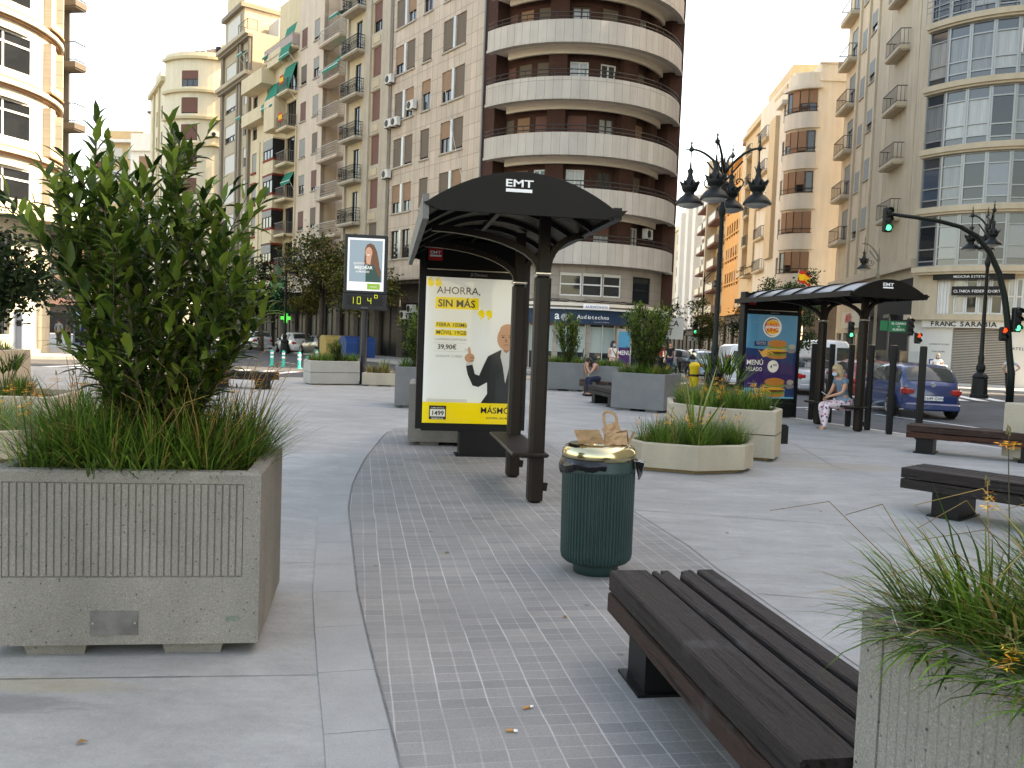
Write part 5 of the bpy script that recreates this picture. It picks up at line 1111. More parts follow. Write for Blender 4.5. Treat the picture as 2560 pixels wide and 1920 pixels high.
for a_,b_,c_,d_ in ((.095,.43,.447,.448),(.095,.43,.505,.506)): shape(g,rect(X(a_),X(b_),Z(d_),Z(c_)),y-.002,PG)
for v_ in (.835,.842,.849): shape(g,rect(X(.04),X(.46),Z(v_+.002),Z(v_)),y-.002,PG)
# man in a dark suit, left hand raised with the finger pointing up
def mp(pts): return [(X(u),Z(v)) for u,v in pts][::-1]
shape(g,mp([(.60,.855),(.665,.79),(.66,.71),(.57,.745),(.51,.735),(.455,.66),(.435,.60),(.47,.585),(.50,.585),(.53,.655),(.575,.665),(.62,.59),(.66,.53),(.70,.515),(.80,.48),(.86,.47),(.97,.48),(1.0,.50),(1.0,.855)]),y-.002,PSU)
shape(g,mp([(.80,.48),(.79,.53),(.82,.60),(.85,.715),(.88,.62),(.90,.50),(.88,.47)]),y-.004,PSH)
shape(g,mp([(.44,.60),(.435,.58),(.48,.57),(.51,.575),(.505,.59)]),y-.0045,PSH)
shape(g,mp([(.82,.455),(.82,.49),(.85,.505),(.89,.48),(.90,.45)]),y-.005,PSD)
shape(g,ell(X(.855),Z(.40),W_*.105,Hh*.085,28,-.12),y-.006,PSK)
shape(g,ell(X(.86),Z(.345),W_*.085,Hh*.042,20),y-.0065,PSK)
for du,dv,rx,rz,m_ in ((-.045,.395,.016,.004,PK),(.03,.393,.016,.004,PK),(-.045,.384,.028,.0035,PSD),(.03,.382,.028,.0035,PSD),(-.012,.418,.013,.014,PSD),(-.008,.447,.035,.004,PSD),(.105,.41,.014,.022,PSD)): shape(g,ell(X(.855+du),Z(dv),W_*rx,Hh*rz,12),y-.008,m_)
shape(g,ell(X(.47),Z(.545),W_*.052,Hh*.032,18,.3),y-.006,PSK)
for pts in ([(.455,.53),(.45,.475),(.465,.468),(.478,.49),(.485,.535)],): shape(g,mp(pts),y-.007,PSK)
for i in range(4): shape(g,ell(X(.49+.002*i),Z(.532+.011*i),W_*.020,Hh*.0055,10),y-.008,PSD if i%2 else PSK)
shape(g,ell(X(.435),Z(.545),W_*.018,Hh*.014,10),y-.008,PSK)
# quote marks
for cu,cv,fl_ in ((.045,.045,1),(.125,.045,1),(.575,.235,-1),(.655,.235,-1)):
    shape(g,ell(X(cu),Z(cv),W_*.034,Hh*.023,16),y-.003,PY); shape(g,mp([(cu-.034*fl_,cv),(cu-.030*fl_,cv-.026*fl_),(cu+.005*fl_,cv-.045*fl_),(cu+.012*fl_,cv-.038*fl_),(cu-.008*fl_,cv-.02*fl_)][::1 if fl_>0 else 1]),y-.003,PY)
po=g.build('poster',None,S1)
def pt(s,size,m,u,v,dy=.005,**kw): return link('lettering',text_mesh(s,size,m,ext=.0005,**kw),po,Mx=Matrix.Translation((X(u),y-dy,Z(v)))@Matrix.Rotation(R(90),4,'X'))
pt('AHORRA,',.135,PK,.11,.112,align='LEFT'); pt('SIN M\u00c1S',.135,PK,.125,.200,align='LEFT',bold=.04); pt('FIBRA 100Mb',.073,PK,.115,.336,align='LEFT',bold=.015); pt('M\u00d3VIL 19GB',.073,PK,.115,.389,align='LEFT',bold=.015)
pt('LLAMADAS ILIMITADAS',.040,PG,.11,.430,align='LEFT'); pt('39,90\u20ac',.088,PK,.135,.490,align='LEFT',bold=.04); pt('DURANTE 12 MESES',.040,PG,.12,.545,align='LEFT'); pt('13p',.05,PG,.44,.50)
pt('M\u00c1SM\u00d3VIL',.115,PK,.60,.925,align='LEFT',bold=.025); pt('AHORRA, SIN M\u00c1S',.040,PK,.66,.965,align='LEFT',bold=.01); pt('1499',.085,PK,.158,.946,bold=.05,dy=.008); pt('LLAMA GRATIS AL',.022,PW,.158,.899,dy=.008,bold=.02); pt('MASMOVIL.ES',.026,PW,.158,.972,dy=.008,bold=.02)
g=MB(); g.add([(x0,y-.03,z0),(x1,y-.03,z0),(x1,y-.03,z1),(x0,y-.03,z1)],[(0,1,2,3)],CLG); g.build('panel_glass',None,S1)
S2,(x0,x1,z0,z1,py)=shelter('farther dark bus shelter with a blue burger advert, by the road on the right',(6.98,16.84),(6.66,18.18),2.95,near=False)
W_=x1-x0; Hh=z1-z0; y=py; g=MB()
BB=pm_('blue',(.06,.24,.42)); BP=pm_('purple',(.045,.025,.12)); BU=pm_('bun',(.46,.19,.05)); BR=pm_('bread_light',(.60,.38,.14)); LE=pm_('lettuce',(.14,.24,.04)); PA=pm_('patty',(.10,.045,.025)); CH=pm_('cheese',(.70,.40,.04)); CU_=pm_('navy',(.015,.04,.14)); WHP=pm_('pure_white',(.7,.7,.7)); RDP=pm_('red',(.5,.03,.02)); LBP=pm_('light_blue',(.10,.36,.55))
shape(g,rect(x0,x1,z0,z1),y,BB); shape(g,rect(x0,x1,Z(.90),Z(.42)),y-.002,BP); shape(g,mp([(0,.40),(0,.48),(1,.60),(1,.44)]),y-.003,CU_); shape(g,rect(x0,x1,z0,Z(.88)),y-.003,LBP)
shape(g,mp([(.16,.32),(.16,.38),(.42,.37),(.42,.31)]),y-.004,CU_)
shape(g,ell(X(.5),Z(.145),W_*.185,W_*.185,30),y-.004,WHP); shape(g,ell(X(.5),Z(.145),W_*.16,W_*.16,30),y-.005,CU_); shape(g,ell(X(.515),Z(.150),W_*.158,W_*.145,30),y-.006,WHP); shape(g,ell(X(.5),Z(.095),W_*.12,W_*.05,20),y-.007,CH); shape(g,ell(X(.5),Z(.195),W_*.12,W_*.05,20),y-.007,CH)
for cu,cv,sc_ in ((.62,.36,1.),(.60,.82,1.05)):
    shape(g,mp([(cu-.34*sc_,cv+.10),(cu-.20*sc_,cv+.03),(cu-.15*sc_,cv+.13),(cu-.28*sc_,cv+.15)]),y-.004,BR)
    for dv,rx,rz,m_ in ((.135,.20,.03,BU),(.105,.21,.022,LE),(.085,.20,.022,PA),(.065,.21,.012,CH),(.035,.19,.016,BR),(.02,.22,.022,LE),(-.02,.19,.045,BU)): shape(g,ell(X(cu),Z(cv+dv),W_*rx*sc_,Hh*rz*sc_,18),y-.005-.001*(.14-dv)*10,m_)
    for i in range(9): shape(g,ell(X(cu-.34+.03*i),Z(cv+.08+.008*(i%3)),W_*.045,Hh*.006,8,-.5+.1*(i%4)),y-.008,CH)
for cu,cv in ((.90,.47),(.90,.90)): shape(g,rect(X(cu-.09),X(cu+.10),Z(cv+.08),Z(cv-.04)),y-.009,CU_); shape(g,ell(X(cu),Z(cv-.05),W_*.09,Hh*.03,16),y-.010,PG); shape(g,ell(X(cu+.01),Z(cv-.10),W_*.07,Hh*.03,12),y-.011,pm_('ice_cream',(.35,.33,.30)))
shape(g,ell(X(.55),Z(.615),W_*.11,W_*.11,24),y-.012,WHP)
po=g.build('poster',None,S2)
pt('BURGER',.098,RDP,.5,.137,dy=.012,bold=.045); pt('KING',.13,RDP,.5,.200,dy=.012,bold=.045); pt('MEN\u00da',.155,WHP,.02,.60,dy=.012,align='LEFT',bold=.05); pt('HELADO',.125,WHP,.02,.675,dy=.012,align='LEFT',bold=.05,sx=.82); pt('4',.11,CU_,.51,.638,dy=.016,bold=.05); pt('50\u20ac',.065,CU_,.585,.61,dy=.016,bold=.04)
pt('QUE NO FALTE',.035,WHP,.29,.337,dy=.010); pt('TU MENU FAVORITO',.028,WHP,.29,.357,dy=.010); pt('SOLO EN LOCAL',.032,WHP,.16,.80+.03,dy=.010)
g=MB(); g.add([(x0,y-.03,z0),(x1,y-.03,z0),(x1,y-.03,z1),(x0,y-.03,z1)],[(0,1,2,3)],CLG); g.build('panel_glass',None,S2)
# glass screen on tall black posts along the kerb
Rt=thing('glass_screen','row of tall black posts holding clear glass along the kerb behind the farther bus shelter','glass screen',(7.3,17.5,0))
sp=[(6.92,19.35),(7.06,18.62),(7.2,17.9),(7.33,17.22),(7.46,16.5),(7.66,15.72)]
for i,(x,y_) in enumerate(sp):
    g=MB(); g.bbox((x-7.3,y_-17.5,.875),(.115,.10,1.75),BLKM,b=.015,rz=-.2); g.box((x-7.3,y_-17.5,1.752),(.10,.08,.004),STL); g.build('post',None,Rt)
    if i:
        a=Vector(sp[i-1]); b=Vector((x,y_)); g=MB(); g.add([(a.x-7.3,a.y-17.5,.2),(b.x-7.3,b.y-17.5,.2),(b.x-7.3,b.y-17.5,1.65),(a.x-7.3,a.y-17.5,1.65)],[(0,1,2,3)],CLG); g.build('pane',None,Rt)
# ---------------------------------------------------------------- street clock with poster
Rt=thing('street_clock','street clock on a pole, with a portrait poster above a green digital display','street clock',(-4.68,26.3,0),R(6))
g=MB(); g.lathe([(.16,0),(.16,.05),(.10,.08),(.095,2.34)],m=mat('dark_grey_metal',(.02,.022,.024),.4,.1),n=16); g.build('pole',None,Rt)
DG=MATS['dark_grey_metal']
g=MB(); g.bbox((.0,0,3.72),(1.32,.26,1.82),DG,b=.02); g.bbox((.0,0,2.56),(1.36,.28,.50),DG,b=.02); g.build('housing',None,Rt)
g=MB(); y=-.135; x0,x1,z0,z1=-.56,.56,2.90,4.52; W_=x1-x0; Hh=z1-z0
shape(g,rect(x0,x1,z0,z1),y,PW); shape(g,rect(X(.05),X(.95),Z(.83),Z(.04)),y-.003,pm_('teal_grey',(.22,.30,.36))); shape(g,rect(X(.55),X(.90),Z(.97),Z(.86)),y-.003,pm_('lime',(.20,.38,.04)))
HR=pm_('brown_hair',(.13,.055,.03)); SWT=pm_('dark_teal_sweater',(.02,.06,.055)); PHF=pm_('poster_skin',(.50,.28,.20))
shape(g,mp([(.50,.83),(.50,.62),(.56,.50),(.70,.45),(.86,.50),(.92,.62),(.92,.83)]),y-.004,SWT); shape(g,mp([(.47,.20),(.52,.12),(.62,.09),(.72,.13),(.80,.25),(.86,.45),(.92,.75),(.84,.70),(.72,.5),(.50,.5),(.44,.55),(.46,.38)]),y-.005,HR)
shape(g,ell(X(.575),Z(.27),W_*.095,Hh*.105,22),y-.007,PHF); shape(g,mp([(.50,.36),(.52,.48),(.62,.50),(.65,.34)]),y-.006,PHF); shape(g,ell(X(.565),Z(.315),W_*.035,Hh*.010,12),y-.008,WHP); shape(g,ell(X(.54),Z(.25),W_*.014,Hh*.005,8),y-.008,PK); shape(g,ell(X(.61),Z(.25),W_*.014,Hh*.005,8),y-.008,PK); shape(g,ell(X(.568),Z(.285),W_*.012,Hh*.008,8),y-.008,PSD)
po=g.build('poster',None,Rt); pt('quiero',.13,WHP,.32,.50,dy=.009); pt('MEJORAR',.13,WHP,.44,.585,dy=.009,bold=.045); pt('el MUNDO',.085,WHP,.42,.655,dy=.009,bold=.03); pt('servicios',.06,WHP,.72,.93,dy=.009,bold=.02)
g=MB(); g.box((0,-.145,2.60),(1.10,.01,.30),BLK); g.build('display',None,Rt)
LED=mat('lit_segment',(.5,.6,.02),.5,0,emit=(.75,.9,.05,.10))
def seg(g,x,z,w,h,on):
    t=.020
    S=dict(a=(x,z+h,w,0),g_=(x,z+h/2,w,0),d=(x,z,w,0),f=(x-w/2,z+h*.75,0,h/2),b=(x+w/2,z+h*.75,0,h/2),e=(x-w/2,z+h*.25,0,h/2),c=(x+w/2,z+h*.25,0,h/2))
    for k in on: q=S[k]; g.box((q[0],-.153,q[1]),((q[2] or t)-.008+(.0),.008,(q[3] or t)-.006),LED)
g=MB(); seg(g,-.40,2.49,.10,.21,['b','c']); seg(g,-.18,2.49,.10,.21,list('abcdef')); seg(g,.14,2.50,.10,.19,['f','g_','b','c']); seg(g,.34,2.60,.09,.18,['a','g_','f','b']); g.build('lit_digits',None,Rt)
text('JCDecaux',.05,PG,Rt,(0,-.15,2.36),ext=.001)
# ---------------------------------------------------------------- lamps
IRN=mat('cast_iron',(.007,.009,.009),.45,.15,6); IRG=mat('green_iron',(.007,.012,.010),.45,.15,6); LGL=mat('lamp_glass',(.35,.36,.36),.15,.05)
def lantern(g,gl,c,s=1.):
    cx,cy,cz=c      # cz = rim height
    prof=[(.33,0),(.335,.02),(.30,.08),(.22,.17),(.13,.24),(.12,.29),(.17,.33),(.20,.42),(.18,.50),(.09,.60),(.055,.72),(.075,.80),(.03,.86),(.02,1.0)]
    g.lathe([(r*s,z*s) for r,z in prof],c,IRN,n=14)
    for i in range(8):
        t=2*PI*i/8; q=Vector((math.cos(t),math.sin(t),0)); p=Vector((-q.y,q.x,0)); o=Vector(c)
        g.add([o+q*.17*s+p*.05*s+Vector((0,0,.38*s)),o+q*.17*s-p*.05*s+Vector((0,0,.38*s)),o+q*.27*s+Vector((0,0,.58*s)),o+q*.14*s+Vector((0,0,.5*s))],[(0,1,2),(1,3,2),(0,2,3)],IRN)
        if i%2==0: g.bar(o+q*.05*s+Vector((0,0,.78*s)),o+q*.10*s+Vector((0,0,.88*s)),.02,.02,IRN)
    gl.lathe([(.0,-.085*s),(.12*s,-.075*s),(.22*s,-.045*s),(.29*s,0),(.29*s,.01)],c,LGL,n=14)
def lamp(label,P,arms,zt=7.25,rad=.95,zc=5.4,r0=.085,s=1.,single=False,group='cast iron street lamps',m=None):
    Rt=thing('street_lamp',label,'street lamp',(P[0],P[1],0),group=group); m=m or IRN
    g=MB(); g.lathe([(.34,0),(.34,.12),(.30,.16),(.27,.75),(.30,.82),(.22,.92),(.13,1.0),(.17,1.12),(.17,1.22),(.10,1.35)],m=m,n=8,smooth=False); g.build('base',None,Rt)
    g=MB(); g.lathe([(.10,1.3),(.12,1.55),(.085,1.7),(.078,2.2),(.062,zc-.1),(.09,zc-.02),(.115,zc+.1),(.09,zc+.2),(.055,zc+.28),(.05,zt-.9),(.09,zt-.8),(.05,zt-.6),(.02,zt-.2)],m=m,n=12); g.build('pole',None,Rt)
    for a in arms:
        t=R(a); q=Vector((math.cos(t),math.sin(t),0)); g=MB(); pts=[]
        for i in range(9): u=i/8; pts.append(Vector((0,0,zt-.75))+q*rad*u+Vector((0,0,.75*math.sin(u*PI/2)**.8+(.0))))
        g.tube(pts,[.045-.015*i/8 for i in range(9)],m,n=6); tip=pts[-1]
        g.bbox(tuple(tip),(.13,.13,.13),m,b=.03); g.lathe([(.045,0),(.02,.08),(.035,.13),(.012,.2),(.02,.25),(0,.33)],tuple(tip+Vector((0,0,.05))),m,n=6); g.bar(tip-q*.16,tip+q*.16,.03,.03,m)
        cc=Vector((0,0,zt-.95))+q*.42; sc_=[cc+q*(.2-.012*k)*math.cos(k*.62+2.6)+Vector((0,0,(.2-.012*k)*math.sin(k*.62+2.6))) for k in range(14)]; g.tube(sc_,.022,m,n=5)
        g.bar(Vector((0,0,zt-.9))+q*.05,Vector((0,0,zt-.35))+q*.5,.03,.05,m)
        g.tube([tip-Vector((0,0,.05)),tip-Vector((0,0,.45*s))],.018,m,n=5); g.build('arm',None,Rt)
        g=MB(); gl=MB(); lantern(g,gl,tuple(tip-Vector((0,0,1.30*s))),s); lo_=g.build('lamp_shade',None,Rt); gl.build('lamp_glass',None,lo_)
    return Rt
def atw(px,py_,Y):    # photograph pixel (full frame 2212 wide) to a point at depth Y
    S_=1024/2212; v=cam.matrix_world.to_3x3()@Vector(((px*S_-512)/840,(384-py_*S_)/840,-1)); v*=Y/v.y; return Vector((v.x,v.y,v.z+1.6))
a=atw(1545,750,24.4); L1=lamp('tallest cast iron street lamp with four arms and hanging lanterns, beside the brick tower',(a.x,24.4),(-14,166,63,243),s=1.22)
a=atw(2118,800,32.3); lamp('four armed cast iron street lamp in front of the metal shop shutter',(a.x,32.3),(68,112,248),zt=7.05,zc=5.1,rad=.8)
lamp('single arm street lamp with its lantern over the right hand street, nearer one',(14.7,66),(0,),zt=7.5,rad=1.0)
lamp('single arm street lamp with its lantern over the right hand street, farther one',(19.8,108),(0,),zt=7.6,rad=1.0)
a=atw(1890,700,43); lamp('single arm street lamp behind the farther bus shelter roof',(a.x,43),(180,),zt=7.1,rad=.75,m=mat('weathered_iron',(.14,.13,.10),.6,.15,4))
a=atw(617,650,56); lamp('double street lamp beside the green pharmacy cross',(a.x,56),(0,180),zt=6.6,rad=.5)
a=atw(168,640,57); lamp('street lamp behind the phone booth, seen through the laurel bush',(a.x,57),(180,0),zt=6.2,rad=.6)
a=atw(704,650,57); lamp('street lamp among the olive trees behind the street clock',(a.x,57),(0,),zt=6.0,rad=.6)
# ---------------------------------------------------------------- traffic lights and signs
TLB=mat('signal_housing',(.012,.014,.013),.45,.05); TGR=mat('lit_green_lens',(.02,.6,.35),.4,0,emit=(.02,1,.5,.30)); TRD=mat('lit_red_lens',(.7,.05,.02),.4,0,emit=(1,.07,.02,.28)); TOF=mat('unlit_lens',(.03,.03,.03),.3,0)
def head(parent,c,rz=0,lens=('o','o','g'),s=1.,ped=False):
    g=MB(); n=len(lens); hh=.29*n*s; ro=Matrix.Rotation(rz,3,'Z'); C_=Vector(c); g.T=Matrix.Translation(C_)@Matrix.Rotation(rz,4,'Z')
    g.bbox((0,0,0),(.30*s,.2*s,hh),TLB,b=.03)
    for i,l in enumerate(lens):
        z=hh/2-.145*s-.29*s*i; ax=Matrix.Rotation(R(90),3,'X')
        g.lathe([(.12*s,0),(.12*s,.015*s)],(0,-.1*s,z),TLB,n=14,axis=ax); g.lathe([(.125*s,.0),(.125*s,.13*s)],(0,-.1*s,z),TLB,n=12,axis=ax,a0=R(-20),a1=R(200))
    o=g.build('signal_head',None,parent)
    for i,l in enumerate(lens):
        z=hh/2-.145*s-.29*s*i; q=MB(); q.T=g.T; q.lathe([(.105*s,0),(.07*s,.02*s),(0,.028*s)],(0,-.112*s,z),{'g':TGR,'r':TRD,'o':TOF}[l],n=14,axis=Matrix.Rotation(R(90),3,'X')); q.build('lens',None,o)
    return o
a=atw(2181,860,30)
Rt=thing('traffic_light','tall arched traffic light mast reaching over the road with a green light at its tip','traffic light',(a.x,30,0)); q0=a.x
def lx(px,py_): v=atw(px,py_,30); return (v.x-q0,0,v.z)
g=MB(); g.tube([(0,0,-.13),(0,0,1),lx(2180,760),lx(2176,690),lx(2170,640),lx(2158,590),lx(2138,545),lx(2110,510),lx(2075,490),lx(2030,478),lx(1980,470),lx(1928,463)],[.13,.12,.11,.11,.105,.1,.095,.09,.08,.075,.07,.06],IRG,n=10); g.build('mast',None,Rt)
h=lx(1916,475); head(Rt,(h[0],-.05,h[2])); h=lx(2192,691); head(Rt,(h[0],-.1,h[2]),.1); h=lx(2166,712); head(Rt,(h[0],-.05,h[2]-.15),0,('r','o'),.85)
def smalltl(label,px,py_,Y,lens=('o','o','g'),extra=None,rz=0,name='traffic_light',cat='traffic light',s=1.,h=None):
    a=atw(px,py_,Y); Rt=thing(name,label,cat,(a.x,Y,0)); g=MB(); g.tube([(0,.12,-.13),(0,.12,a.z+.5)],.05,mat('pole_grey',(.06,.06,.06),.5,.1),n=8); g.build('pole',None,Rt)
    if lens: head(Rt,(0,0,a.z),rz,lens,s)
    if extra: extra(Rt,a)
    return Rt
smalltl('green traffic light below the far lamp in the right hand street, with a white plate',1502,708,58,extra=lambda Rt,a:(lambda g:(g.box((-.05,0,a.z-.75),(.75,.04,.28),WHT),g.build('plate',None,Rt)))(MB()))
smalltl('green traffic light between the posts of the farther bus shelter',1838,712,47)
def pedx(Rt,a): head(Rt,(.38,-.05,a.z-.55),.2,('r','o'),.95); 
smalltl('traffic light with a red pedestrian signal in front of the white shop wall',1966,706,42,('o','o','o'),extra=pedx)
SGG=mat('street_sign_green',(.01,.15,.07),.5,.05)
def stsign(Rt,a):
    g=MB(); g.box((.42,-.05,a.z),(1.0,.04,.55),SGG); g.box((-.32,-.05,a.z+.03),(.36,.04,.5),SGG); g.build('sign_plate',None,Rt)
    text('EL CARRER',.15,SIGNW,Rt,(.42,-.08,a.z+.1)); text('DE',.1,SIGNW,Rt,(.42,-.08,a.z-.03)); text('RUSSAFA',.15,SIGNW,Rt,(.42,-.08,a.z-.2))
smalltl('green street name signs on a pale pole beside the white shop wall',1922,705,42.5,None,extra=stsign,name='street_sign',cat='street sign')
a=atw(1440,704,50); Rt=thing('optician_sign','white optician sign reading OPTICA with drawn spectacles, right of the brick tower','sign',(a.x,50,a.z)); g=MB(); g.box((-.15,0,-.15),(2.3,.12,1.25),mat('sign_cream_white',(.55,.54,.5),.6,.05)); g.build('board',None,Rt); text('OPTICA',.48,BLK,Rt,(-.15,-.07,.0),bold=.03); g=MB()
for sx in (-.28,.12): g.tube([(sx-.15,-.08,-.15),(sx-.12,-.08,-.52),(sx+.12,-.08,-.52),(sx+.15,-.08,-.15)],.03,BLK,n=5)
g.bar((-.55,-.08,-.15),(.4,-.08,-.15),.05,.03,BLK); g.build('spectacles',None,Rt)
a=atw(617,687,57.5); Rt=thing('pharmacy_cross','small lit green pharmacy cross below the trees','sign',(a.x,57.5,a.z)); LGR=mat('lit_green_neon',(.02,.5,.08),.5,0,emit=(.02,1,.12,.14)); g=MB(); g.box((0,0,0),(.66,.1,.22),LGR); g.box((0,-.003,.0),(.22,.1,.66),LGR); g.build('cross',None,Rt)
TEA=mat('teal_plastic',(.0,.36,.27),.5,.05)
for i,(px,py_) in enumerate(((587,790),(612,792),(646,796),(664,812),(684,786))):
    v=cam.matrix_world.to_3x3()@Vector(((px*1024/2212-512)/840,(384-py_*1024/2212)/840,-1)); t=(-.13-1.6)/v.z; P=v*t
    Rt=thing('delineator_post',['teal road post with white bands, leftmost and partly behind the laurel','teal road post with white bands in front of the white hybrid car','brightest teal road post with white bands, beside the pale kerb','nearest teal road post, touching the left end of the two tier planter','teal road post half hidden behind the two tier planter grass'][i],'road post',(P.x,P.y,-.13),group='teal delineator posts')
    g=MB(); g.lathe([(.14,0),(.13,.03),(.075,.05),(.075,.72),(.05,.75),(0,.755)],m=TEA,n=12); g.build('post',None,Rt); g=MB(); 
    for z in (.38,.56): g.lathe([(.077,z),(.077,z+.1)],m=SIGNW,n=12)
    g.build('reflective_band',None,Rt)
YB_=mat('yellow_plastic',(.55,.38,.02),.5,.1); a=atw(1500,800,36); Rt=thing('yellow_bollard','stout yellow traffic bollard in the road left of the big lamp pole','bollard',(a.x,36,-.13)); g=MB(); g.lathe([(.2,0),(.2,.75),(.23,.8),(.23,.9),(.15,1.0),(0,1.02)],m=YB_,n=14); g.build('post',None,Rt); g=MB(); g.lathe([(.205,.4),(.205,.5)],m=BLK,n=14); g.build('band',None,Rt)
for i,(px,py_,Y) in enumerate(((1412,850,22.0),(1380,838,33),(1466,838,34))):
    a=atw(px,py_,Y); g=MB(); g.lathe([(.05,0),(.05,.85),(.065,.88),(.06,.96),(0,1.0)],m=BLKM,n=10); o=g.build('bollard',None,None,(a.x,Y,0)); tag(o,['thin black bollard left of the tall lamp, behind the flowers','black bollard by the laurel planter at the plaza edge','black bollard near the parked cars at the plaza edge'][i],'bollard')
a=atw(1690,925,14.2); g=MB(); g.box((0,0,.15),(.16,.16,.30),BLKM); g.box((0,0,.31),(.12,.12,.02),BLKM); tag(g.build('bollard',None,None,(a.x,14.2,0)),'short square black bollard at the right end of the two tier planter','bollard')
# phone booth, totem, recycling containers
a=atw(183,745,57); Rt=thing('phone_booth','grey blue booth with a pyramid roof behind the laurel bush','phone booth',(a.x,57,0)); BGM=mat('blue_grey_metal',(.13,.17,.21),.5,.1); g=MB(); g.add([(-.6,-.6,2.0),(.6,-.6,2.0),(.6,.6,2.0),(-.6,.6,2.0),(0,0,2.65)],[(0,1,4),(1,2,4),(2,3,4),(3,0,4),(3,2,1,0)],mat('pale_blue_roof',(.35,.42,.5),.5,.05)); g.build('roof',None,Rt)
g=MB(); 
for x in (-.48,.48):
    for y_ in (-.48,.48): g.box((x,y_,1.0),(.07,.07,2.0),BGM)
g.box((0,0,1.9),(1.0,1.0,.18),BGM); g.box((0,0,.1),(1,1,.2),BGM); g.build('frame',None,Rt); g=MB(); g.box((0,.2,1.0),(.9,.04,1.6),BGM); g.build('back_panel',None,Rt); g=MB(); g.bbox((0,.0,1.2),(.35,.25,.55),BLKM,b=.02); g.build('telephone',None,Rt)
a=atw(43,775,34.8); Rt=thing('parking_meter','tall white rectangular street terminal in the sunlight by the ivory building','street terminal',(a.x,34.8,0)); g=MB(); 
for x in (-.19,.19): g.box((x,0,.95),(.07,.3,1.9),WHT)
g.box((0,0,1.87),(.31,.3,.09),WHT); g.box((0,0,.04),(.31,.3,.08),WHT); g.build('frame',None,Rt); g=MB(); g.box((0,.03,.95),(.31,.18,1.74),PG); g.build('front_panel',None,Rt); g=MB(); g.box((0,-.075,1.45),(.2,.02,.25),BLK); g.build('screen',None,Rt)
def container(label,px,Y,col,s=1.):
    a=atw(px,760,Y); Rt=thing('recycling_container',label,'recycling container',(a.x,Y,-.13),R(28)); g=MB(); n=10; top=[(x*.95*s,0) for x in (-1,1)]
    prof=[(-.75,.15),(.75,.15),(.8,1.05)]+[(.8*math.cos(PI*i/n),1.05+.42*math.sin(PI*i/n)) for i in range(1,n)]+[(-.8,1.05)]
    g.extr([(y_,z) for y_,z in prof],Matrix.Rotation(R(90),4,'Z'),1.9*s,mat('container_'+label.split()[0],col,.5,.1,3)); g.build('body',None,Rt)
    g=MB(); g.extr([(y_*1.03,z+.015) for y_,z in prof[3:-1]],Matrix.Rotation(R(90),4,'Z'),1.96*s,MATS['container_'+label.split()[0]]); g.build('lid',None,Rt)
    g=MB(); 
    for x in (-.7,.7):
        for y_ in (-.5,.5): g.lathe([(.1,-.04),(.1,.04)],(x*s,y_,.1),BLK,n=10,axis=Matrix.Rotation(R(90),3,'X'))
    g.build('wheel',None,Rt); return Rt
container('blue recycling container with a rounded lid behind the clock pole',771,54,(.015,.06,.20)); container('yellow recycling container with a rounded lid left of the blue one',727,56,(.42,.30,.10))

a=atw(1960/1.728*1.0 if False else 1716,592,44); Rt=thing('flag','small red and yellow flag on a tilted pole above the farther shelter roof','flag',tuple(a)); g=MB(); g.bar((0,0,-.9),(.25,0,.25),.03,.03,STL); g.build('pole',None,Rt); g=MB()
for i in range(6):
    for k,m_ in ((0,FLR),(1,FLY),(2,FLY),(3,FLR)):
        x0_,x1_=.2+i*.11,.2+(i+1)*.11; zz=lambda x,kk:.25-.16*kk-.35*(x-.2)+.05*math.sin(x*14); yy_=lambda x:.06*math.sin(x*11); g.add([(x0_,yy_(x0_),zz(x0_,k)),(x0_,yy_(x0_),zz(x0_,k+1)),(x1_,yy_(x1_),zz(x1_,k+1)),(x1_,yy_(x1_),zz(x1_,k))],[(0,1,2,3)],m_)
g.build('cloth',None,Rt)

DLF=mat('dry_leaf',(.22,.12,.04),.8,.2,8)
for i,(x,y,a) in enumerate(((-.45,6.1,.3),(.35,4.75,1.2),(1.9,7.1,2.1),(-1.35,9.6,.8),(1.1,3.6,2.6),(-1.6,3.1,.4),(3.1,8.2,1.9),(2.6,5.6,.2))):
    g=MB(); g.add([(0,0,.004),(.018,.012,.012),(.045,.0,.006),(.02,-.014,.010)],[(0,3,2,1)],DLF); tag(g.build('leaf',None,None,(x,y,.004),a),'small dry leaf lying on the paving','leaf','dry leaves on the paving')
# ---------------------------------------------------------------- plants
def leafmat(name,c,isl=.35,rough=.45,tr=.25):
    m=mat(name,c,rough,.15,3,island=isl,spec=.15); t=m.node_tree; b=t.nodes['Principled BSDF']; src=b.inputs['Base Color'].links[0].from_socket
    tl=t.nodes.new('ShaderNodeBsdfTranslucent'); mx=t.nodes.new('ShaderNodeMixShader'); mx.inputs[0].default_value=tr; t.links.new(src,tl.inputs[0]); t.links.new(b.outputs[0],mx.inputs[1]); t.links.new(tl.outputs[0],mx.inputs[2]); t.links.new(mx.outputs[0],t.nodes['Material Output'].inputs[0]); return m
GR1=leafmat('grass_green',(.105,.195,.028)); GR2=leafmat('grass_dark',(.040,.088,.016)); GR3=leafmat('grass_straw',(.30,.20,.07)); GR4=leafmat('leaf_striped',(.22,.24,.07))
LF1=leafmat('laurel_leaf',(.065,.110,.018),.4,.38,.28); LF2=leafmat('laurel_young_sunny_leaf',(.135,.195,.030),.3,.38,.35); LF3=leafmat('laurel_dark_leaf',(.018,.042,.008),.35,.38,.2); STM=mat('green_brown_stem',(.06,.055,.03),.8,.2,10)
OLV=leafmat('olive_foliage',(.11,.10,.022),.4,.6); DKG=leafmat('dark_foliage',(.010,.022,.007),.4,.5); MDG=leafmat('mid_foliage',(.028,.050,.014),.4,.5); BRF=leafmat('brown_foliage',(.10,.065,.025),.4,.6); BARK=mat('bark',(.07,.055,.042),.95,.25,6,bump=.4)
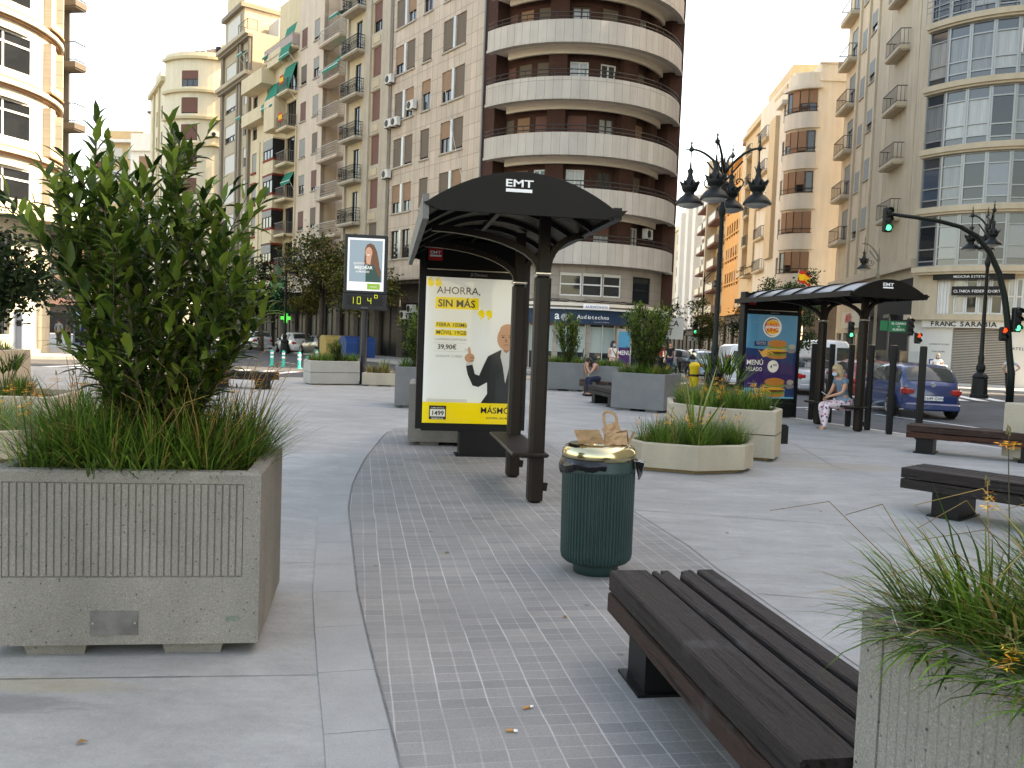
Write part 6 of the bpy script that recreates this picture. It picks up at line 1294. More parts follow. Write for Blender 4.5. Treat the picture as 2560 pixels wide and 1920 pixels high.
def blade(g,p,az,el,L_,w,droop,m,seg=4,r2=rng,tw=0):
    p=Vector(p); ca,sa=math.cos(az),math.sin(az); side=Vector((-sa,ca,0)); vs=[]; e=el; st=L_/seg
    for i in range(seg+1):
        u=i/seg; ww=w*(1-u)**.6*(.55+.9*u if u<.5 else 1) ; q=side*ww/2
        if i==seg: vs.append(tuple(p))
        else: vs+= [tuple(p-q),tuple(p+q)]
        p=p+Vector((ca*math.cos(e),sa*math.cos(e),math.sin(e)))*st; e-=droop/seg*(.5+u)
    fs=[(2*i,2*i+1,2*i+3,2*i+2) for i in range(seg-1)]+[(2*seg-2,2*seg-1,2*seg)]
    g.add(vs,fs,m)
def grass(label,poly,z,n,Lr,w,r,h0=.55,straw=.07,az=None,tufts=None,drp=(.5,1.7)):
    g=MB(); xs=[p[0] for p in poly]; ys=[p[1] for p in poly]; cx,cy=sum(xs)/len(xs),sum(ys)/len(ys)
    T=[]; 
    for _ in range(tufts or max(8,n//70)):
        k=r.randrange(len(poly)); a=Vector(poly[k]); b=Vector(poly[(k+1)%len(poly)]); c=Vector((cx,cy)); u,v=r.random(),r.random()
        if u+v>1: u,v=1-u,1-v
        T.append((c+(a-c)*u*.93+(b-c)*v*.93))
    for i in range(n):
        t=r.choice(T); a=az(r) if az and r.random()<.6 else r.uniform(0,2*PI); rr=r.random()*.09; L_=r.uniform(*Lr)
        p=(t.x+math.cos(a)*rr,t.y+math.sin(a)*rr,z); q=r.random(); m=GR3 if q<straw else GR1 if q<.6 else GR2
        el=r.uniform(h0,1.5); blade(g,p,a,el,L_,w*r.uniform(.6,1.2),r.uniform(*drp),m,4)
    o=g.build('grass',None,None); tag(o,label,None,kind='stuff'); return o
FLO=mat('orange_petals',(.75,.26,.02),.6,.1,island=.2); FLYE=mat('yellow_petals',(.80,.55,.05),.6,.1); BUD=mat('flower_bud',(.12,.10,.04),.7,.1)
def flower(label,p,h,lean,az,group,r,big=1.,parts=True):
    Rt=thing('flower',label,'flower',p,0,group); top=Vector((math.cos(az)*lean,math.sin(az)*lean,h)); g=MB(); mid=top*.5+Vector((0,0,h*.08)); pts=[Vector((0,0,0)),mid*.55+Vector((0,0,h*.03)),mid*1.1,top*.85+Vector((0,0,h*.03)),top+Vector((0,0,.02*big))]
    g.tube(pts,[.0022*big,.002*big,.0018*big,.0016*big,.001*big],r.choice([STM,GR3,GR3]),n=4); g.build('stem',None,Rt)
    g=MB()
    for k in range(r.randint(7,11)):
        a=r.uniform(0,2*PI); d=.016*big*r.uniform(.4,1.3); c=top+Vector((math.cos(a)*d,math.sin(a)*d,-.004*big-.055*big*r.random())); s=.0105*big
        for j in range(5):
            b=2*PI*j/5+a; e=b+.5; u=Vector((math.cos(b),math.sin(b),.35*math.sin(j*2+a))); v=Vector((math.cos(e),math.sin(e),-.3)); g.add([c,c+(u+v)*s*.55,c+(u*1.5+v*.4)*s,c+u*s*.9],[(0,1,2,3)],FLO if r.random()<.72 else FLYE)
    for k in range(6): a=r.uniform(0,6.3); c=top+Vector((math.cos(a)*.004,math.sin(a)*.004,.004+.004*k))*1.; g.add([c+Vector((-.004,0,0))*big,c+Vector((.004,0,0))*big,c+Vector((0,.003,.012))*big],[(0,1,2)],BUD)
    g.build('petals',None,Rt); return Rt
r6=random.Random(11)
grass('thick tufts of narrow green grass in the left foreground planter',inset(PL1,.1),.80,7000,(.26,.56),.0105,r6,h0=.6,straw=.10)
grass('long trailing grass blades spilling over the right foreground planter',inset(PL2,.1),.80,7500,(.26,.52),.0135,r6,h0=.6,straw=.10,drp=(.5,1.8),az=lambda r:R(r.uniform(90,270)),tufts=60)
g=MB()                                           # extra overhanging tuft on the near corner of the right planter
for i in range(1300):
    a=R(r6.uniform(110,270)); c=A+e2*r6.uniform(.08,1.0)+e1*r6.uniform(.08,.22); q=r6.random(); blade(g,(c.x,c.y,.82),a,r6.uniform(.35,1.3),r6.uniform(.20,.42),.0135*r6.uniform(.6,1.2),r6.uniform(.5,1.9),GR3 if q<.15 else GR1 if q<.7 else GR2,5)
tag(g.build('grass',None,None),'long grass blades hanging over the front edge of the right foreground planter',kind='stuff')
for p_,zz,n_,lab in ((PL3,.8,500,'grass round the bushes in the dark grey planter behind the advert'),(PL4,.8,500,'grass in the tall planter directly behind the near advert'),(PL5,.8,700,'grass under the narrow laurel by the hearing aid shop'),(PL6,.8,900,'grass under the dense laurel right of the seated woman'),(PL7,.8,400,'grass in the planter behind the seated woman'),(PL8,.8,400,'grass in the beige planter at the right edge'),
  (HX1,.28,2600,'dense green grass filling the low beige hexagonal planter'),(HX2,.64,2200,'dense green grass filling the two tier beige planter'),(HX3,.64,900,'grass in the two tier white planter under the clock'),(sqc(-3.9,25.9,1.35,4,1.0),.32,500,'dry grass in the low planter under the clock'),(HX5,.28,1600,'grass in the low pale planter behind the laurel planter'),(HX6,.32,500,'grass in the palmetto planter behind the laurel'),(sqc(-12.3,19.3,1.6,6),.8,800,'dark grass in the tan planter at the left edge')):
    far=sum(p[1] for p in p_)/len(p_)
    grass(lab,inset(p_,.10),zz,int(n_*1.3),(.24,.50) if far<15 else (.2,.45),.007 if far<12 else .011 if far<18 else .018,r6,h0=.8,straw=.06 if 'dry' not in lab else .6)
def scatter(poly,n,z,label,group,hr,big,r=r6):
    cx=sum(p[0] for p in poly)/len(poly); cy=sum(p[1] for p in poly)/len(poly); pool=[]
    for i in range(n):
        k=r.randrange(len(poly)); a,b=poly[k],poly[(k+1)%len(poly)]; u,v=r.random(),r.random()
        if u+v>1: u,v=1-u,1-v
        x=cx+((a[0]-cx)*u+(b[0]-cx)*v)*.92; y=cy+((a[1]-cy)*u+(b[1]-cy)*v)*.92
        if len(pool)<5: o=flower(label,(x,y,z),r.uniform(*hr),r.uniform(.03,.22),r.uniform(0,6.3),group,r,big); pool.append(o)
        else:
            o=copy_tree(r.choice(pool)); o.location=(x,y,z); o.rotation_euler=(0,0,r.uniform(0,6.3)); s=r.uniform(.8,1.15); o.scale=(s,s,s)
scatter(inset(PL1,.1),18,.8,'orange flower stalk rising from the grass round the big laurel','orange flowers round the big laurel',(.34,.66),1.25)
scatter(inset(HX1,.1),22,.3,'orange flower stalk in the low beige hexagonal planter','orange flowers in the low hexagonal planter',(.25,.45),1.5)
scatter(inset(HX2,.1),60,.64,'orange flower stalk in the two tier beige planter','orange flowers in the two tier planter',(.25,.48),1.6)
scatter(inset(HX5,.1),30,.3,'orange flower stalk behind the left laurel planter','orange flowers behind the left laurel planter',(.4,.65),1.6)
scatter(inset(PL6,.1),10,.8,'orange flower stalk under the dense laurel right of the seated woman','orange flowers under the dense laurel',(.2,.35),1.8)
for i,(px,py_,Y) in enumerate(((2132,1055,2.05),(2178,945,2.15),(2178,1385,1.72),(2085,1250,2.3))):
    t_=atw(px,py_,Y); b_=Vector((t_.x+.05,Y+.02,.82)); b_.x=max(b_.x,1.22); flower(['orange and yellow flower on the upright stalk in the right foreground planter','highest orange flower at the right edge above the foreground planter','lowest orange flower drooping among the right foreground grass','small flower bud stalk at the left of the right foreground grass'][i],tuple(b_),max(.06,t_.z-.82),Vector((t_.x-b_.x,t_.y-b_.y)).length,math.atan2(t_.y-b_.y,t_.x-b_.x),'orange flowers in the right foreground planter',r6,.95)
# dry upright stems and a white string
g=MB()
for i in range(120):
    u,v_=r6.random(),r6.random(); b_=Vector(PL1[0]).lerp(Vector(PL1[1]),.08+.84*u).lerp(Vector(PL1[3]).lerp(Vector(PL1[2]),.08+.84*u),.1+.8*v_); a=r6.uniform(0,6.3); h=r6.uniform(.3,.72); d=Vector((math.cos(a),math.sin(a),0))*r6.uniform(.05,.3); p0=Vector((b_.x,b_.y,.8)); g.tube([p0,p0+d*.25+Vector((0,0,h*.5)),p0+d*.7+Vector((0,0,h*.9)),p0+d*1.2+Vector((0,0,h))],[.0024,.002,.0017,.001],GR3,n=4)
tag(g.build('dry_stems',None,None),'dry straw coloured stems standing among the grass under the big laurel',kind='stuff')
g=MB()
for i in range(34):
    c=A+e2*r6.uniform(.05,1.1)+e1*r6.uniform(.1,.9); a=R(r6.uniform(80,280)); h=r6.uniform(.2,.5); d=Vector((math.cos(a),math.sin(a),0))*r6.uniform(.1,.4); p0=Vector((c.x,c.y,.8)); g.tube([p0,p0+d*.3+Vector((0,0,h*.6)),p0+d*.8+Vector((0,0,h*.95)),p0+d*1.3+Vector((0,0,h*.8))],[.0022,.0018,.0015,.001],GR3,n=4)
tag(g.build('dry_stems',None,None),'dry straw coloured stems arching out of the right foreground planter',kind='stuff')
g=MB(); q=[]
for i in range(30): u=i/29; c=A+e2*(.06+.30*u)+e1*(.045-.065*math.sin(u*5.2)*(1-u*.6)); q.append((c.x,c.y,.908+.02*math.sin(u*9)-.035*math.exp(-((u-.32)/.12)**2)))
g.tube(q,.0014,SIGNW,n=5)
tag(g.build('string',None,None),'white plastic string lying on the rim of the right foreground planter','string')
# strap leaved plants
def sword(label,p,n,L_,w,r,m=GR4,el=(.8,1.45),drp=(.0,.5),cat='plant',name='strap_leaf_plant'):
    g=MB()
    for i in range(n): a=2*PI*i/n+r.uniform(-.4,.4); blade(g,p,a,r.uniform(*el),L_*r.uniform(.6,1.1),w,r.uniform(*drp),m if r.random()<.7 else GR1,5)
    return tag(g.build(name,None,None),label,cat)
sword('plant with long yellow striped strap leaves in the low hexagonal planter',(2.42,10.95,.3),17,1.15,.042,r6)
sword('plant with pale strap leaves at the left of the big laurel',(-2.25,4.25,.8),9,.55,.028,r6)
sword('pale strap leaved plant in the low planter under the street clock',(-3.95,25.9,.32),14,.6,.05,r6)
for lab,p,s in (('palmetto with fan leaves in the two tier beige planter',(3.35,13.5,.66),.95),('palmetto with fan leaves behind the left laurel planter',(-8.4,13.9,.32),.8)):
    g=MB()
    for k in range(9):
        a=r6.uniform(0,6.3); e=r6.uniform(.7,1.4); c=Vector(p)+Vector((math.cos(a)*math.cos(e),math.sin(a)*math.cos(e),math.sin(e)))*s*.55; g.tube([Vector(p),c],.008,STM,n=4)
        for j in range(11): b=a+(j-5)*.26; blade(g,tuple(c),b,e*.75+.2*r6.random(),s*.5,.03,.3,MDG if j%3 else GR1,3)
    tag(g.build('palmetto',None,None),lab,'plant')
# laurel shrubs
def leaf(g,p,d,up,L_,w,m,curl=.15):
    d=d.normalized(); s=d.cross(up)
    if s.length<1e-3: s=d.cross(Vector((1,0,0)))
    s.normalize(); n=s.cross(d); P=[p,p+d*L_*.35-n*L_*curl*.1,p+d*L_*.7-n*L_*curl*.5,p+d*L_-n*L_*curl*1.3]
    vs=[P[0],P[1],P[2],P[3],P[1]+s*w*.5+n*w*.18,P[2]+s*w*.38+n*w*.15,P[1]-s*w*.5+n*w*.18,P[2]-s*w*.38+n*w*.15]
    g.add(vs,[(0,4,1),(4,5,2,1),(5,3,2),(0,1,6),(1,2,7,6),(2,3,7)],m,smooth=True)
def laurel(label,p,H,rad,nst,leafL,seed,sp=.035,low=.25,col=(.55,.8)):
    r=random.Random(seed); Rt=thing('laurel_shrub',label,'shrub',p); gs=MB(); gl=MB(); br=[]
    for i in range(nst):
        a=2*PI*i/nst*2.4+r.uniform(-.4,.4); rr=rad*math.sqrt((i+.5)/nst)*r.uniform(.75,1.1); h=H*(1.0-.18*(rr/rad)**2)*r.uniform(.78,1.04)*(1-.20*max(0,math.cos(a))*rr/rad)
        b=Vector((math.cos(a)*rad*.08,math.sin(a)*rad*.08,0)); t=Vector((math.cos(a)*rr,math.sin(a)*rr,h)); pts=[]
        for k in range(9): u=k/8; q=b.lerp(t,u); q+=Vector((math.cos(a),math.sin(a),0))*rad*.16*math.sin(u*PI)+Vector((r.uniform(-1,1),r.uniform(-1,1),0))*.012*H; q.z=h*(u**.9); pts.append(q)
        gs.tube(pts,[.014*H/1.8*(1-.8*k/8)+.001 for k in range(9)],STM,n=5); br.append((pts,1.))
        for j in range(r.randint(4,6)):
            u=r.uniform(low,.88); k=int(u*8); o=pts[k].lerp(pts[k+1],u*8-k); a2=a+r.uniform(-1.7,1.7); l=H*r.uniform(.16,.30)*(1.15-u*.5); e=r.uniform(.5,1.2); dd=Vector((math.cos(a2)*math.cos(e),math.sin(a2)*math.cos(e),math.sin(e)))
            q=[o+dd*l*x+Vector((0,0,l*.25*x*x)) for x in (0,.33,.66,1)]; gs.tube(q,[.006,.004,.003,.0015],STM,n=4); br.append((q,.9))
    for pts,s in br:
        L_=sum((b-a).length for a,b in zip(pts,pts[1:])); n=int(L_/sp); main=len(pts)>5; ph=r.uniform(0,6.3)
        for i in range(n):
            u=(i+.5)/n
            if main and u<low+.05*r.random(): continue
            k=min(int(u*(len(pts)-1)),len(pts)-2); f=u*(len(pts)-1)-k; q=pts[k].lerp(pts[k+1],f); ax=(pts[k+1]-pts[k]).normalized(); ph+=2.4
            s1=ax.cross(Vector((0,1,.3))).normalized(); s2=ax.cross(s1); rd=s1*math.cos(ph)+s2*math.sin(ph); spread=(.78 if u<.8 else .5)+r.uniform(-.25,.25); d=(ax*math.cos(spread)+rd*math.sin(spread)); 
            tip=u>.72; qq=r.random(); hi=q.z/H; m=(LF2 if qq<(.45 if tip else .10)+.12*(q.x>rad*.25) else LF1 if qq<.8 else LF3)  # pale leaves: new growth at tips, plus painted sun on the right side
            leaf(gl,q,d,Vector((0,0,1)),leafL*r.uniform(.7,1.2)*(.8 if u>.93 else 1),leafL*.30*r.uniform(.85,1.15),m,r.uniform(0,.3))
    gs.build('stems',None,Rt); gl.build('foliage',None,Rt); return Rt
laurel('big laurel bush with long glossy leaves filling the left foreground planter',(-1.93,4.48,.8),1.88,.57,24,.128,5,sp=.025,low=.10)
q=laurel('narrow laurel bush in the planter by the hearing aid shop',(1.75,27.2,.8),1.7,.42,16,.14,8,sp=.034,low=.08)
laurel('dense laurel bush in the planter right of the seated woman',(3.2,20.3,.8),1.95,.58,26,.13,9,sp=.032,low=.06)
for lab,p,s,rz in (('leafy bush in the dark grey planter behind the advertising panel',(-2.1,18.8,.8),.85,1.),('small laurel beside the leafy bush behind the advertising panel',(-1.5,19.2,.8),.75,2.),('low bushy plant in the two tier white planter under the clock',(-5.4,25.6,.6),.45,.5),('thin sparse shrub in the beige planter at the right edge',(8.25,12.5,.8),.42,3.)):
    c=copy_tree(q); c.location=p; c.scale=(s*1.2,s*1.2,s); c.rotation_euler=(0,0,rz); c['label']=lab
# trees
def tree(label,p,zc,rad,n,ls,m,tr=.1,ncl=26,seed=1,m2=None,flat=False,name='tree'):
    r=random.Random(seed); Rt=thing(name,label,'tree',(p[0],p[1],-.02)); g=MB(); gl=MB(); rx,ry,rz=rad; z0=zc-rz*.75
    g.tube([(0,0,0),(.03,0,z0*.4),(-.02,.02,z0*.8),(0,0,z0+.2)],[tr*1.3,tr,tr*.85,tr*.7],BARK,n=8); cl=[]
    for i in range(ncl):
        while True:
            v=Vector((r.uniform(-1,1),r.uniform(-1,1),r.uniform(-1,1)))
            if .35<v.length<1: break
        c=Vector((v.x*rx*.8,v.y*ry*.8,zc+v.z*rz*.8)); cl.append((c,r.uniform(.22,.42)))
        if i%2==0: s=Vector((0,0,z0*r.uniform(.85,1.05))); mid=s.lerp(c,.5)+Vector((0,0,.15*rz)); g.tube([s,mid,c],[tr*.4,tr*.25,tr*.08],BARK,n=5)
    mr=(rx+ry+rz)/3
    for i in range(n):
        c,s=r.choice(cl); q=c+Vector((r.gauss(0,1),r.gauss(0,1),r.gauss(0,.75)))*s*mr*.55
        d=Vector((r.gauss(0,1),r.gauss(0,1),r.gauss(0,.7))).normalized(); s1=d.cross(Vector((r.gauss(0,1),r.gauss(0,1),r.gauss(0,1)))).normalized(); L_=ls*r.uniform(.6,1.3); gl.add([q,q+d*L_*.5+s1*L_*.28,q+d*L_,q+d*L_*.5-s1*L_*.28],[(0,1,2,3)],(m2 if m2 and r.random()<.3 else m))
    g.build('trunk',None,Rt); gl.build('crown',None,Rt); return Rt
tree('small dark leaved tree cut by the left edge, over the tan planter',(-9.45,14.3),2.35,(1.75,1.5,.85),15000,.11,DKG,.09,34,3,MDG)
tree('feathery olive yellow tree directly left of the street clock',(-13.2,57.5),6.1,(3.4,2.6,2.3),6500,.22,OLV,.16,40,4,MDG)
tree('lower olive yellow tree behind the clock pole',(-9.6,53),4.3,(2.4,2.0,1.9),3800,.2,OLV,.13,26,5,MDG)
tree('drooping olive tree between the two street lamps left of the clock',(-14.8,60),4.0,(1.8,1.6,1.7),2600,.2,OLV,.12,20,6)
tree('round dark green tree right of the laurel bush, beyond the parked cars',(-18.6,62),4.4,(2.5,2.2,2.3),4200,.22,DKG,.15,28,7,MDG)
tree('green roadside tree seen through the laurel bush',(-23.5,68),5.0,(2.8,2.4,2.5),3200,.25,MDG,.15,24,8,OLV)
tree('olive tree close to the ivory building corner',(-31.8,62),6.6,(2.3,2.2,3.4),4200,.24,OLV,.15,30,9,MDG)
tree('rusty brown low tree behind the phone booth',(-32.2,66),3.4,(2.4,2.0,1.5),2600,.22,BRF,.13,20,10)
tree('yellow green street tree far behind the laurel bush',(-34,75),5.5,(3.0,2.4,2.4),3000,.26,OLV,.14,24,12,MDG)
tree('young dark tree above the farther bus shelter roof, left one',(12.7,41),4.3,(1.0,1.0,.95),2300,.13,DKG,.08,16,13,MDG)
tree('young dark tree above the farther bus shelter roof, right one',(14.15,41),4.35,(.75,.75,1.35),1900,.13,DKG,.08,14,14,MDG)
tree('yellowish young tree left of the tall lamp pole in the right hand street',(12.9,58),3.3,(1.5,1.4,1.7),2600,.17,OLV,.1,20,15,MDG)
tree('dark green tree right of the tall lamp pole in the right hand street',(16.4,58),3.4,(2.0,1.8,1.8),3200,.18,MDG,.11,22,16,DKG)
tree('dark tree behind the optician sign',(10.4,57),3.0,(1.5,1.5,1.5),2300,.17,DKG,.1,18,17,MDG)
tree('dark street tree behind the burger advert panel',(11.5,34),2.6,(1.0,.9,1.3),2000,.12,MDG,.08,16,18,DKG)
# ---------------------------------------------------------------- vehicles
TYR=mat('tyre',(.012,.012,.012),.8,.1); RIM=mat('alloy_rim',(.4,.4,.4),.3,.05,metal=.8); CGL=mat('car_glass',(.02,.028,.03),.06,.1,1,spec=.5); LRED=mat('tail_lamp',(.35,.012,.01),.2,.1,coat=.5); LCLR=mat('head_lamp',(.5,.5,.5),.15,.05); PLT=mat('number_plate',(.7,.7,.7),.5,0); BPL=mat('black_plastic',(.02,.02,.02),.6,.05)
def carpaint(n,c): return mat('paint_'+n,c,.28,.03,spec=.5,coat=.8)
def smooth(tab,y):
    for (a,va),(b,vb) in zip(tab,tab[1:]):
        if a<=y<=b: t=(y-a)/(b-a) if b>a else 0; t=t*t*(3-2*t)*.5+t*.5; return va+(vb-va)*t
    return tab[-1][1]
STY={ # y runs rear(0) -> front(1); roof line, belt line
 'hatch':dict(L=3.97,W=1.68,H=1.47,roof=[(0,.62),(.02,.66),(.12,.93),(.2,.985),(.42,1.),(.56,.96),(.72,.66),(.9,.58),(1,.45)],belt=[(0,.60),(.3,.63),(.7,.60),(1,.42)]),
 'mpv':dict(L=4.5,W=1.77,H=1.58,roof=[(0,.60),(.03,.68),(.10,.92),(.2,.98),(.45,1.),(.58,.95),(.78,.60),(.93,.50),(1,.40)],belt=[(0,.58),(.3,.62),(.7,.57),(1,.38)]),
 'sedan':dict(L=4.55,W=1.76,H=1.45,roof=[(0,.60),(.03,.68),(.14,.70),(.28,.95),(.4,1.),(.54,.97),(.71,.65),(.9,.57),(1,.45)],belt=[(0,.6),(.2,.66),(.7,.61),(1,.43)]),
 'van':dict(L=4.4,W=1.80,H=1.85,roof=[(0,.96),(.02,.98),(.1,1.),(.5,1.),(.62,.97),(.78,.62),(.93,.50),(1,.40)],belt=[(0,.55),(.6,.55),(.78,.54),(1,.38)]),
 'bigvan':dict(L=5.2,W=1.95,H=2.2,roof=[(0,.96),(.02,.98),(.1,1.),(.6,1.),(.7,.97),(.82,.60),(.95,.48),(1,.36)],belt=[(0,.52),(.6,.52),(.8,.5),(1,.35)])}
def car(label,P,head_deg,style,paint,plate='',simple=False,rails=False):
    S_=STY[style]; L_,W,H=S_['L'],S_['W'],S_['H']; Rt=thing('parked_car' if 'van' not in style else 'parked_van',label,'van' if 'van' in style else 'car',(P[0],P[1],-.13),R(head_deg-90)); hw=W/2
    ny=26; g=MB(); rings=[]
    for i in range(ny+1):
        u=i/ny; y=(u-.5)*L_; zr=smooth(S_['roof'],u)*H; zb=min(smooth(S_['belt'],u)*H,zr-.015); e=1-.16*(abs(2*u-1))**3.2-(.10 if u in(0,1) else 0); w_=hw*e; tum=max(0,(zr-zb))/H; wr=w_*(1-.42*tum) if tum>.05 else w_*.93; z0=.20+.10*(abs(2*u-1)**4)
        rings.append([(-w_*.93,y,z0),(-w_*1.0,y,.45),(-w_*.985,y,zb*.88),(-w_*.955,y,zb),(-wr*.97,y,zb+(zr-zb)*.86),(-wr*.80,y,zr-.012),(0,y,zr+.02*(tum>.05)),(wr*.80,y,zr-.012),(wr*.97,y,zb+(zr-zb)*.86),(w_*.955,y,zb),(w_*.985,y,zb*.88),(w_,y,.45),(w_*.93,y,z0)])
    vs=[p for r_ in rings for p in r_]; n=13
    fs=[(i*n+k,i*n+k+1,(i+1)*n+k+1,(i+1)*n+k) for i in range(ny) for k in range(n-1)]+[tuple(range(n-1,-1,-1)),tuple(range(ny*n,ny*n+n))]+[((i+1)*n,i*n,i*n+n-1,(i+1)*n+n-1)[::-1] for i in range(ny)]
    g.add(vs,[f[::-1] for f in fs],paint,smooth=True)
    o=g.build('body',None,Rt)
    def sidew(y0,y1,nm='window'):    # side glass between two stations, both sides
        for sx in (-1,1):
            q=MB(); st=[y0+(y1-y0)*k/6 for k in range(7)]; a=[];b=[]
            for u in st:
                f=u*ny; k=min(int(f),ny-1); f-=k
                def P_(j): p=Vector(rings[k][j]).lerp(Vector(rings[k+1][j]),f); return p
                lo=P_(9); hi=P_(8); v=hi-lo; lo2=lo+v*.08; hi2=lo+v*.93
                if v.z<.1: hi2=lo2+Vector((0,0,.01))
                out=Vector((.012,0,.004)); 
                for t_,arr in ((lo2+out,a),(hi2+out,b)): arr.append((sx*t_.x,t_.y,t_.z))
            q.add(a+b,[((i,i+1,8+i,7+i) if sx>0 else (i+1,i,7+i,8+i)) for i in range(6)],CGL,smooth=True); q.build(nm,None,Rt)
    rear=[(u,v) for u,v in S_['roof']]
    va={'hatch':((.10,.22),(.235,.42),(.435,.66)),'mpv':((.09,.21),(.225,.44),(.455,.72)),'sedan':((.25,.42),(.435,.66)),'van':((.60,.745),),'bigvan':((.66,.79),)}[style]
    for y0,y1 in va: sidew(y0,y1)
    def endglass(u0,u1,nm):
        q=MB(); rows=[]
        for k in range(5):
            u=u0+(u1-u0)*k/4; f=u*ny; i=min(int(f),ny-1); f-=i; zr=Vector(rings[i][6]).lerp(Vector(rings[i+1][6]),f); e_=Vector(rings[i][8]).lerp(Vector(rings[i+1][8]),f); ed=Vector(rings[i][7]).lerp(Vector(rings[i+1][7]),f)
            d=-1 if u1<.3 else 1; off=Vector((0,d*.012,.012))
            rows.append([Vector((-e_.x*.90,ed.y,(e_.z+ed.z)/2))+off,Vector((-ed.x*.9,ed.y,ed.z+.004))+off,zr+off,Vector((ed.x*.9,ed.y,ed.z+.004))+off,Vector((e_.x*.90,ed.y,(e_.z+ed.z)/2))+off])
        vs=[p for r_ in rows for p in r_]; q.add(vs,[(k*5+j,k*5+j+1,(k+1)*5+j+1,(k+1)*5+j) for k in range(4) for j in range(4)],CGL,smooth=True); q.build(nm,None,Rt)
    if style=='hatch': endglass(.035,.125,'rear_window'); endglass(.575,.71,'windscreen')
    elif style=='mpv': endglass(.04,.11,'rear_window'); endglass(.6,.76,'windscreen')
    elif style=='sedan': endglass(.155,.28,'rear_window'); endglass(.56,.70,'windscreen')
    else: endglass(.64 if style=='van' else .72,.77 if style=='van' else .81,'windscreen')
    yr=-L_/2; q=MB()
    if 'van' in style:
        for sx in (-1,1): q.box((sx*hw*.36,yr-.012,H*.72),(hw*.55,.02,H*.26),CGL if style=='van' or sx else paint)
        q.build('rear_window',None,Rt)
    for sx in (-1,1):
        q=MB()
        zz=.63*H if 'van' not in style else .62*H; 
        if 'van' in style: q.bbox((sx*hw*.83,yr+.02,zz),(.13,.10,.5),LRED,b=.02)
        else: q.bbox((sx*hw*.70,yr+.045,H*.50),(.30,.13,.20),LRED,b=.05); q.bbox((sx*hw*.82,yr+.13,H*.505),(.16,.2,.19),LRED,b=.05)
        q.build('tail_light',None,Rt); q=MB(); q.bbox((sx*hw*.66,L_/2-.10,H*.43),(.34,.2,.14),LCLR,b=.04); q.build('headlight',None,Rt)
        q=MB(); q.bbox((sx*(hw+.07),L_*.17,H*.64),(.17,.12,.13),paint,b=.03); q.build('mirror',None,Rt)
        for yy in (-L_*.315,L_*.315):
            q=MB(); ax=Matrix.Rotation(R(90),3,'Y'); q.lathe([(0,-.01),(.36,-.01),(.36,.0)],(sx*(hw*.985),yy,.33),BPL,n=20,axis=ax,smooth=False); 
            tq=MB(); tq.lathe([(.20,-.10),(.30,-.10),(.325,-.06),(.325,.06),(.30,.10),(.20,.10)],(sx*(hw*.93),yy,.325),TYR,n=22,axis=ax); t_=tq.build('wheel',None,Rt)
            rq=MB(); xx=sx*(hw*.93+.095); rq.lathe([(.205,0),(.19,.012*1),(.06,.012),(0,.02)] if sx>0 else [(.205,0),(.19,-.012),(.06,-.012),(0,-.02)],(xx,yy,.325),BPL,n=20,axis=ax)
            for k in range(5): a=2*PI*k/5; rq.bar((xx+sx*.012,yy,.325),(xx+sx*.012,yy+.195*math.cos(a),.325+.195*math.sin(a)),.05,.02,RIM,up=(1,0,0))
            rq.tube([(xx+sx*.012,yy+.195*math.cos(2*PI*k/16),.325+.195*math.sin(2*PI*k/16)) for k in range(16)],.015,RIM,n=5,closed=True); rq.build('rim',None,t_)
            q.build('wheel_arch',None,Rt)
    q=MB(); q.bbox((0,yr+.015,.33),(W*.86,.12,.20),BPL if simple else paint,b=.04); q.build('bumper',None,Rt); q=MB(); q.bbox((0,L_/2-.04,.30),(W*.8,.1,.2),BPL,b=.04); q.build('bumper',None,Rt)
    zp=H*.385 if 'van' not in style else .5
    q=MB(); q.box((0,yr-.055,zp),(.52,.012,.115),PLT); q.box((-.24,yr-.0615,zp),(.045,.003,.11),SIGNB); pl=q.build('number_plate',None,Rt)
    if plate: link('lettering',text_mesh(plate,.11,BLK,bold=.02,ext=.001),pl,Mx=Matrix.Translation((.02,yr-.066,zp-.04))@Matrix.Rotation(R(90),4,'X'))
    return Rt
VB=carpaint('blue',(.0,.020,.105)); VW=carpaint('white',(.50,.51,.52)); VS=carpaint('silver',(.30,.31,.32)); VR=carpaint('red',(.24,.02,.02)); VG=carpaint('bronze_grey',(.12,.105,.085)); VD=carpaint('dark_teal',(.02,.045,.05)); VK=carpaint('black',(.012,.012,.014))
cb=car('dark blue hatchback waiting on the road right of the farther bus shelter',(11.4,24.3),84,'hatch',VB,'1649 GVN')
g=MB(); yy=-STY['hatch']['L']/2; g.tube([(0+.062*math.cos(2*PI*k/18),yy-.0,.93+.062*math.sin(2*PI*k/18)) for k in range(18)],.008,RIM,n=5,closed=True)
for a,b in (((-.035,.04),(-.012,-.045)),((-.012,-.045),(0,-.005)),((0,-.005),(.012,-.045)),((.012,-.045),(.035,.04)),((-.012,.045),(0,.01)),((0,.01),(.012,.045))): g.bar((a[0],yy-.0,.93+a[1]),(b[0],yy-.0,.93+b[1]),.01,.01,RIM,up=(0,1,0))
g.build('emblem',None,cb)
car('red car in front of the dark blue hatchback',(12.4,30.0),84,'hatch',VR)
car('silver car seen through the farther bus shelter, behind its near glass',(11.75,34.0),86,'sedan',VS,'4217 GKD')
car('white van with dark windows behind the farther bus shelter',(14.2,39.5),88,'bigvan',VW)
v=car('white delivery van partly hidden by the burger advert panel',(9.9,37.2),86,'van',VW,'9014 HLC'); text('Campos',.2,SIGNB,v,(.25,-2.225,1.55),name='lettering')
car('small dark green car far off left of the white delivery van',(9.6,50),88,'hatch',VD); car('light blue car behind the tall lamp pole',(10.6,46.0),88,'sedan',carpaint('light_blue',(.25,.33,.40)))
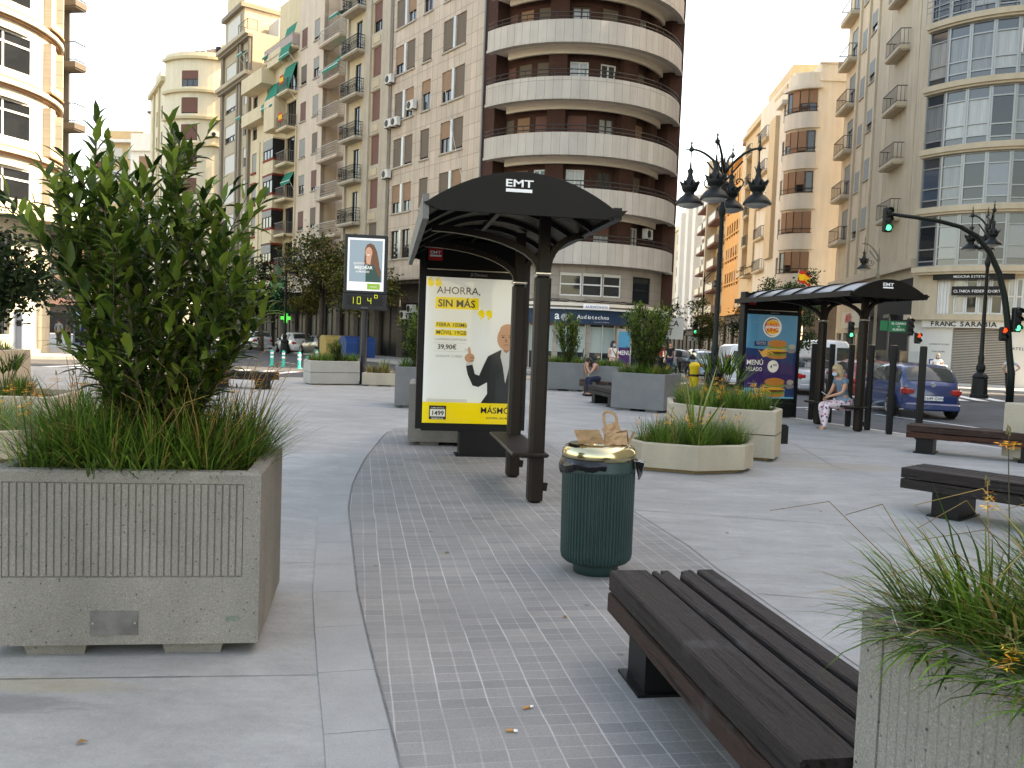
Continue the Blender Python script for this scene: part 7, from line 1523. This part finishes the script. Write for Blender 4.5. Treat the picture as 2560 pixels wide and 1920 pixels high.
car('red car far down the right hand street',(13.2,60),87,'hatch',VR); car('black car far down the right hand street',(10.0,66),87,'sedan',VK)
hd=math.degrees(math.atan2(D0[1],D0[0]))
car('white hybrid car parked left of the grey sedan',(-16.6,63.5),hd-4,'mpv',VW); car('bronze grey sedan parked behind the two tier planter',(-13.7,59.6),hd-2,'sedan',VG)
car('white people carrier half hidden by the laurel bush edge',(-21.3,69),hd,'mpv',VW); car('black car parked far behind the laurel bush',(-26.5,66),hd,'sedan',VK)
# motorcycles in front of the hearing aid shop
def moto(label,P,rz,cover=True):
    Rt=thing('motorcycle',label,'motorcycle',(P[0],P[1],-.0),rz); 
    for y in (-.62,.62):
        g=MB(); g.tube([(0,y+.27*math.cos(2*PI*k/18),.30+.27*math.sin(2*PI*k/18)) for k in range(18)],.05,TYR,n=6,closed=True); g.lathe([(.0,-.02),(.06,-.02),(.06,.02),(0,.02)],(0,y,.3),RIM,n=10,axis=Matrix.Rotation(R(90),3,'Y'))
        for k in range(6): a=PI*k/6; g.bar((0,y+.24*math.cos(a),.3+.24*math.sin(a)),(0,y-.24*math.cos(a),.3-.24*math.sin(a)),.015,.015,RIM,up=(1,0,0))
        g.build('wheel',None,Rt)
    g=MB(); g.extr([(-.75,.55),(-.55,.35),(.25,.28),(.45,.40),(.55,.85),(.42,.95),(.25,.62),(-.05,.60),(-.7,.72)],Matrix.Rotation(R(90),4,'Z'),.24,VK); g.bbox((0,-.3,.76),(.26,.7,.12),BPL,b=.04); g.build('body',None,Rt)
    g=MB(); g.tube([(-.35,.40,1.05),(0,.45,.98),(.35,.40,1.05)],.018,BLKM,n=6); g.bar((0,.45,.95),(0,.62,.3),.07,.05,BLKM); g.lathe([(.09,0),(.05,.05)],(0,.56,.88),LCLR,n=10,axis=Matrix.Rotation(R(-90),3,'X')); g.build('handlebar',None,Rt)
    g=MB(); g.add([(0,.53,1.0),(.15,.5,1.3),(-.15,.5,1.3),(.18,.56,1.0),(-.18,.56,1.0)],[(3,1,2,4)],CGL); g.build('windshield',None,Rt)
    return Rt
moto('black motorcycle beside the walking woman with the face mask',(3.4,34.6),1.35); moto('black scooter left of the first motorcycle, before the shop window',(1.9,36.2),1.2); moto('dark scooter at the right of the tower, near the red shirted person',(8.6,42.5),.2)
moto('black scooter behind the thin bollard, right of the laurel planter',(8.9,36.5),.4)
# ---------------------------------------------------------------- people
SKN=mat('skin',(.46,.25,.17),.55,.06,8); HAIRD=mat('dark_hair',(.02,.013,.01),.5,.2,20); HAIRB=mat('blonde_hair',(.40,.30,.17),.5,.2,20); MASK=mat('pale_blue_mask',(.35,.48,.60),.7,0); EYE=mat('eye_dark',(.02,.015,.012),.3,0); LIP=mat('lips',(.30,.09,.08),.5,0)
def skinmesh(name,nodes,edges,m,sub=2,extra=None):
    me=bpy.data.meshes.new('t'); ks=list(nodes); me.from_pydata([nodes[k][0] for k in ks],[(ks.index(a),ks.index(b)) for a,b in edges],[]); o=bpy.data.objects.new('t',me); COL.objects.link(o)
    md=o.modifiers.new('s','SKIN'); md.use_smooth_shade=True; me.skin_vertices.new() if not me.skin_vertices else None
    sv=me.skin_vertices[0].data
    for i,k in enumerate(ks): r_=nodes[k][1]; sv[i].radius=r_ if isinstance(r_,tuple) else (r_,r_); sv[i].use_root=(i==0)
    ss=o.modifiers.new('u','SUBSURF'); ss.levels=sub; ss.render_levels=sub
    bpy.context.view_layer.update(); r_=bpy.data.meshes.new_from_object(o.evaluated_get(bpy.context.evaluated_depsgraph_get())); bpy.data.objects.remove(o); r_.name=name; r_.materials.clear(); r_.materials.append(m)
    return r_
def headmesh(g,c,yaw,pitch=0,s=1.):
    M=Matrix.Translation(c)@Matrix.Rotation(yaw,4,'Z')@Matrix.Rotation(pitch,4,'X'); g.T=M    # face looks to local -y
    n=18;rows=14;vs=[]
    for i in range(rows+1):
        v=PI*i/rows; z=math.cos(v)*.118*s
        for j in range(n):
            t=2*PI*j/n; x=math.sin(v)*math.cos(t)*.078*s; y=math.sin(v)*math.sin(t)*.098*s
            if z<0: x*=1-.30*(-z/(.118*s))**1.3; y=y*(1-.12*(-z/(.118*s))) -(.012*s if y<0 else -.0)*(-z/(.118*s))
            if y<0 and abs(x)<.02*s and -.035*s<z<.015*s: y-=.018*s*(1-abs(x)/(.02*s))*(1 if z<-.01*s else .5)
            if y<0 and .005*s<z<.028*s and .018*s<abs(x)<.05*s: y+=.008*s
            vs.append((x,y,z))
    g.add(vs,[(i*n+j,(i+1)*n+j,(i+1)*n+(j+1)%n,i*n+(j+1)%n) for i in range(rows) for j in range(n)],SKN,smooth=True)
    for sx in (-1,1):
        g.bbox((sx*.078*s,.01*s,-.005*s),(.018*s,.035*s,.06*s),SKN,b=.006); g.lathe([(.0,.0),(.009*s,.003*s),(0,.006*s)],(sx*.031*s,-.083*s,.012*s),EYE,n=8,axis=Matrix.Rotation(R(90),3,'X'))
    g.bbox((0,-.092*s,-.055*s),(.045*s,.014*s,.012*s),LIP,b=.004); g.T=Matrix.Identity(4)
def hair(c,yaw,s,m,length=.0,pitch=0,bun=False,bald=False):
    g=MB(); g.T=Matrix.Translation(c)@Matrix.Rotation(yaw,4,'Z')@Matrix.Rotation(pitch,4,'X'); n=20;rows=12;vs=[];r=random.Random(3)
    for i in range(rows+1):
        u=i/rows
        for j in range(n):
            t=2*PI*j/n; front=max(0,-math.sin(t)); vmax=PI*(.52 if length<.05 else .62)*(1-.42*front**.6); v=vmax*u; k=1.10+.03*r.random()
            x=math.sin(v)*math.cos(t)*.084*s*k; y=math.sin(v)*math.sin(t)*.104*s*k+.006; z=math.cos(v)*.124*s*k
            if u>.55 and front<.35 and length: z-=length*(u-.55)/.45; y=y*.95+.01; x*=1+.1*(u-.5)
            vs.append((x,y,z))
    g.add(vs,[(i*n+j,(i+1)*n+j,(i+1)*n+(j+1)%n,i*n+(j+1)%n) for i in range(rows) for j in range(n)],m,smooth=True)
    return g
def hand(nodes,edges,w,root,d,curl=.3,side=1):
    d=Vector(d).normalized(); s=d.cross(Vector((0,0,1)));  s=s if s.length>.1 else Vector((1,0,0)); s.normalize(); up=s.cross(d); w=Vector(w)
    p=root+'_palm'; nodes[p]=(tuple(w+d*.055),(.030,.016)); edges.append((root,p))
    for i,(o,l) in enumerate(((-.027,.062),(-.009,.072),(.009,.068),(.026,.052))):
        a=w+d*.085+s*o; b=a+(d*math.cos(curl)-up*math.sin(curl))*l*.5; c=b+(d*math.cos(curl*2.2)-up*math.sin(curl*2.2))*l*.5
        for nm,q,r_ in (('a',a,.0088),('b',b,.008),('c',c,.0065)): nodes[root+str(i)+nm]=(tuple(q),r_)
        edges+= [(p,root+str(i)+'a'),(root+str(i)+'a',root+str(i)+'b'),(root+str(i)+'b',root+str(i)+'c')]
    a=w+d*.03-s*.034*side; b=a+(d*.8-s*.6*side-up*.3)*.035; nodes[root+'ta']=(tuple(a),.010); nodes[root+'tb']=(tuple(b),.008); edges+= [(p,root+'ta'),(root+'ta',root+'tb')]
def person(label,P,rz,J,tops=(),bottoms=(),hairm=HAIRD,hlen=.12,headyaw=0,headp=0,mask=False,shoes=None,s=1.,extras=None,topm=None,botm=None,sleeve='elb',leg='ank',female=True):
    """J: joints in metres, person faces local -y"""
    Rt=thing('person',label,'person',(P[0],P[1],P[2] if len(P)>2 else 0),rz); Rt.scale=(s,s,s); N={};E=[]
    V=lambda k:Vector(J[k]); f=.92 if female else 1.
    N['pel']=(J['pel'],(.135*f,.105)); N['wai']=(J['wai'],(.115*f,.09)); N['che']=(J['che'],(.135*f,.10)); N['nk0']=(tuple(V('che').lerp(V('nk'),.62)),(.10*f,.075)); N['nk']=(J['nk'],.048); N['hd']=(tuple(V('nk').lerp(V('head'),.7)),.05)
    E+=[('pel','wai'),('wai','che'),('che','nk0'),('nk0','nk'),('nk','hd')]
    for q in 'LR':
        N['sh'+q]=(J['sh'+q],.058*f); N['el'+q]=(J['el'+q],.040*f); N['wr'+q]=(J['wr'+q],.026*f); m_=V('sh'+q).lerp(V('el'+q),.45); N['ua'+q]=(tuple(m_),.047*f); N['hp'+q]=(J['hp'+q],.092*f); N['kn'+q]=(J['kn'+q],.058*f); N['ank'+q]=(J['ank'+q],.036*f); N['ca'+q]=(tuple(V('kn'+q).lerp(V('ank'+q),.35)),.055*f); N['toe'+q]=(J['toe'+q],(.032,.022)); N['th'+q]=(tuple(V('hp'+q).lerp(V('kn'+q),.45)),.080*f)
        E+=[('nk0','sh'+q),('sh'+q,'ua'+q),('ua'+q,'el'+q),('el'+q,'wr'+q),('pel','hp'+q),('hp'+q,'th'+q),('th'+q,'kn'+q),('kn'+q,'ca'+q),('ca'+q,'ank'+q),('ank'+q,'toe'+q)]
        N2={};hand(N,E,J['wr'+q],'wr'+q,J.get('hd'+q) or (V('wr'+q)-V('el'+q)),.45,1 if q=='L' else -1)
    me=skinmesh('body',N,E,SKN); g=MB(); headmesh(g,V('head'),headyaw,headp); g.mats=g.mats
    b=len(me.vertices); hm=g.mesh('h'); import bmesh as _b
    bm=_b.new(); bm.from_mesh(me); off=len(bm.faces); bm.from_mesh(hm); me.materials.append(EYE); me.materials.append(LIP); bm.faces.ensure_lookup_table()
    mi={SKN:0,EYE:1,LIP:2}
    for fi,f_ in enumerate(bm.faces):
        if fi>=off: f_.material_index=mi[g.mats[g.mi[fi-off]]]; 
    bm.to_mesh(me); bm.free(); link('body',me,Rt)
    if hairm: hair(V('head'),headyaw,1.,hairm,hlen,headp).build('hair',None,Rt)
    def cloth(name,ks,es,m,gr):
        nn={k:(N[k][0],tuple(x+gr for x in (N[k][1] if isinstance(N[k][1],tuple) else (N[k][1],N[k][1])))) for k in ks}; link(name,skinmesh(name,nn,es,m),Rt)
    if topm:
        ks=['pel','wai','che','nk0']; es=[('pel','wai'),('wai','che'),('che','nk0')]
        for q in 'LR':
            ks+=['sh'+q]; es+=[('nk0','sh'+q)]
            if sleeve!='none': ks+=['ua'+q]; es+=[('sh'+q,'ua'+q)]
            if sleeve in('elb','long'): ks+=['el'+q]; es+=[('ua'+q,'el'+q)]
            if sleeve=='long': ks+=['wr'+q]; es+=[('el'+q,'wr'+q)]
        cloth('shirt',ks,es,topm,.014)
    if botm:
        ks=['pel']; es=[]
        for q in 'LR':
            ks+=['hp'+q,'th'+q,'kn'+q]; es+=[('pel','hp'+q),('hp'+q,'th'+q),('th'+q,'kn'+q)]
            if leg=='ank': ks+=['ca'+q,'ank'+q]; es+=[('kn'+q,'ca'+q),('ca'+q,'ank'+q)]
        cloth('trousers',ks,es,botm,.018)
    if shoes:
        for q in 'LR':
            g=MB(); a=V('ank'+q); t=V('toe'+q); d=(t-a); d.z=0; an=math.atan2(d.y,d.x); c=a.lerp(t,.45); g.bbox((c.x,c.y,max(.04,min(a.z,t.z))-.01),(.25,.09,.07),shoes,rz=an,b=.025); g.build('shoe',None,Rt)
    if mask:
        g=MB(); g.T=Matrix.Translation(V('head'))@Matrix.Rotation(headyaw,4,'Z')@Matrix.Rotation(headp,4,'X'); g.lathe([(.05,-.075),(.066,-.055),(.072,-.03),(.066,-.008)],(0,-.042,0),MASK,n=12,a0=R(190),a1=R(350)); g.build('face_mask',None,Rt)
    if extras: extras(Rt,V)
    return Rt
def stand(step=0,arms='down',h=1.65,fem=True):
    k=h/1.72; w_=.175 if fem else .20
    J=dict(pel=(0,0,.92),wai=(0,0,1.08),che=(0,.0,1.27),nk=(0,0,1.46),head=(0,-.02,1.60),shL=(-w_,0,1.39),shR=(w_,0,1.39),elL=(-w_-.05,.03,1.11),elR=(w_+.05,.03,1.11),wrL=(-w_-.06,-.04,.87),wrR=(w_+.06,-.04,.87),hpL=(-.09,0,.86),hpR=(.09,0,.86),knL=(-.09,-.02-step*.5,.48),knR=(.09,-.02+step*.35,.48),ankL=(-.09,.02-step,.08),ankR=(.09,.02+step*.9,.08+abs(step)*.15),toeL=(-.10,-.14-step,.03),toeR=(.10,-.14+step*.9,.03))
    if arms=='hips': J.update(elL=(-.36,.1,1.18),elR=(.36,.1,1.18),wrL=(-.17,-.03,1.0),wrR=(.17,-.03,1.0))
    if arms=='up': J.update(elL=(-.45,-.02,1.42),elR=(.45,-.02,1.42),wrL=(-.30,-.05,1.64),wrR=(.30,-.05,1.64))
    if arms=='fold': J.update(elL=(-.24,-.02,1.12),elR=(.24,-.02,1.12),wrL=(-.08,-.20,1.08),wrR=(.06,-.22,1.12))
    return {a:tuple(x*k for x in b) for a,b in J.items()}
# seated blonde woman on the farther shelter seat, facing left
def pmat():
    m=mat('flower_print_fabric',(.62,.50,.52),.85,.05,5); t=m.node_tree; N=t.nodes; L=t.links; b=N['Principled BSDF']; src=b.inputs['Base Color'].links[0].from_socket; tc=N.new('ShaderNodeTexCoord'); vo=N.new('ShaderNodeTexVoronoi'); vo.inputs['Scale'].default_value=16; L.new(tc.outputs['Object'],vo.inputs[0])
    cr=N.new('ShaderNodeMapRange'); cr.inputs[1].default_value=.30; cr.inputs[2].default_value=.36; cr.inputs[3].default_value=1; cr.inputs[4].default_value=0; L.new(vo.outputs['Distance'],cr.inputs[0]); cm=N.new('ShaderNodeValToRGB'); cm.color_ramp.interpolation='CONSTANT'; e=cm.color_ramp.elements; e[0].color=(.35,.03,.10,1); e[1].position=.35; e[1].color=(.02,.03,.10,1); x=e.new(.7); x.color=(.60,.50,.52,1)
    L.new(vo.outputs['Color'],cm.inputs[0]); mx=N.new('ShaderNodeMix'); mx.data_type='RGBA'; L.new(cr.outputs[0],mx.inputs[0]); L.new(src,mx.inputs[6]); L.new(cm.outputs[0],mx.inputs[7]); L.new(mx.outputs[2],b.inputs['Base Color']); return m
FPR=pmat(); DNM=mat('denim',(.10,.15,.20),.85,.15,9); DNL=mat('pale_denim_skirt',(.16,.23,.30),.85,.1,9); WSH=mat('white_cotton',(.72,.72,.70),.85,.05); BKC=mat('black_cloth',(.015,.015,.017),.85,.1); NVC=mat('navy_cloth',(.02,.025,.05),.85,.1); PKC=mat('dusty_pink_cloth',(.35,.20,.19),.85,.1); RDC=mat('red_cloth',(.45,.02,.03),.85,.1); BLC=mat('blue_cloth',(.015,.03,.13),.85,.1); GYC=mat('grey_cloth',(.25,.26,.27),.85,.1); OLC=mat('olive_cloth',(.10,.085,.05),.85,.1); FLP=mat('brown_sandal',(.18,.09,.05),.7,.1)
J=dict(pel=(0,.02,.60),wai=(0,.0,.76),che=(0,-.04,.95),nk=(0,-.10,1.13),head=(0,-.17,1.26),shL=(-.175,-.06,1.06),shR=(.175,-.06,1.06),elL=(-.20,-.15,.82),elR=(.21,-.16,.82),wrL=(-.06,-.34,.71),wrR=(.06,-.36,.73),hpL=(-.10,-.02,.575),hpR=(.10,-.02,.575),knL=(-.12,-.42,.55),knR=(.10,-.42,.56),ankL=(-.10,-.34,.10),ankR=(.13,-.48,.10),toeL=(-.12,-.46,.05),toeR=(.14,-.60,.04))
def exw(Rt,V):
    g=MB(); 
    for sx in (-1,1): g.tube([(sx*.035+.022*math.cos(2*PI*k/10),-.278,1.268+.02*math.sin(2*PI*k/10)) for k in range(10)],.003,BLK,n=4,closed=True); g.bar((sx*.055,-.275,1.27),(sx*.082,-.19,1.27),.004,.004,BLK)
    g.build('spectacles',None,Rt); g=MB(); g.lathe([(.05,-.095),(.062,-.075),(.064,-.05),(.058,-.035)],(0,-.205,1.25),MASK,n=12,a0=R(190),a1=R(350)); g.build('face_mask',None,Rt)
    g=MB(); g.bbox((0,.01,.63),(.36,.30,.22),DNL,b=.07); g.build('denim_shirt_hem',None,Rt)
S2m=Matrix.Translation((6.98,16.84,0))@Matrix.Rotation(math.atan2(18.18-16.84,6.66-6.98)-PI/2,4,'Z'); q=S2m@Vector((-.03,.42,0)); z2=math.atan2(1.34,-.32)-PI/2
person('blonde woman in flowered trousers sitting with a phone in the farther bus shelter',(q.x-.04,q.y,-.06),R(-78),J,hairm=HAIRB,hlen=.10,headp=R(12),topm=DNM,botm=FPR,sleeve='ua',shoes=FLP,extras=exw)
a=q; g=MB(); g.bbox((0,0,0),(.075,.15,.012),mat('phone_pale',(.5,.5,.52),.3,0),b=.004); ph=g.build('mobile_phone',None,None,(q.x-.44,q.y-.03,.715)); ph.rotation_euler=(.3,.5,.2); tag(ph,'pale mobile phone held by the seated blonde woman','phone')
# seated dark haired woman, bent forward with her head on her hands
J=dict(pel=(0,.02,.56),wai=(0,-.05,.70),che=(0,-.18,.84),nk=(0,-.32,.94),head=(0,-.42,1.0),shL=(-.17,-.26,.90),shR=(.17,-.26,.90),elL=(-.14,-.42,.66),elR=(.14,-.42,.66),wrL=(-.07,-.50,.86),wrR=(.07,-.50,.86),hdL=(0,.1,.5),hdR=(0,.1,.5),hpL=(-.10,-.02,.52),hpR=(.10,-.02,.52),knL=(-.11,-.42,.50),knR=(.11,-.42,.50),ankL=(-.10,-.34,.09),ankR=(.11,-.36,.09),toeL=(-.10,-.48,.04),toeR=(.11,-.50,.04))
person('dark haired woman in dusty pink sitting bent forward, face in her hands',(2.62,24.75),R(-72),J,hairm=HAIRD,hlen=.16,headp=R(25),topm=PKC,botm=NVC,sleeve='none',shoes=BLK)
person('dark haired woman in a white sleeveless top and face mask walking behind the seated woman',(3.62,30.6),R(40),stand(.16,'fold'),topm=WSH,botm=NVC,sleeve='none',mask=True,hlen=.14,shoes=BLK,extras=lambda Rt,V:(lambda g:(g.bar((-.15,-.1,1.38),(.14,-.12,1.0),.02,.01,BKC),g.build('bag_strap',None,Rt)))(MB()))
person('woman in white standing in the sunlight before the white shop wall with a white bag',(20.5,40.6),R(-20),stand(0,'fold'),hairm=HAIRB,topm=WSH,botm=WSH,sleeve='ua',mask=True,shoes=WHT,extras=lambda Rt,V:(lambda g:(g.bbox((.18,-.25,.95),(.42,.18,.36),WSH,b=.04),g.build('bag',None,Rt)))(MB()))
a=atw(2182,800,37); person('man in a pale shirt with bent arms, behind the right hand traffic mast',(a.x,37),R(170),stand(.05,'hips',1.68,False),hairm=HAIRD,hlen=.0,topm=mat('pale_blue_shirt',(.45,.55,.58),.85,.05),botm=BKC,sleeve='ua',shoes=BLK,female=False)
a=atw(1427,770,45); person('person in a red shirt behind the laurel planter, under the optician sign',(a.x,45),R(20),stand(.1,'down',1.7,False),topm=RDC,botm=BKC,sleeve='ua',hlen=0,shoes=BLK,female=False,mask=True)
a=atw(1447,770,44); person('person in dark clothes beside the red shirted one',(a.x,44),R(-10),stand(.1,'down',1.7,False),topm=BKC,botm=NVC,sleeve='ua',hlen=0,shoes=BLK,female=False)
a=atw(1518,770,52); person('person in a white shirt walking beside the light blue car',(a.x,52),R(10),stand(.12),topm=WSH,botm=BKC,hlen=.1,shoes=BLK)
a=atw(127,740,54); person('person in a grey top standing between the ivory building and the phone booth',(a.x,54),R(175),stand(.0,'down',1.7,False),topm=GYC,botm=OLC,hlen=0,shoes=BLK,female=False)
a=atw(177,740,53); person('stout person in a dark blue shirt in front of the phone booth',(a.x,53),R(160),stand(.0,'hips',1.68,False),hairm=None,topm=BLC,botm=NVC,hlen=0,shoes=BLK,female=False)
a=atw(147,740,58); person('person in brown clothes left of the phone booth',(a.x,58),R(150),stand(.1,'down',1.66),topm=OLC,botm=BKC,hlen=0.1,shoes=BLK)
a=atw(18,745,27); person('person with a pale blue mask walking past at the left edge',(a.x,24),R(60),stand(.1,'down',1.6),topm=OLC,botm=BKC,hlen=0.1,shoes=BLK,mask=True)
a=atw(560,740,66); person('person in a dark coat walking beyond the parked white cars',(a.x,66),R(100),stand(.1),topm=BKC,botm=NVC,shoes=BLK); a=atw(640,740,70); person('person in a red top near the pharmacy, behind the white hybrid car',(a.x,70),R(100),stand(.1),topm=RDC,botm=NVC,shoes=BLK)
